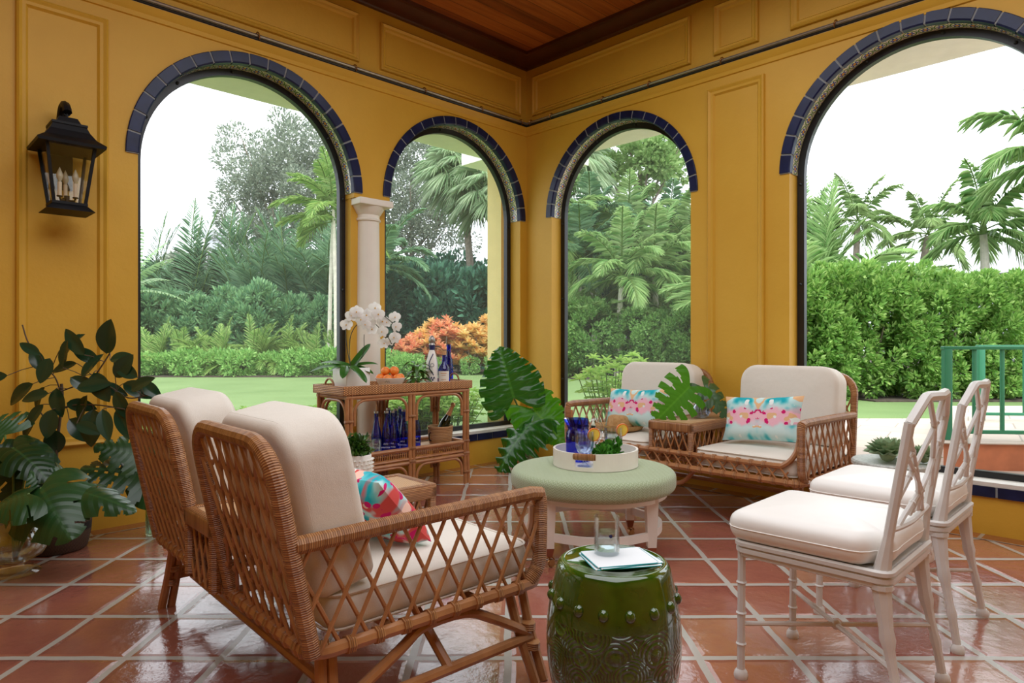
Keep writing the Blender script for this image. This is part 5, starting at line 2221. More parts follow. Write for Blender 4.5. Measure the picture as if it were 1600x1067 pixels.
vp = local(FAR, FRZ, -0.0, -0.015, 0.5845)
glass_vase('bud_vase', 'round pale blue glass vase of monstera leaves on the far settee table', 'vase', vp,
           [(0.0, 0.002), (0.03, 0.002), (0.05, 0.012), (0.064, 0.04), (0.062, 0.068), (0.04, 0.095), (0.024, 0.115), (0.021, 0.165), (0.026, 0.19), (0.024, 0.19), (0.019, 0.165), (0.022, 0.115), (0.038, 0.093), (0.059, 0.067), (0.06, 0.04), (0.045, 0.014), (0.0, 0.008)], M['pale_glass'],
           [(0.0, 0.009), (0.044, 0.016), (0.058, 0.04), (0.057, 0.066), (0.0, 0.066)])
t_ = thing('monstera_cutting', 'bright green split monstera leaf leaning left from the blue vase on the far settee', 'leaf cutting', vp + Vector((0, 0, 0.02)))
pl = Plant(t_)
b_, e_ = at(1078, 604, 4.42), at(1022, 662, 4.36)
pl.leaf(b_, e_, (0.1, -1, 0.3), 0.34, 'heart', M['monstera_bright'], nt=54, ns=9, notch=6, depth=0.7, bend=0.12, crown=0.12, lobe=0.22, sweep=0.45, nw=0.24)
pl.stem([vp + Vector((0.012, 0, 0.02)), vp + Vector((0.0, 0, 0.12)), vp + Vector((-0.01, 0, 0.19)), b_], 0.0035, M['green_stem'])
t_ = thing('monstera_cutting', 'darker split monstera leaf drooping right from the blue vase on the far settee', 'leaf cutting', vp + Vector((0.005, 0, 0.02)))
pl = Plant(t_)
b_, e_ = at(1101, 607, 4.52), at(1146, 652, 4.42)
pl.leaf(b_, e_, (0.5, -0.8, 0.6), 0.27, 'heart', M['monstera'], nt=48, ns=9, notch=5, depth=0.66, bend=0.2, crown=0.2, lobe=0.32, sweep=0.3, nw=0.16)
pl.stem([vp + Vector((-0.012, 0, 0.02)), vp + Vector((0.0, 0.004, 0.12)), vp + Vector((0.008, 0.004, 0.19)), b_], 0.0035, M['green_stem'])

# ------------------------------------------------------------------ artichokes on the pierced stool


def rosette(label, loc, r):
    t = thing('artichoke', label, 'artichoke', loc)
    fo = Foliage()
    pos, ax, nr, L, Wd = [], [], [], [], []
    for ring in range(6):
        k = 11 - ring
        el = 0.15 + ring * 0.25
        for i in range(k):
            a = 2 * PI * (i + 0.5 * (ring % 2)) / k + ring * 0.3
            d = Vector((math.cos(a) * math.cos(el), math.sin(a) * math.cos(el), math.sin(el)))
            pos.append((0.25 * r * math.cos(a), 0.25 * r * math.sin(a), 0.35 * r + 0.03 * r * ring))
            ax.append(tuple(d))
            nr.append((-math.cos(a) * math.sin(el), -math.sin(a) * math.sin(el), math.cos(el)))
            L.append(r * (0.85 - 0.03 * ring))
            Wd.append(r * (0.62 - 0.05 * ring))
    fo.leaves(pos, ax, nr, L, Wd, 0.25)
    fo.build('leaf_scales', M['succulent'], t)
    mb = MB()
    mb.ball((0, 0, 0.38 * r), 0.36 * r, 12)
    mb.build('heart', M['succulent'], t)


rosette('large pale green artichoke on the stone-topped stool, behind the nearer white chair', (1.915, 3.40, 0.4845), 0.108)
rosette('small pale green artichoke at the right edge of the stone top', (2.08, 3.37, 0.4845), 0.078)
rosette('green artichoke at the back of the stone top, behind the large one', (2.03, 3.55, 0.4845), 0.085)

# ------------------------------------------------------------------ on the near settee table
sp_ = local(NEAR, NRZ, 0.01, 0.11, 0.5395)
t_ = thing('spiked_planter', 'white ceramic planter covered in small spikes on the near settee table', 'planter', sp_)
mb = MB()
mb.lathe([(0.0, 0.001), (0.042, 0.001), (0.046, 0.006), (0.05, 0.13), (0.048, 0.134), (0.044, 0.132), (0.043, 0.105), (0.0, 0.1)], 32)
mb.build('pot', M['bisque'], t_, smooth=50)
mb = MB()
for row in range(8):
    for i in range(18):
        a = 2 * PI * (i + 0.5 * (row % 2)) / 18
        z = 0.012 + row * 0.0145
        r = 0.046 + 0.004 * z / 0.13
        d = Vector((math.cos(a), math.sin(a), 0.15))
        c = Vector((r * math.cos(a), r * math.sin(a), z))
        mb.tube([c - d * 0.001, c + d * 0.0125], [0.0065, 0.0004], 4)
mb.build('spikes', M['bisque'], t_, smooth=0)
mb = MB()
mb.lathe([(0.0, 0.118), (0.0435, 0.118)], 20)
mb.build('soil', M['soil'], t_)
t_ = thing('jade_plant', 'small glossy green plant in the white spiked planter', 'plant', sp_ + Vector((0, 0, 0.119)))
fo = Foliage()
for i in range(13):
    a = i * 2.4
    rr = 0.012 + 0.0022 * i
    b_ = np.array((rr * math.cos(a), rr * math.sin(a), 0.015 + 0.05 * random.random()))
    k = 14
    d = rng.normal(size=(k, 3)) + np.array((math.cos(a) * 0.6, math.sin(a) * 0.6, 0.9))
    fo.leaves(np.repeat(b_[None], k, 0) + rng.normal(scale=0.008, size=(k, 3)), d, rng.normal(size=(k, 3)) + np.array((0, 0, 1)), 0.032, 0.016, 0.2)
fo.build('leaves', M['greens'], t_)
mb = MB()
for i in range(6):
    a = i * 1.05
    mb.tube([(0.012 * math.cos(a), 0.012 * math.sin(a), 0), (0.028 * math.cos(a), 0.028 * math.sin(a), 0.06)], 0.003, 5)
mb.build('stems', M['green_stem'], t_)

# ------------------------------------------------------------------ on the console
TOP = 0.7515


def orchid():
    p = con_px(549, 0.0, TOP)
    t = thing('square_planter', 'white square ceramic planter of the orchid at the left end of the console', 'planter', p, CRZ)
    mb = MB()
    s = 0.095
    mb.rbox((0, 0, 0.0825), (2 * s, 2 * s, 0.165), 0.008, 3)
    mb.build('pot', M['white_ceramic'], t, smooth=40)
    mb = MB()
    mb.rbox((0, 0, 0.164), (2 * s - 0.02, 2 * s - 0.02, 0.006), 0.002)
    mb.build('soil', M['soil'], t)
    o = thing('white_orchid', 'white moth orchid with arching flower stems in the square planter on the console', 'orchid', p + Vector((0, 0, 0.167)))
    pl = Plant(o)
    Y = p.y
    b0 = p + Vector((0, 0, 0.167))
    for (tx, ty, dy, w, nx, bend) in ((484, 570, -0.06, 0.065, -0.3, 0.35), (500, 562, 0.05, 0.06, 0.1, 0.3), (577, 545, 0.02, 0.055, 0.5, 0.1), (541, 601, -0.16, 0.06, 0.2, 0.25), (580, 603, -0.13, 0.065, 0.3, 0.3),
                                      (584, 590, -0.02, 0.06, 0.4, 0.35), (590, 567, 0.08, 0.05, 0.2, 0.3), (520, 585, -0.1, 0.06, -0.2, 0.3), (510, 588, 0.02, 0.055, -0.2, 0.3)):
        tip = at(tx, ty, Y + dy)
        pl.leaf(b0 + (Vector((0.01 if tx > 560 else -0.01, -0.115, 0.012)) if ty > 595 else Vector((0, 0, -0.004))), tip + Vector((0, 0, 0.075 if ty > 580 else 0.04)) + (Vector((0, -0.09, 0)) if ty > 595 else Vector()), (nx, -0.35, 1), w, 'strap', M['orchid_leaf'], nt=16, ns=3, bend=bend, fold=0.35)
    st1 = [b0, at(545, 560, Y), at(540, 520, Y), at(546, 497, Y), at(562, 487, Y), at(585, 487, Y), at(604, 497, Y), at(620, 512, Y)]
    st2 = [b0, at(546, 555, Y + .03), at(548, 525, Y + .02), at(560, 506, Y), at(580, 503, Y), at(592, 512, Y), at(606, 527, Y), at(612, 538, Y)]
    pl.stem(st1, 0.003, M['dark_stem'], 'flower_stem')
    pl.stem(st2, 0.003, M['dark_stem'], 'flower_stem')
    pl.stem([b0, at(567, 555, Y), at(569, 523, Y)], 0.0025, M['dark_stem'], 'flower_stem')
    for (fx, fy, s) in ((541, 508, 1), (549, 494, 1), (557, 488, 1.1), (564, 500, 1.15), (573, 493, 1.1), (578, 505, 1), (586, 482, 1.05), (591, 492, 1.05), (571, 508, .9), (598, 503, 1), (581, 515, .95), (604, 504, .9), (597, 519, 1),
                        (617, 496, .95), (619, 511, .9), (616, 528, 1.05), (600, 537, .95), (609, 534, .8)):
        c = at(fx, fy, Y + random.uniform(-0.05, 0.03)) - o.location
        f = MB()
        q = Vector((random.uniform(-0.5, 0.5), -1, random.uniform(-0.25, 0.3))).normalized()
        rm = leaf_matrix(c, (0, 0, 1), q)
        for k, (ang, L, w) in enumerate(((0.0, 0.036, 0.026), (1.25, 0.037, 0.042), (-1.25, 0.037, 0.042), (2.5, 0.034, 0.025), (-2.5, 0.034, 0.025))):
            f.M = rm @ Matrix.Rotation(ang, 4, 'Z')
            f.add(*big_leaf(L * s * 1.3, w * s * 1.3, 'petal', nt=7, ns=3, bend=0.15 + 0.1 * random.random(), crown=0.3))
        fl = f.build('flower', M['petal'], o, smooth=180)
        f = MB()
        f.ball(c + q * 0.006 * 1.0, 0.005 * s, 6)
        f.build('flower_centre', M['petal_core'], fl)


orchid()

bp = con_px(610, -0.055, TOP)
t_ = thing('fruit_bowl', 'white ceramic bowl with a painted leaf sprig, full of oranges, on the console', 'bowl', bp)
mb = MB()
mb.lathe([(0.0, 0.001), (0.055, 0.001), (0.06, 0.006), (0.095, 0.055), (0.11, 0.085), (0.107, 0.086), (0.09, 0.057), (0.055, 0.014), (0.0, 0.012)], 40)
mb.build('bowl_body', M['white_ceramic'], t_, smooth=60)
mb = MB()
for k in range(7):
    a = -1.75 + 0.05 * k
    z = 0.056 + 0.004 * (k % 3)
    r = 0.096 + (z - 0.056) * 0.5 + 0.001
    c = Vector((r * math.cos(a), r * math.sin(a), z))
    nrm = Vector((math.cos(a), math.sin(a), -0.7))
    mb.M = leaf_matrix(c, Vector((0.4 if k % 2 else -0.5, 0, 1)), nrm)
    mb.add(*big_leaf(0.022, 0.009, 'ellipse', nt=6, ns=2, bend=0))
mb.M = None
mb.build('painted_sprig', M['greens'], t_, smooth=180, label='painted green leaf sprig')
oi = 0
for (x, y, z, r, lab) in ((-0.068, -0.03, 0.062, 0.033, 'orange at the left front of the fruit bowl'), (-0.008, -0.062, 0.058, 0.034, 'orange at the front of the fruit bowl'), (0.058, -0.036, 0.06, 0.0345, 'orange at the right front of the fruit bowl'),
                          (-0.056, 0.043, 0.064, 0.0335, 'orange at the left back of the fruit bowl'), (0.01, 0.066, 0.06, 0.033, 'orange at the back of the fruit bowl'), (0.066, 0.034, 0.063, 0.032, 'orange at the right back of the fruit bowl'),
                          (-0.036, 0.0, 0.112, 0.0335, 'topmost orange on the left of the pile in the bowl'), (0.028, 0.002, 0.113, 0.035, 'topmost orange on the right of the pile in the bowl'), (0.0, 0.0, 0.046, 0.033, 'orange low in the middle of the fruit bowl')):
    mb = MB()
    mb.ball((0, 0, 0), r, 20, (1, 1, 0.95))
    o_ = mb.build('orange', M['orange'], smooth=60)
    o_.location = bp + Vector((x, y, z + 0.022))
    tag(o_, lab, 'orange', 'oranges in the bowl')
    mb = MB()
    mb.lathe([(0.0, 0.002), (0.003, 0.001), (0.004, -0.001)], 7, (0, 0, r * 0.95))
    mb.build('stem_scar', M['greens'], o_)

# a leafy bunch behind the fruit
lp = con_px(652, 0.0, TOP)
t_ = thing('leafy_bunch', 'bunch of dark green curling leaves on the console between oranges and bottles', 'leaves', lp)
pl = Plant(t_)
for i in range(30):
    a = i * 2.399
    r = 0.012 + 0.035 * random.random()
    b_ = lp + Vector((r * math.cos(a) * 0.6, r * math.sin(a) * 0.6, 0.03 + 0.15 * random.random()))
    d = Vector((math.cos(a), math.sin(a) * 0.8, random.uniform(0.05, 0.9))).normalized()
    L = random.uniform(0.09, 0.13)
    pl.leaf(b_, b_ + d * L, (0, 0, 1), 0.036, 'ellipse', M['greens'], nt=12, ns=3, bend=random.uniform(0.6, 1.1), fold=0.35, crown=0.0)
pl.stem([lp, lp + Vector((0.004, 0, 0.08)), lp + Vector((0, 0.004, 0.18))], 0.008, M['green_stem'])
gp = con_px(661, -0.10, TOP)
mb = MB()
mb.lathe([(0.0, 0.0), (0.018, 0.001), (0.031, 0.015), (0.033, 0.03), (0.022, 0.048), (0.008, 0.054), (0.006, 0.064), (0.0, 0.065)], 20, ripple=lambda a, z: 0.04 * math.sin(9 * a))
o_ = mb.build('small_gourd', M['succulent'], smooth=60)
o_.location = gp
tag(o_, 'small pale green ribbed gourd in front of the patterned bottle', 'gourd')


def decanter():
    p = con_px(675, 0.02, TOP)
    t = thing('ceramic_decanter', 'tall white and blue hand-painted bottle with a silver stopper on the console', 'bottle', p)
    mb = MB()
    mb.lathe([(0.0, 0.001), (0.042, 0.001), (0.046, 0.008), (0.045, 0.05), (0.047, 0.13), (0.043, 0.19), (0.03, 0.25), (0.02, 0.28), (0.018, 0.3)], 32)
    mb.build('body', M['white_ceramic'], t, smooth=60)
    mb = MB()
    mb.lathe([(0.0185, 0.283), (0.02, 0.282), (0.0225, 0.30), (0.024, 0.318), (0.0, 0.318)], 24)
    mb.build('neck_collar', M['ink_navy'], t, smooth=40)
    mb = MB()
    mb.lathe([(0.016, 0.318), (0.026, 0.322), (0.018, 0.338), (0.027, 0.35), (0.022, 0.375), (0.012, 0.392), (0.0, 0.396)], 20)
    mb.build('silver_stopper', M['steel'], t, smooth=50)
    mb = MB()

    def rad(z):
        return np.interp(z, [0.001, 0.05, 0.13, 0.19, 0.25, 0.28], [0.045, 0.045, 0.047, 0.043, 0.03, 0.02])
    for k in range(26):
        f = k / 25
        a = -PI / 2 + 0.75 * math.sin(f * PI * 1.0) * -1.0 + 0.35
        z = 0.25 - 0.16 * f
        r = rad(z) + 0.0005
        mb.ball((r * math.cos(a), r * math.sin(a), z), 0.0048, 6, (1, 1, 0.9))
    for k in range(18):
        a = -PI / 2 - 0.55 + 1.1 * k / 17
        for z in (0.02, 0.06):
            mb.ball((0.0455 * math.cos(a), 0.0455 * math.sin(a), z + 0.012 * math.sin(k * 0.9)), 0.0045, 6)
    for k in range(12):
        a = 2 * PI * k / 12
        c = Vector((0.0, 0.0, 0.17))
        r = rad(0.17 + 0.014 * math.sin(a)) + 0.0005
        th_ = -PI / 2 + 0.15 + 0.3 * math.cos(a)
        mb.ball((r * math.cos(th_), r * math.sin(th_), 0.165 + 0.013 * math.sin(a)), 0.003, 6)
    mb.build('painted_pattern', M['ink_navy'], t, label='painted navy blue ornament')


decanter()


def bottle(name, label, loc, prof, mat, group=None, rot=None):
    t = thing(name, label, 'bottle', loc, 0, group)
    if rot:
        t.rotation_euler = rot
    mb = MB()
    mb.lathe(prof, 24)
    mb.build('glass_body', mat, t, smooth=60)
    return t


p_ = con_px(694, -0.03, TOP)
t_ = bottle('labelled_bottle', 'blue glass bottle with a white paper label, right of the patterned bottle', p_, [(0.0, 0.001), (0.044, 0.001), (0.047, 0.008), (0.047, 0.12), (0.04, 0.15), (0.02, 0.18), (0.016, 0.2), (0.0155, 0.245)], M['blue_glass'])
mb = MB()
mb.lathe([(0.0475, 0.025), (0.0478, 0.118)], 20, a0=-PI / 2 - 1.0, a1=-PI / 2 + 1.0)
lb = mb.build('paper_label', M['label_white'], t_, label='white paper label')
mb = MB()
for (z, w, hh) in ((0.098, 0.5, 0.006), (0.084, 0.35, 0.004), (0.05, 0.42, 0.004)):
    mb.lathe([(0.0481, z), (0.0481, z + hh)], 10, a0=-PI / 2 - w, a1=-PI / 2 + w)
mb.build('printed_lines', M['gold_foil'], lb)
mb = MB()
mb.lathe([(0.0, 0.245), (0.0165, 0.243), (0.0165, 0.275), (0.0, 0.276)], 16)
mb.build('cork_stopper', M['cork'], t_)
mb = MB()
mb.lathe([(0.0, 0.006), (0.043, 0.008), (0.043, 0.05), (0.0, 0.05)], 20)
p_ = con_px(701, 0.08, TOP)
t_ = bottle('tall_blue_bottle', 'tall cobalt bottle standing behind the labelled bottle', p_, [(0.0, 0.001), (0.034, 0.001), (0.037, 0.006), (0.037, 0.15), (0.03, 0.2), (0.0155, 0.25), (0.014, 0.3), (0.0165, 0.302), (0.0165, 0.325), (0.0, 0.326)], M['blue_glass_deep'])

SH = 0.301
BPROF = [(0.0, 0.004), (0.02, 0.001), (0.033, 0.001), (0.0355, 0.006), (0.0355, 0.12), (0.031, 0.155), (0.018, 0.22), (0.0145, 0.25), (0.014, 0.285), (0.016, 0.286), (0.016, 0.298), (0.0135, 0.3)]
spots = [(588, -0.06, 'leftmost'), (604, -0.10, 'second from the left, front row'), (607, 0.06, 'at the back left'), (613.5, -0.11, 'third in the front row'), (618, 0.0, 'in the middle of the cluster'), (625, 0.08, 'at the back right'), (631, -0.09, 'right end of the front row'), (650, -0.03, 'standing alone right of the middle post')]
first = None
for i, (px, y, lab) in enumerate(spots):
    p_ = con_px(px, y, SH)
    lab = 'cobalt blue glass bottle on the lower console shelf, ' + lab
    if first is None:
        first = bottle('cobalt_bottle', lab, p_, BPROF, M['blue_glass'], 'cobalt bottles on the console shelf')
        mb = MB()
        mb.lathe([(0.0165, 0.286), (0.0168, 0.296), (0.0155, 0.301), (0.0, 0.302)], 14)
        mb.build('silver_cap', M['steel'], first)
        text_part('printed_lettering', 'SARATOGA', 0.0125, M['ink_white'], first, (0, -0.0362, 0.045), (PI / 2, 0, 0), label='white printed lettering')
        mb = MB()
        for k in range(9):
            mb.tube([(-0.016 + 0.004 * k, -0.0358, 0.066), (-0.016 + 0.004 * k, -0.0358, 0.070 + 0.004 * (k % 3))], 0.0006, 4)
        mb.build('printed_emblem', M['ink_white'], first)
    else:
        copy_tree(first, loc=p_, rz=0.12 * ((i % 3) - 1), label=lab)

# tumblers at the left end of the shelf
t_ = None
for i, (px, y, lab) in enumerate(((560, -0.11, 'clear ribbed tumbler nearest the left end of the console shelf'), (575, -0.12, 'clear ribbed tumbler at the front of the shelf, left of the blue bottles'), (568, -0.01, 'clear ribbed tumbler at the back of the shelf, behind two others'), (586, -0.125, 'clear ribbed tumbler closest to the leftmost blue bottle'))):
    p_ = con_px(px, y, SH)
    if t_ is None:
        t_ = thing('ribbed_tumbler', lab, 'glass', p_, 0, 'tumblers on the console shelf')
        mb = MB()
        mb.lathe([(0.0, 0.002), (0.034, 0.002), (0.037, 0.006), (0.044, 0.11), (0.0425, 0.11), (0.035, 0.012), (0.0, 0.01)], 40, ripple=lambda a, z: 0.025 * math.sin(16 * a) if z < 0.085 else 0)
        mb.build('glass_body', M['clear_glass'], t_, smooth=60)
    else:
        copy_tree(t_, loc=p_, label=lab)

# rope bucket with the gold-necked bottle
bk_ = con_px(688, -0.02, SH)
t_ = thing('rope_bucket', 'coiled rope wine bucket on the right of the console shelf', 'bucket', bk_)
mb = MB()
mb.lathe([(0.0, 0.001), (0.075, 0.001), (0.086, 0.008), (0.095, 0.07), (0.098, 0.125), (0.102, 0.135), (0.098, 0.142), (0.09, 0.135), (0.086, 0.07), (0.075, 0.014), (0.0, 0.01)], 36)
mb.build('bucket_body', M['rope'], t_, smooth=50)
for s in (-1, 1):
    mb = MB()
    d = Vector((math.cos(CRZ), math.sin(CRZ), 0)) * s
    mb.tube(smooth_path([d * 0.092 + Vector((0, 0, 0.095)), d * 0.108 + Vector((0, 0, 0.085)), d * 0.108 + Vector((0, 0, 0.04)), d * 0.088 + Vector((0, 0, 0.03))], 5), 0.004, 6)
    mb.build('metal_handle', M['black_metal'], t_)
t_ = bottle('champagne_bottle', 'dark green bottle with gold foil neck tilted in the rope bucket', bk_ + Vector((-0.02, 0, 0.03)), [(0.0, 0.001), (0.038, 0.001), (0.041, 0.006), (0.041, 0.13), (0.036, 0.165), (0.022, 0.21)], M['dark_glass'], rot=(0.0, math.radians(24), 0.25))
mb = MB()
mb.lathe([(0.0225, 0.205), (0.023, 0.207), (0.0155, 0.25), (0.0145, 0.285), (0.0185, 0.287), (0.019, 0.3), (0.014, 0.312), (0.0, 0.315)], 18)
mb.build('gold_foil_neck', M['gold_foil'], t_, smooth=60, label='gold foil neck')


# ------------------------------------------------------------------ big leaves in a vase in the corner
vp = Vector((0.122, 5.99, 0.002))
glass_vase('corner_vase', 'tall pale green glass vase of big leaves on the floor in the corner', 'vase', vp,
           [(0.0, 0.002), (0.06, 0.002), (0.066, 0.01), (0.07, 0.2), (0.06, 0.24), (0.058, 0.24), (0.066, 0.2), (0.062, 0.02), (0.0, 0.014)], M['green_glass'],
           [(0.0, 0.016), (0.06, 0.022), (0.063, 0.15), (0.0, 0.15)])
t_ = thing('philodendron', 'three huge lobed philodendron leaves standing in the corner behind the ottoman', 'plant', vp + Vector((0, 0, 0.02)))
pl = Plant(t_)
b0 = vp + Vector((0, 0, 0.022))
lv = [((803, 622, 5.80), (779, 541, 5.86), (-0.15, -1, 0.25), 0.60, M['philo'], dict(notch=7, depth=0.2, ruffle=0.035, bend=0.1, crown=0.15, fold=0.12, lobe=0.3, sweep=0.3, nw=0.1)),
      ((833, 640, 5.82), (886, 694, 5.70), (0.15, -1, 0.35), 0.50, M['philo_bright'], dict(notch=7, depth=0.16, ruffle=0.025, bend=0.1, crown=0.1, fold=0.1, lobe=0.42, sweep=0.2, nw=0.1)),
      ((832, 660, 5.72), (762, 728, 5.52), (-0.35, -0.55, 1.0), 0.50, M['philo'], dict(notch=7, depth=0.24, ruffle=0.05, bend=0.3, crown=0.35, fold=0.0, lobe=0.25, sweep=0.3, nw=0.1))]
for (b_, e_, nr_, w_, m_, kw) in lv:
    pl.leaf(at(*b_), at(*e_), nr_, w_, 'heart', m_, nt=48, ns=9, **kw)
    pl.stem([b0, b0 + Vector((0, 0, 0.18)), b0 + Vector((0.0, -0.05, 0.33)), at(*b_)], 0.008, M['green_stem'])

# ------------------------------------------------------------------ the plants by the left wall
bp = Vector((-2.405, 3.53, 0))
t_ = thing('woven_basket', 'dark woven basket with a black band by the left wall, under the monstera leaves', 'basket', bp)
mb = MB()
mb.lathe([(0.0, 0.002), (0.125, 0.002), (0.135, 0.01), (0.152, 0.09), (0.156, 0.15), (0.15, 0.21), (0.146, 0.212), (0.147, 0.15), (0.13, 0.03), (0.0, 0.02)], 40)
mb.build('woven_body', M['basket'], t_, smooth=50)
t_ = thing('rubber_plant', 'rubber plant with oval dark leaves in the basket by the left wall', 'plant', bp + Vector((0, 0, 0.022)))
pl = Plant(t_)
mb = MB()
mb.lathe([(0.0, 0.0), (0.1, 0.0), (0.125, 0.23), (0.132, 0.235), (0.132, 0.27), (0.12, 0.27), (0.115, 0.235), (0.0, 0.235)], 30)
mb.build('terracotta_pot', M['terracotta'], t_)
mb = MB()
mb.lathe([(0.0, 0.245), (0.116, 0.238)], 24)
mb.build('soil', M['soil'], t_)
Y0 = 3.5
br = {
    'a': [bp + Vector((0.0, 0, 0.25)), at(88, 730, Y0), at(91, 680, Y0), at(97, 625, Y0), at(96, 600, Y0)],
    'b': [at(97, 622, Y0), at(86, 590, Y0), at(66, 570, Y0), at(44, 535, Y0), at(35, 508, Y0)],
    'c': [at(95, 612, Y0), at(120, 603, Y0), at(140, 598, Y0 - .04), at(157, 575, Y0 - .06), at(172, 552, Y0 - .06)],
    'd': [at(95, 640, Y0), at(120, 633, Y0 - .05), at(160, 634, Y0 - .1), at(195, 640, Y0 - .14)],
    'e': [at(140, 600, Y0 - .04), at(170, 604, Y0 - .08), at(200, 622, Y0 - .1), at(232, 618, Y0 - .12)],
    'f': [at(93, 672, Y0), at(75, 660, Y0), at(60, 640, Y0)],
}
pts_all = []
for k, v in br.items():
    pl.stem(v, 0.0075 if k == 'a' else 0.0036, M['brown_twig'], 'trunk' if k == 'a' else 'branch')
    pts_all += smooth_path(v, 5)
mbs = MB()
for (x, y, ang, sz, w, dz) in ((12, 587, 188, 38, .42, .2), (52, 600, 215, 42, .5, .3), (62, 555, 150, 30, .45, .6), (78, 560, 255, 32, .6, .4), (93, 548, 40, 34, .45, .5), (104, 553, 60, 30, .5, .5), (132, 555, 130, 42, .45, .3), (146, 583, 300, 40, .62, .3),
                               (166, 553, 75, 44, .7, .4), (172, 563, 15, 28, .55, .5), (120, 568, 195, 34, .4, .5), (70, 605, 240, 36, .5, .5), (88, 607, 280, 36, .6, .4), (110, 590, 330, 34, .55, .6), (120, 607, 10, 40, .5, .5), (150, 602, 345, 40, .45, .6),
                               (180, 590, 50, 36, .6, .4), (192, 600, 340, 44, .5, .3), (215, 590, 150, 38, .5, .3), (220, 598, 330, 34, .5, .5), (146, 640, 275, 45, .62, .3), (182, 640, 300, 42, .42, .4), (108, 655, 315, 40, .65, .3), (120, 662, 340, 34, .5, .5),
                               (82, 640, 260, 36, .6, .4), (68, 632, 235, 34, .45, .5), (56, 645, 250, 34, .5, .5), (85, 672, 270, 30, .85, .4), (180, 612, 300, 40, .55, .4), (76, 615, 190, 34, .5, .5), (98, 575, 80, 34, .5, .4), (128, 590, 60, 36, .5, .5), (136, 618, 250, 38, .5, .4), (160, 640, 290, 40, .5, .5), (205, 610, 30, 36, .5, .4), (66, 580, 120, 34, .5, .4), (104, 630, 350, 36, .5, .5), (154, 565, 150, 34, .5, .4)):
    a = math.radians(ang)
    yy = Y0 - 0.02 - 0.12 * random.random() - (0.06 if x > 150 else 0)
    b_ = at(x, y, yy)
    d = Vector((math.cos(a), random.uniform(-0.35, 0.15), math.sin(a)))
    d = d.normalized() * (sz * 1.3 * yy / F)
    # petiole to the closest twig
    q = min(pts_all, key=lambda p: (p - b_).length)
    mbs.tube([q - pl.o, q.lerp(b_, 0.6) + Vector((0, 0, 0.006)) - pl.o, b_ - pl.o], 0.0022, 5)
    pl.leaf(b_, b_ + d, (random.uniform(-0.5, 0.5), -1, dz), d.length * w * 0.92, 'ellipse', M['ficus'], nt=12, ns=3, bend=random.uniform(0.0, 0.25), fold=0.25)
mbs.build('leaf_stalks', M['brown_twig'], t_)

# vase with monstera leaves at the far left
vl = Vector((-2.36, 3.16, 0.002))
glass_vase('footed_glass_vase', 'large clear footed glass bowl vase on the tiles at the left edge', 'vase', vl,
           [(0.0, 0.001), (0.10, 0.001), (0.108, 0.006), (0.09, 0.022), (0.045, 0.035), (0.04, 0.045), (0.07, 0.06), (0.115, 0.085), (0.138, 0.12), (0.143, 0.16), (0.13, 0.205), (0.118, 0.225), (0.115, 0.225), (0.127, 0.205), (0.139, 0.16), (0.133, 0.12), (0.11, 0.088), (0.06, 0.064), (0.0, 0.055)], M['clear_glass'],
           [(0.0, 0.057), (0.06, 0.066), (0.108, 0.09), (0.125, 0.115), (0.0, 0.115)])
t_ = thing('monstera_plant', 'group of big split monstera leaves in the footed glass vase at the left', 'plant', vl + Vector((0, 0, 0.058)))
pl = Plant(t_)
b0 = vl + Vector((0, 0, 0.06))
for (b_, e_, nr_, w_, kw) in (((64, 763, 3.08), (100, 826, 2.9), (-0.15, -0.6, 1.0), 0.40, dict(notch=3, depth=0.5, bend=0.3, crown=0.5, nw=0.12)),
                              ((45, 772, 3.0), (-25, 790, 2.9), (-0.3, -0.6, 1.0), 0.34, dict(notch=3, depth=0.5, bend=0.3, crown=0.4, nw=0.12)),
                              ((40, 738, 3.25), (-20, 690, 3.2), (0.1, -0.9, 0.9), 0.34, dict(notch=3, depth=0.55, bend=0.2, crown=0.3, nw=0.14)),
                              ((20, 700, 3.2), (75, 735, 3.1), (0.2, -0.6, 1.0), 0.26, dict(notch=3, depth=0.5, bend=0.3, crown=0.3, nw=0.14)),
                              ((8, 680, 3.3), (-18, 655, 3.3), (0.1, -0.8, 0.6), 0.3, dict(notch=4, depth=0.6, bend=0.2, crown=0.2, nw=0.2)),
                              ((90, 760, 3.2), (48, 742, 3.1), (0.1, -0.8, 0.7), 0.30, dict(notch=3, depth=0.4, bend=0.1, crown=0.4, nw=0.12)),
                              ((100, 765, 3.15), (205, 775, 3.05), (0.0, -0.5, 1.0), 0.26, dict(notch=4, depth=0.45, bend=0.25, crown=0.5, nw=0.14))):
    pl.leaf(at(*b_), at(*e_), nr_, w_, 'heart', M['monstera'], nt=36, ns=8, fold=0.05, lobe=0.32, sweep=0.3, **kw)
    B = at(*b_)
    pl.stem([b0, b0.lerp(B, 0.5) + Vector((0, 0, 0.05)), B], 0.005, M['green_stem'])

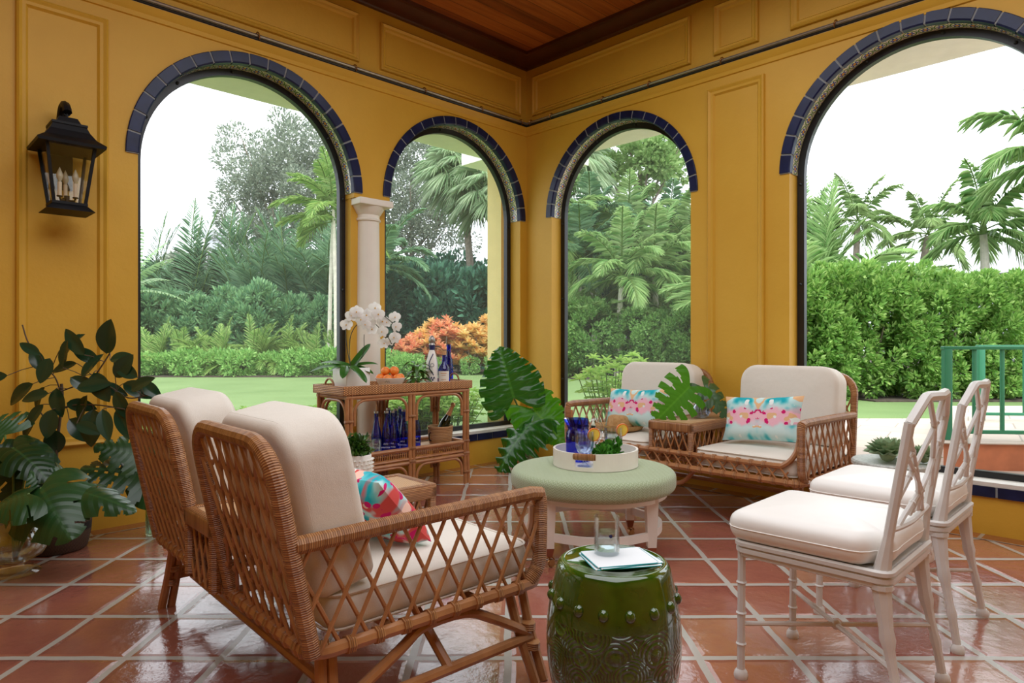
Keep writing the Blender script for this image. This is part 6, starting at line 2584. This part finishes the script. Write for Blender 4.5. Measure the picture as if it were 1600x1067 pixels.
# the small square vase behind the settee, with a holed monstera leaf
vs_ = Vector((-2.035, 3.80, 0.002))
glass_vase('cylinder_vase', 'small clear cylinder vase on the floor behind the near settee', 'vase', vs_,
           [(0.0, 0.002), (0.046, 0.002), (0.049, 0.006), (0.049, 0.2), (0.046, 0.2), (0.046, 0.012), (0.0, 0.01)], M['green_glass'],
           [(0.0, 0.012), (0.045, 0.014), (0.045, 0.12), (0.0, 0.12)])
t_ = thing('holed_monstera', 'dark holed monstera leaves rising from the cylinder vase beside the near settee', 'plant', vs_ + Vector((0, 0, 0.014)))
pl = Plant(t_)
b0 = vs_ + Vector((0, 0, 0.016))
for (b_, e_, nr_, w_, kw) in (((232, 742, 3.6), (128, 722, 3.45), (0.1, -0.6, 1.0), 0.42, dict(notch=5, depth=0.5, bend=0.15, crown=0.3, holes=True)),
                              ((225, 715, 3.62), (150, 690, 3.5), (0.0, -0.8, 0.8), 0.30, dict(notch=4, depth=0.5, bend=0.2, crown=0.3)),
                              ((228, 758, 3.55), (262, 795, 3.5), (0.1, -0.8, 0.6), 0.22, dict(notch=0, bend=0.2, crown=0.2))):
    pl.leaf(at(*b_), at(*e_), nr_, w_, 'heart', M['monstera'], nt=42, ns=8, fold=0.05, lobe=0.3, sweep=0.3, **kw)
    B = at(*b_)
    pl.stem([b0, b0.lerp(B, 0.5) + Vector((0.01, 0, 0.05)), B], 0.0045, M['green_stem'])

# ------------------------------------------------------------------ outdoors: ground, patio, steps
def slab_w(name, x0, x1, y0, y1, z0, z1, mat):
    mb = MB()
    mb.hexa([W(x0, y0, z0), W(x1, y0, z0), W(x1, y1, z0), W(x0, y1, z0), W(x0, y0, z1), W(x1, y0, z1), W(x1, y1, z1), W(x0, y1, z1)])
    return struct(mb.build(name, mat, smooth=0))


LAWN = 0.10
slab_w('lawn_ground', -70, -TL, -70, 60, -0.2, LAWN, M['lawn'])
slab_w('lawn_ground', -TL, 70, -70, -TR, -0.2, LAWN, M['lawn'])
slab_w('yard_ground', ROOM, 70, -TR, 60, -0.2, -0.02, M['patio'])
slab_w('yard_ground', -TL, ROOM, ROOM, 60, -0.2, -0.021, M['patio'])


def flat(name, pts, z0, z1, mat):
    mb = MB()
    mb.prism(pts, z0, z1)
    return struct(mb.build(name, mat, smooth=0))


a_ = W(0.55, -TR - 0.001)
b_ = W(9.5, -TR - 0.001)
flat('patio_ground', [(a_.x, a_.y), (b_.x, b_.y), (14, 1.0), (14, 7.3), (0.9, 7.4)], 0.0, 0.25, M['patio'])
flat('planting_bed', [(-34, 18.8), (-3.5, 18.6), (-2.6, 21.5), (1.3, 21.5), (1.6, 17.6), (5, 17.0), (6, 11.0), (26, 11.0), (26, 60), (-34, 60)], 0.05, 0.125, M['mulch'])
# raised step and landing on the right
flat('landing_step', [(2.86, 4.42), (5.3, 4.16), (7.5, 6.9), (4.5, 6.9)], 0.2, 0.425, M['terra_step'])
flat('landing_paving', [(2.84, 4.40), (5.32, 4.14), (7.52, 6.92), (4.48, 6.92)], 0.425, 0.432, M['patio'])


def railing(label, a, b, z0, z1, posts):
    t = thing('garden_railing', label, 'railing', (a[0], a[1], z0))
    A, B = Vector((0, 0, 0)), Vector((b[0] - a[0], b[1] - a[1], 0))
    d = B.normalized()
    ang = math.atan2(d.y, d.x)
    L = B.length
    mb = MB()
    mb.rbox((B.x / 2, B.y / 2, z1 - z0 - 0.012), (L + 0.06, 0.05, 0.022), 0.004, rz=ang)
    mb.build('top_rail', M['rail_green'], t)
    mb = MB()
    mb.rbox((B.x / 2, B.y / 2, 0.055), (L, 0.022, 0.026), 0.004, rz=ang)
    mb.build('bottom_rail', M['rail_green'], t)
    for q in posts:
        mb = MB()
        c = B * q
        mb.rbox((c.x, c.y, (z1 - z0) / 2 - 0.005), (0.05, 0.05, z1 - z0 - 0.012), 0.004, rz=ang)
        mb.build('post', M['rail_green'], t)
    k = int(L / 0.17)
    for i in range(1, k):
        c = B * (i / k)
        mb = MB()
        mb.rbox((c.x, c.y, (z1 - z0) / 2 + 0.02), (0.022, 0.022, z1 - z0 - 0.08), 0.003, rz=ang)
        mb.build('baluster', M['rail_green'], t)


railing('green metal railing on the step outside the right arch, nearer of two', (2.96, 4.54), (4.9, 4.36), 0.432, 1.068, (0.0, 1.0))
railing('green metal railing farther back on the landing, behind the nearer one', (3.97, 5.65), (5.9, 5.5), 0.432, 1.072, (0.0, 1.0))

# neighbouring houses
t_ = thing('white_house', 'white house wall showing between the trees beyond the left garden', 'house', (-16.2, 37, 0.12))
mb = MB()
mb.hexa([(-1.0, 0, 0), (2.2, 0, 0), (2.2, 3, 0), (-1.0, 3, 0), (-0.85, 0, 7.0), (2.2, 0, 6.5), (2.2, 3, 6.5), (-0.85, 3, 7.0)])
mb.build('wall', M['house'], t_, smooth=0)
mb = MB()
mb.rbox((-0.3, 1.5, 6.95), (1.3, 3.2, 0.5), 0.05)
mb.build('chimney', M['house'], t_)
t_ = thing('grey_roofed_house', 'grey hipped roof of a house beyond the hedge at the far right', 'house', (24.5, 30, 0.12))
mb = MB()
mb.rbox((0, 0, 1.9), (8, 5, 3.8), 0.02)
mb.build('wall', M['house'], t_)
mb = MB()
mb.add([(-4.4, -2.9, 3.8), (4.4, -2.9, 3.8), (4.4, 2.9, 3.8), (-4.4, 2.9, 3.8), (-1.5, 0, 5.6), (1.5, 0, 5.6)], [[0, 1, 5, 4], [1, 2, 5], [2, 3, 4, 5], [3, 0, 4], [3, 2, 1, 0]])
mb.build('roof', M['roof'], t_, smooth=0)


# ------------------------------------------------------------------ planting
def shrub(name, label, cat, loc, n, size, L, Wd, mat, clumps=26, tight=0.3, stems=4, group=None, box=False, core=True, **kw):
    t = thing(name, label, cat, loc, random.uniform(0, 6) if not box else 0, group)
    fo = Foliage()
    fo.cloud(n, size, L, Wd, clumps, tight, (0, 0, size[2] * (1.0 if not box else 1.0)), box=box, **kw)
    fo.build('foliage', mat, t)
    mb = MB()
    for i in range(stems):
        a = i * 2.4
        mb.tube([(0.05 * math.cos(a), 0.05 * math.sin(a), 0), (size[0] * 0.4 * math.cos(a), size[1] * 0.4 * math.sin(a), size[2] * 1.1)], [0.03 * size[2], 0.012 * size[2]], 5)
    mb.build('stem', M['bark'], t)
    return t


def row(proto, spots, base, group, s0=0.85, s1=1.15):
    """copies of one plant along a row; every copy gets its own label by its place in the row"""
    for i, (x, y, z) in enumerate(spots):
        lab = base % ORD[i]
        s = random.uniform(s0, s1)
        if i == 0:
            proto.location = (x, y, z)
            proto['label'] = lab
            proto['group'] = group
            proto.scale = (s, s, s)
        else:
            copy_tree(proto, loc=(x, y, z), rz=random.uniform(0, 6.28), scale=s, label=lab, group=group)


def gx(px, y):
    return (px - 800) / F * y


# left lawn edge: ground cover, small arecas, schefflera hedge
p_ = shrub('low_shrub', '', 'shrub', (0, 0, 0), 1800, (0.75, 0.45, 0.32), 0.10, 0.045, M['cover'], 30, 0.35, 3)
row(p_, [(gx(x, 19.2), 19.2 + 0.3 * (i % 2), 0.12) for i, x in enumerate((222, 258, 296, 338, 378, 420, 462, 500, 532, 606, 640))],
    'low light green shrub edging the left lawn, %s from the left', 'low shrubs along the left lawn edge')


def areca(name, label, cat, loc, n, length, mat, arch=1.1, ll=0.4, lw=0.03, spread=0.6, group=None, nl=26, stalk=0.0, droop=0.3):
    t = thing(name, label, cat, loc, 0, group)
    fo = Foliage()
    mb = MB()
    for i in range(n):
        a = i * 2.399
        el = 0.35 + 0.95 * ((i * 0.618) % 1.0)
        d = Vector((math.cos(a) * spread * (1.4 - el), math.sin(a) * spread * (1.4 - el), math.sin(el)))
        b = Vector((0.12 * math.cos(a), 0.12 * math.sin(a), stalk * (0.5 + 0.5 * ((i * 0.37) % 1))))
        ln = length * random.uniform(0.75, 1.1)
        pts = fo.frond(b, d, ln, arch * random.uniform(0.8, 1.2), nl, ll * length / 2, lw, 0.3, droop)
        mb.tube([Vector((b.x * 0.4, b.y * 0.4, 0))] + pts[::3], [0.02] + [0.014] * (len(pts[::3]) - 1) + [0.004] if False else 0.011, 4)
    fo.build('fronds', mat, t)
    mb.build('stalks', M['green_stem'], t)
    return t


p_ = areca('areca_palm', '', 'palm', (0, 0, 0), 20, 1.7, M['areca'], 1.3, 0.46, 0.018, nl=40)
row(p_, [(gx(x, y), y, 0.12) for x, y in ((240, 20.2), (285, 20.5), (338, 20.3), (395, 20.4), (440, 20.6), (488, 20.3), (525, 20.6))], 'small bright areca palm in front of the left hedge, %s from the left', 'small areca palms along the left hedge')

p_ = shrub('schefflera_hedge', '', 'hedge shrub', (0, 0, 0), 8000, (1.15, 0.9, 1.3), 0.17, 0.055, M['scheff'], 90, 0.16, 5)
row(p_, [(gx(x, 23), 23 + 0.4 * (i % 2), 0.12) for i, x in enumerate((205, 255, 305, 355, 405, 455, 505, 545))], 'dark green schefflera shrub in the left hedge, %s from the left', 'schefflera shrubs of the left hedge', 0.95, 1.2)

p_ = areca('tall_areca_palm', '', 'palm', (0, 0, 0), 24, 3.0, M['palm_dark'], 1.0, 0.42, 0.024, 0.7, nl=50, stalk=1.2)
row(p_, [(gx(x, 26.5), 26.5, 0.12) for x in (225, 290, 345, 400, 455, 510, 560)], 'dark palm thicket rising behind the left hedge, %s from the left', 'dark palms behind the left hedge', 1.35, 1.6)


def banana():
    t = thing('banana_plant', 'banana plant with big ragged leaves at the left edge of the left arch', 'banana plant', (gx(205, 21.5), 21.5, 0.12))
    mb = MB()
    mb.tube([(0, 0, 0), (0.05, 0, 1.6), (0, 0, 3.0)], [0.16, 0.13, 0.09], 8)
    mb.build('stem', M['green_stem'], t)
    for i in range(11):
        a = i * 2.399 + 0.4
        el = 0.25 + 0.11 * i
        d = Vector((math.cos(a) * math.cos(el), math.sin(a) * math.cos(el), math.sin(el)))
        m_ = MB()
        m_.M = leaf_matrix((0, 0, 2.6 + 0.05 * i), d, (d.x * -0.5, d.y * -0.5, 1))
        m_.add(*big_leaf(1.7, 0.5, 'strap', nt=40, ns=5, notch=15, depth=0.75, bend=0.45 - 0.025 * i, fold=-0.15, crown=0.2, nw=0.2))
        m_.build('leaf', M['banana'], t, smooth=180)


banana()


def tree(name, label, loc, h, crown, n, L, Wd, mat, clumps=40, tight=0.2, group=None, trunk_r=0.2, bark='bark', lean=0.0, **kw):
    t = thing(name, label, 'tree', loc, 0, group)
    fo = Foliage()
    cx, cy, cz = crown
    fo.cloud(n, crown, L, Wd, clumps, tight, (lean, 0, h), shell=0.35, **kw)
    fo.build('crown', mat, t)
    mb = MB()
    mb.tube(smooth_path([(0, 0, 0), (0.1, 0, h * 0.35), (lean * 0.7, 0, h * 0.75), (lean, 0, h + cz * 0.3)], 4), [trunk_r * (1 - 0.06 * i) for i in range(13)], 7)
    for i in range(9):
        a = i * 2.4
        s = Vector((lean * 0.6, 0, h * (0.45 + 0.04 * i)))
        e = Vector((lean + cx * 0.75 * math.cos(a), cy * 0.75 * math.sin(a), h + cz * random.uniform(-0.3, 0.6)))
        mb.tube(smooth_path([s, s.lerp(e, 0.5) + Vector((0, 0, -0.2)), e], 4), [trunk_r * 0.4 * (1 - 0.1 * j) for j in range(9)], 5)
    mb.build('trunk', M[bark], t)
    return t


tree('oak_tree', 'big grey-green oak tree beyond the garden in the left arch', (gx(440, 29), 29, 0.12), 7.2, (3.2, 2.4, 3.7), 34000, 0.13, 0.065, M['oak'], 150, 0.16)
tree('oak_tree', 'grey-green oak tree behind the fan palms in the narrow arch left of the corner', (gx(640, 30), 30.5, 0.12), 7.6, (3.4, 2.4, 4.2), 34000, 0.13, 0.065, M['oak'], 150, 0.16)
tree('distant_tree', 'small round grey-green tree far off left of the white house', (gx(300, 34), 34, 0.12), 4.7, (1.7, 1.4, 1.1), 3500, 0.2, 0.1, M['oak'], 24, 0.3)
tree('spreading_tree', 'light green tree at the top of the narrow arch right of the corner', (gx(1000, 30), 30, 0.12), 9.6, (2.6, 2.2, 2.0), 7000, 0.26, 0.14, M['paletree'], 40, 0.22)


def palm(name, label, loc, h, n, length, mat, trunk_r=0.11, lean=(0, 0), arch=1.3, ll=0.55, lw=0.05, droop=0.4, nl=56, group=None, wind=0.0, base_el=-0.2, trunk='palm_trunk', crownshaft=True):
    t = thing(name, label, 'palm', loc, 0, group)
    top = Vector((lean[0], lean[1], h))
    mb = MB()
    pts = smooth_path([(0, 0, 0), (lean[0] * 0.25, lean[1] * 0.25, h * 0.4), (lean[0] * 0.7, lean[1] * 0.7, h * 0.8), top], 5)
    mb.tube(pts, [trunk_r * (1.2 - 0.5 * i / 15) for i in range(len(pts))], 9)
    mb.build('trunk', M[trunk], t)
    if crownshaft:
        mb = MB()
        mb.tube([top, top + Vector((0, 0, 0.25 * length))], [trunk_r * 0.85, trunk_r * 0.4], 8)
        mb.build('crownshaft', M['green_stem'], t)
    fo = Foliage()
    mr = MB()
    for i in range(n):
        a = i * 2.399
        f = (i + 0.5) / n
        el = base_el + (1.35 - base_el) * f
        d = Vector((math.cos(a) * math.cos(el) + wind, math.sin(a) * math.cos(el), math.sin(el)))
        pts = fo.frond(top + Vector((0, 0, 0.15 * length * (f if crownshaft else 0.2))), d, length * random.uniform(0.85, 1.1), arch * random.uniform(0.8, 1.2), nl, ll * length / 2.4, lw, 0.25, droop)
        mr.tube(pts[::2], 0.016, 4)
    fo.build('fronds', mat, t)
    mr.build('frond_ribs', M['green_stem'], t)
    return t


palm('slender_palm', 'tall palm with a white trunk near the right side of the left arch', (gx(514, 20.3), 20.3, 0.12), 4.6, 14, 2.0, M['areca'], 0.06, (gx(520, 20) - gx(514, 20), 0), 1.0, 0.6, 0.02, wind=-0.25)
palm('slender_palm', 'tall palm with a white trunk beside its twin, nearer the column', (gx(526, 19.8), 19.8, 0.12), 4.9, 12, 1.8, M['areca'], 0.06, (gx(521, 20) - gx(526, 20), 0), 1.0, 0.6, 0.02, wind=-0.2)

# beyond the middle arch: croton bed, dark hedge, fan palms
p_ = None
CR = [(645, 20.6, 1.25, 'croton_red'), (668, 20.8, 1.55, 'croton'), (694, 20.6, 1.6, 'croton_red'), (716, 20.9, 1.45, 'croton'), (740, 20.5, 1.6, 'croton'), (764, 20.8, 1.7, 'croton'), (786, 20.5, 1.6, 'croton')]
for i, (px, y, hh, mt) in enumerate(CR):
    t_ = thing('croton_bush', ('red and orange' if mt == 'croton_red' else 'yellow and orange') + ' croton bush outside the middle arch, %s from the left' % ORD[i], 'shrub', (gx(px, y), y, 0.12), 0, 'croton bushes')
    fo = Foliage()
    for r_ in range(64):
        a = r_ * 2.399
        rr = 0.55 * math.sqrt((r_ + 0.5) / 64)
        zz = hh * (1 - 0.45 * (rr / 0.55) ** 2) * random.uniform(0.75, 1.05) if r_ % 2 else hh * random.uniform(0.12, 0.75)
        c = np.array((rr * math.cos(a), rr * math.sin(a), zz))
        k = 16
        th_ = np.arange(k) * 2.399
        el = np.linspace(0.0, 1.3, k)
        d = np.stack([np.cos(th_) * np.cos(el), np.sin(th_) * np.cos(el) - 0.15, np.sin(el)], 1)
        nr_ = np.stack([-np.cos(th_) * np.sin(el), -np.sin(th_) * np.sin(el), np.cos(el)], 1)
        fo.leaves(np.repeat(c[None], k, 0), d, nr_, 0.25 * rng.uniform(0.8, 1.2, k), 0.085, 0.2, 0.15)
    fo.build('foliage', M[mt], t_)
    mb = MB()
    for s in range(4):
        a = s * 1.7
        mb.tube([(0, 0, 0), (0.3 * math.cos(a), 0.3 * math.sin(a), hh * 0.8)], 0.02, 5)
    mb.build('stem', M['bark'], t_)

p_ = shrub('dark_hedge', '', 'hedge shrub', (0, 0, 0), 3600, (1.15, 0.9, 1.85), 0.3, 0.12, M['darkhedge'], 46, 0.22, 5)
row(p_, [(gx(x, 24), 24 + 0.3 * (i % 2), 0.12) for i, x in enumerate((590, 632, 672, 715, 757, 800, 840))], 'dark blue-green hedge shrub behind the crotons, %s from the left', 'dark hedge behind the crotons', 0.95, 1.08)
p_ = shrub('pale_shrub', '', 'shrub', (0, 0, 0), 1200, (0.6, 0.5, 0.5), 0.12, 0.06, M['boxy'], 20, 0.35, 3)
row(p_, [(gx(x, 20), 20, 0.12) for x in (606, 626, 648, 690, 735, 775)], 'pale green low shrub under the crotons, %s from the left', 'low shrubs under the crotons', 0.38, 0.6)


def fan_palm(label, loc, h, lean, n, R, crown_r):
    t = thing('fan_palm', label, 'palm', loc)
    top = Vector((lean, 0, h))
    mb = MB()
    pts = smooth_path([(0, 0, 0), (lean * 0.3, 0, h * 0.45), (lean * 0.75, 0, h * 0.8), top], 5)
    mb.tube(pts, [0.17 - 0.004 * i for i in range(len(pts))], 9)
    mb.build('trunk', M['bark'], t)
    fo = Foliage()
    mr = MB()
    for i in range(n):
        a = i * 2.399
        el = -0.7 + 2.0 * (i + 0.5) / n
        d = Vector((math.cos(a) * math.cos(el), math.sin(a) * math.cos(el), math.sin(el)))
        b = top + d * crown_r
        mr.tube([top, b], 0.02, 4)
        fo.fanleaf(b, d + Vector((0, 0, -0.35)), R * random.uniform(0.85, 1.1), 44, 0.6, 0.03)
    fo.build('fan_leaves', M['fan'], t)
    mr.build('leaf_stalks', M['green_stem'], t)


fan_palm('tall fan palm with drooping pale leaves in the middle arch, left trunk', (gx(742, 26), 26, 0.12), 7.6, gx(722, 26) - gx(742, 26), 30, 1.15, 0.95)
fan_palm('fan palm with pale drooping leaves beside the other, nearer the corner', (gx(776, 25), 25, 0.12), 6.6, gx(764, 25) - gx(776, 25), 26, 1.05, 0.85)
fan_palm('fan palm top at the left of the narrow arch right of the corner', (gx(885, 26), 26, 0.12), 7.9, 0.1, 26, 1.2, 0.9)
palm('feather_palm', 'feathery palm just right of the white column', (gx(590, 22), 22, 0.12), 3.4, 16, 2.2, M['palm_dark'], 0.12, (0.1, 0), 1.2, 0.55, 0.05)
tree('understorey_tree', 'brown leaning tree trunk under the fan palms in the middle arch', (gx(675, 27.5), 27.5, 0.12), 3.8, (2.0, 1.5, 1.0), 3000, 0.2, 0.1, M['darkhedge'], 26, 0.3, trunk_r=0.16, lean=0.6)

# beyond the narrow right arch: clipped shrubs and a stand of palms
p_ = shrub('clipped_shrub', '', 'hedge shrub', (0, 0, 0), 9000, (0.95, 0.8, 1.0), 0.095, 0.045, M['boxy'], 120, 0.16, 4)
row(p_, [(gx(x, y), y, 0.12) for x, y in ((868, 18.6), (912, 18.7), (1000, 18.3), (1040, 18.1), (1080, 18.0), (1122, 17.8))], 'rounded green shrub below the palms right of the corner, %s from the left', 'rounded shrubs below the palms', 0.92, 1.12)
PS = [(965, 18.4, 2.7, 2.0, 'palm'), (1030, 19.2, 2.9, 2.2, 'palm'), (905, 20.5, 3.3, 2.3, 'palm_dark'), (990, 21.5, 4.0, 2.3, 'palm'), (1075, 21, 3.7, 2.4, 'palm'), (930, 22.5, 4.3, 2.4, 'palm_dark'), (1045, 23, 4.2, 2.4, 'palm_dark'), (870, 21.5, 4.2, 2.4, 'palm'), (1115, 22, 3.6, 2.4, 'palm_dark')]
for i, (px, y, h_, ln, mt) in enumerate(PS):
    palm('garden_palm', ('slim palm standing foremost in the palm stand right of the corner' if i == 0 else
         'palm in the dense stand right of the corner, %s from the front' % ORD[i]), (gx(px, y), y, 0.12), h_, 17, ln, M[mt], 0.085, (random.uniform(-0.2, 0.2), 0), 1.35, 0.66, 0.02, 0.5, 50, 'palms right of the corner')
p_ = shrub('backing_shrub', '', 'hedge shrub', (0, 0, 0), 5200, (1.6, 1.0, 2.6), 0.3, 0.11, M['darkhedge'], 70, 0.22, 4)
row(p_, [(gx(x, 24.5), 24.5, 0.12) for x in (870, 930, 990, 1050, 1110, 1170)], 'dark leafy shrub deep behind the palm stand, %s from the left', 'dark shrubs behind the palm stand')

# beyond the big right arch: bright hedge and palms
p_ = shrub('bright_hedge', '', 'hedge shrub', (0, 0, 0), 22000, (0.85, 0.65, 1.06), 0.085, 0.038, M['hedge'], 260, 0.13, 4, box=True)
row(p_, [(4.9 + 1.35 * i, 11.8 + 0.12 * (i % 2) - 0.05 * i, 0.12) for i in range(8)], 'bright green hedge shrub beyond the lawn on the right, %s from the left', 'bright hedge on the right', 0.97, 1.08)
for c in [o for o in bpy.data.objects if o.get('group') == 'bright hedge on the right']:
    c.rotation_euler = (0, 0, random.choice((0, PI)) + random.uniform(-0.1, 0.1))

t_ = areca('areca_clump', 'tall areca palm clump left in the big right arch, behind the hedge', 'palm', (gx(1268, 14.5), 14.5, 0.12), 28, 2.4, M['palm'], 0.9, 0.5, 0.015, 0.75, nl=54, stalk=1.2)
for px_, y_, s_, w_ in ((888, 19.6, 0.95, 'leftmost, by the black frame'), (1000, 20.2, 1.05, 'in the middle'), (1068, 19.8, 1.0, 'at the right side')):
    copy_tree(t_, loc=(gx(px_, y_), y_, 0.12), rz=px_ * 0.1, scale=s_, label='bushy areca palm low in the stand right of the corner, ' + w_)
t_.scale = (1.3, 1.3, 1.3)
copy_tree(t_, loc=(gx(1308, 15.8), 15.8, 0.12), rz=2.0, scale=1.1, label='areca palm clump behind the hedge, right of the tall clump')
copy_tree(t_, loc=(gx(1230, 16.5), 16.5, 0.12), rz=4.0, scale=1.35, label='areca palm clump partly behind the yellow pier of the big right arch')
palm('coconut_palm', 'slim coconut palm with a spear frond, left of the two in the white sky', (gx(1335, 22), 22, 0.12), 4.9, 14, 1.9, M['coco'], 0.12, (0.1, 0), 1.1, 0.62, 0.015, 0.65, 32, trunk='bark', crownshaft=False, base_el=-0.5)
palm('coconut_palm', 'coconut palm with windswept fronds and a leaning trunk, middle of the right sky', (gx(1425, 21), 21, 0.12), 4.3, 14, 1.9, M['coco'], 0.12, (0.5, 0), 1.1, 0.62, 0.015, 0.65, 32, trunk='bark', crownshaft=False, base_el=-0.5)
palm('arching_palm', 'palm with a pale trunk and broad arching fronds rising over the hedge at the right', (gx(1545, 14.5), 14.5, 0.12), 3.3, 13, 1.55, M['palm'], 0.1, (-0.12, 0), 1.5, 0.75, 0.014, 0.7, 38)
palm('arching_palm', 'tall palm whose fronds enter at the right edge of the frame', (gx(1655, 13), 13, 0.12), 4.5, 13, 1.9, M['palm'], 0.1, (0, 0), 1.4, 0.75, 0.016, 0.7, 38)

# light green plants right outside the sills
p_ = None


def lime(label, loc, n, hgt, rad, group):
    t = thing('lime_shrub', label, 'shrub', loc, random.uniform(0, 6), group)
    fo = Foliage()
    mb = MB()
    for i in range(n):
        a = i * 2.399
        r = rad * math.sqrt((i + 0.5) / n)
        h_ = hgt * random.uniform(0.55, 1.0)
        c = Vector((r * math.cos(a), r * math.sin(a), h_))
        mb.tube([(0.3 * c.x, 0.3 * c.y, 0), c], 0.004, 4)
        for (f, k) in ((1.0, 9), (0.8, 7), (0.58, 6)):
            th_ = np.arange(k) * 2.399 + i
            el = np.linspace(0.15, 1.1, k) if f == 1 else np.full(k, 0.3)
            d = np.stack([np.cos(th_) * np.cos(el), np.sin(th_) * np.cos(el), np.sin(el)], 1)
            nr_ = np.stack([-np.cos(th_) * np.sin(el), -np.sin(th_) * np.sin(el), np.cos(el)], 1)
            b = np.array((c.x * (0.3 + 0.7 * f), c.y * (0.3 + 0.7 * f), c.z * f))
            fo.leaves(np.repeat(b[None], k, 0), d, nr_, 0.10 * rng.uniform(0.8, 1.2, k), 0.036, 0.2, 0.35)
    fo.build('foliage', M['lime'], t)
    mb.build('stem', M['green_stem'], t)
    return t


p_ = lime('', (0, 0, 0), 26, 0.42, 0.36, None)
sp_ = [LW(s, 0.95 + 0.2 * (i % 2), LAWN) for i, s in enumerate((3.15, 2.7, 2.25, 1.8, 1.45, 1.1, 0.75, 0.4))]
row(p_, sp_, 'lime green leafy plant just outside the left arches, %s from the left', 'lime plants outside the left arches', 0.9, 1.1)
p_ = lime('', (0, 0, 0), 34, 0.56, 0.36, None)
row(p_, [LW(s, 0.72, LAWN) for s in (1.35, 1.05, 0.7, 0.35)], 'lime green plant close behind the sill by the console, %s from the left', 'lime plants behind the console', 0.9, 1.1)
lime('tall lime green plant outside the arch right of the corner', RW(0.45, 0.75, LAWN), 34, 0.86, 0.36, None)
lime('shorter lime green plant behind the big leaves, outside the arch right of the corner', RW(0.30, 1.35, LAWN), 24, 0.62, 0.34, None)
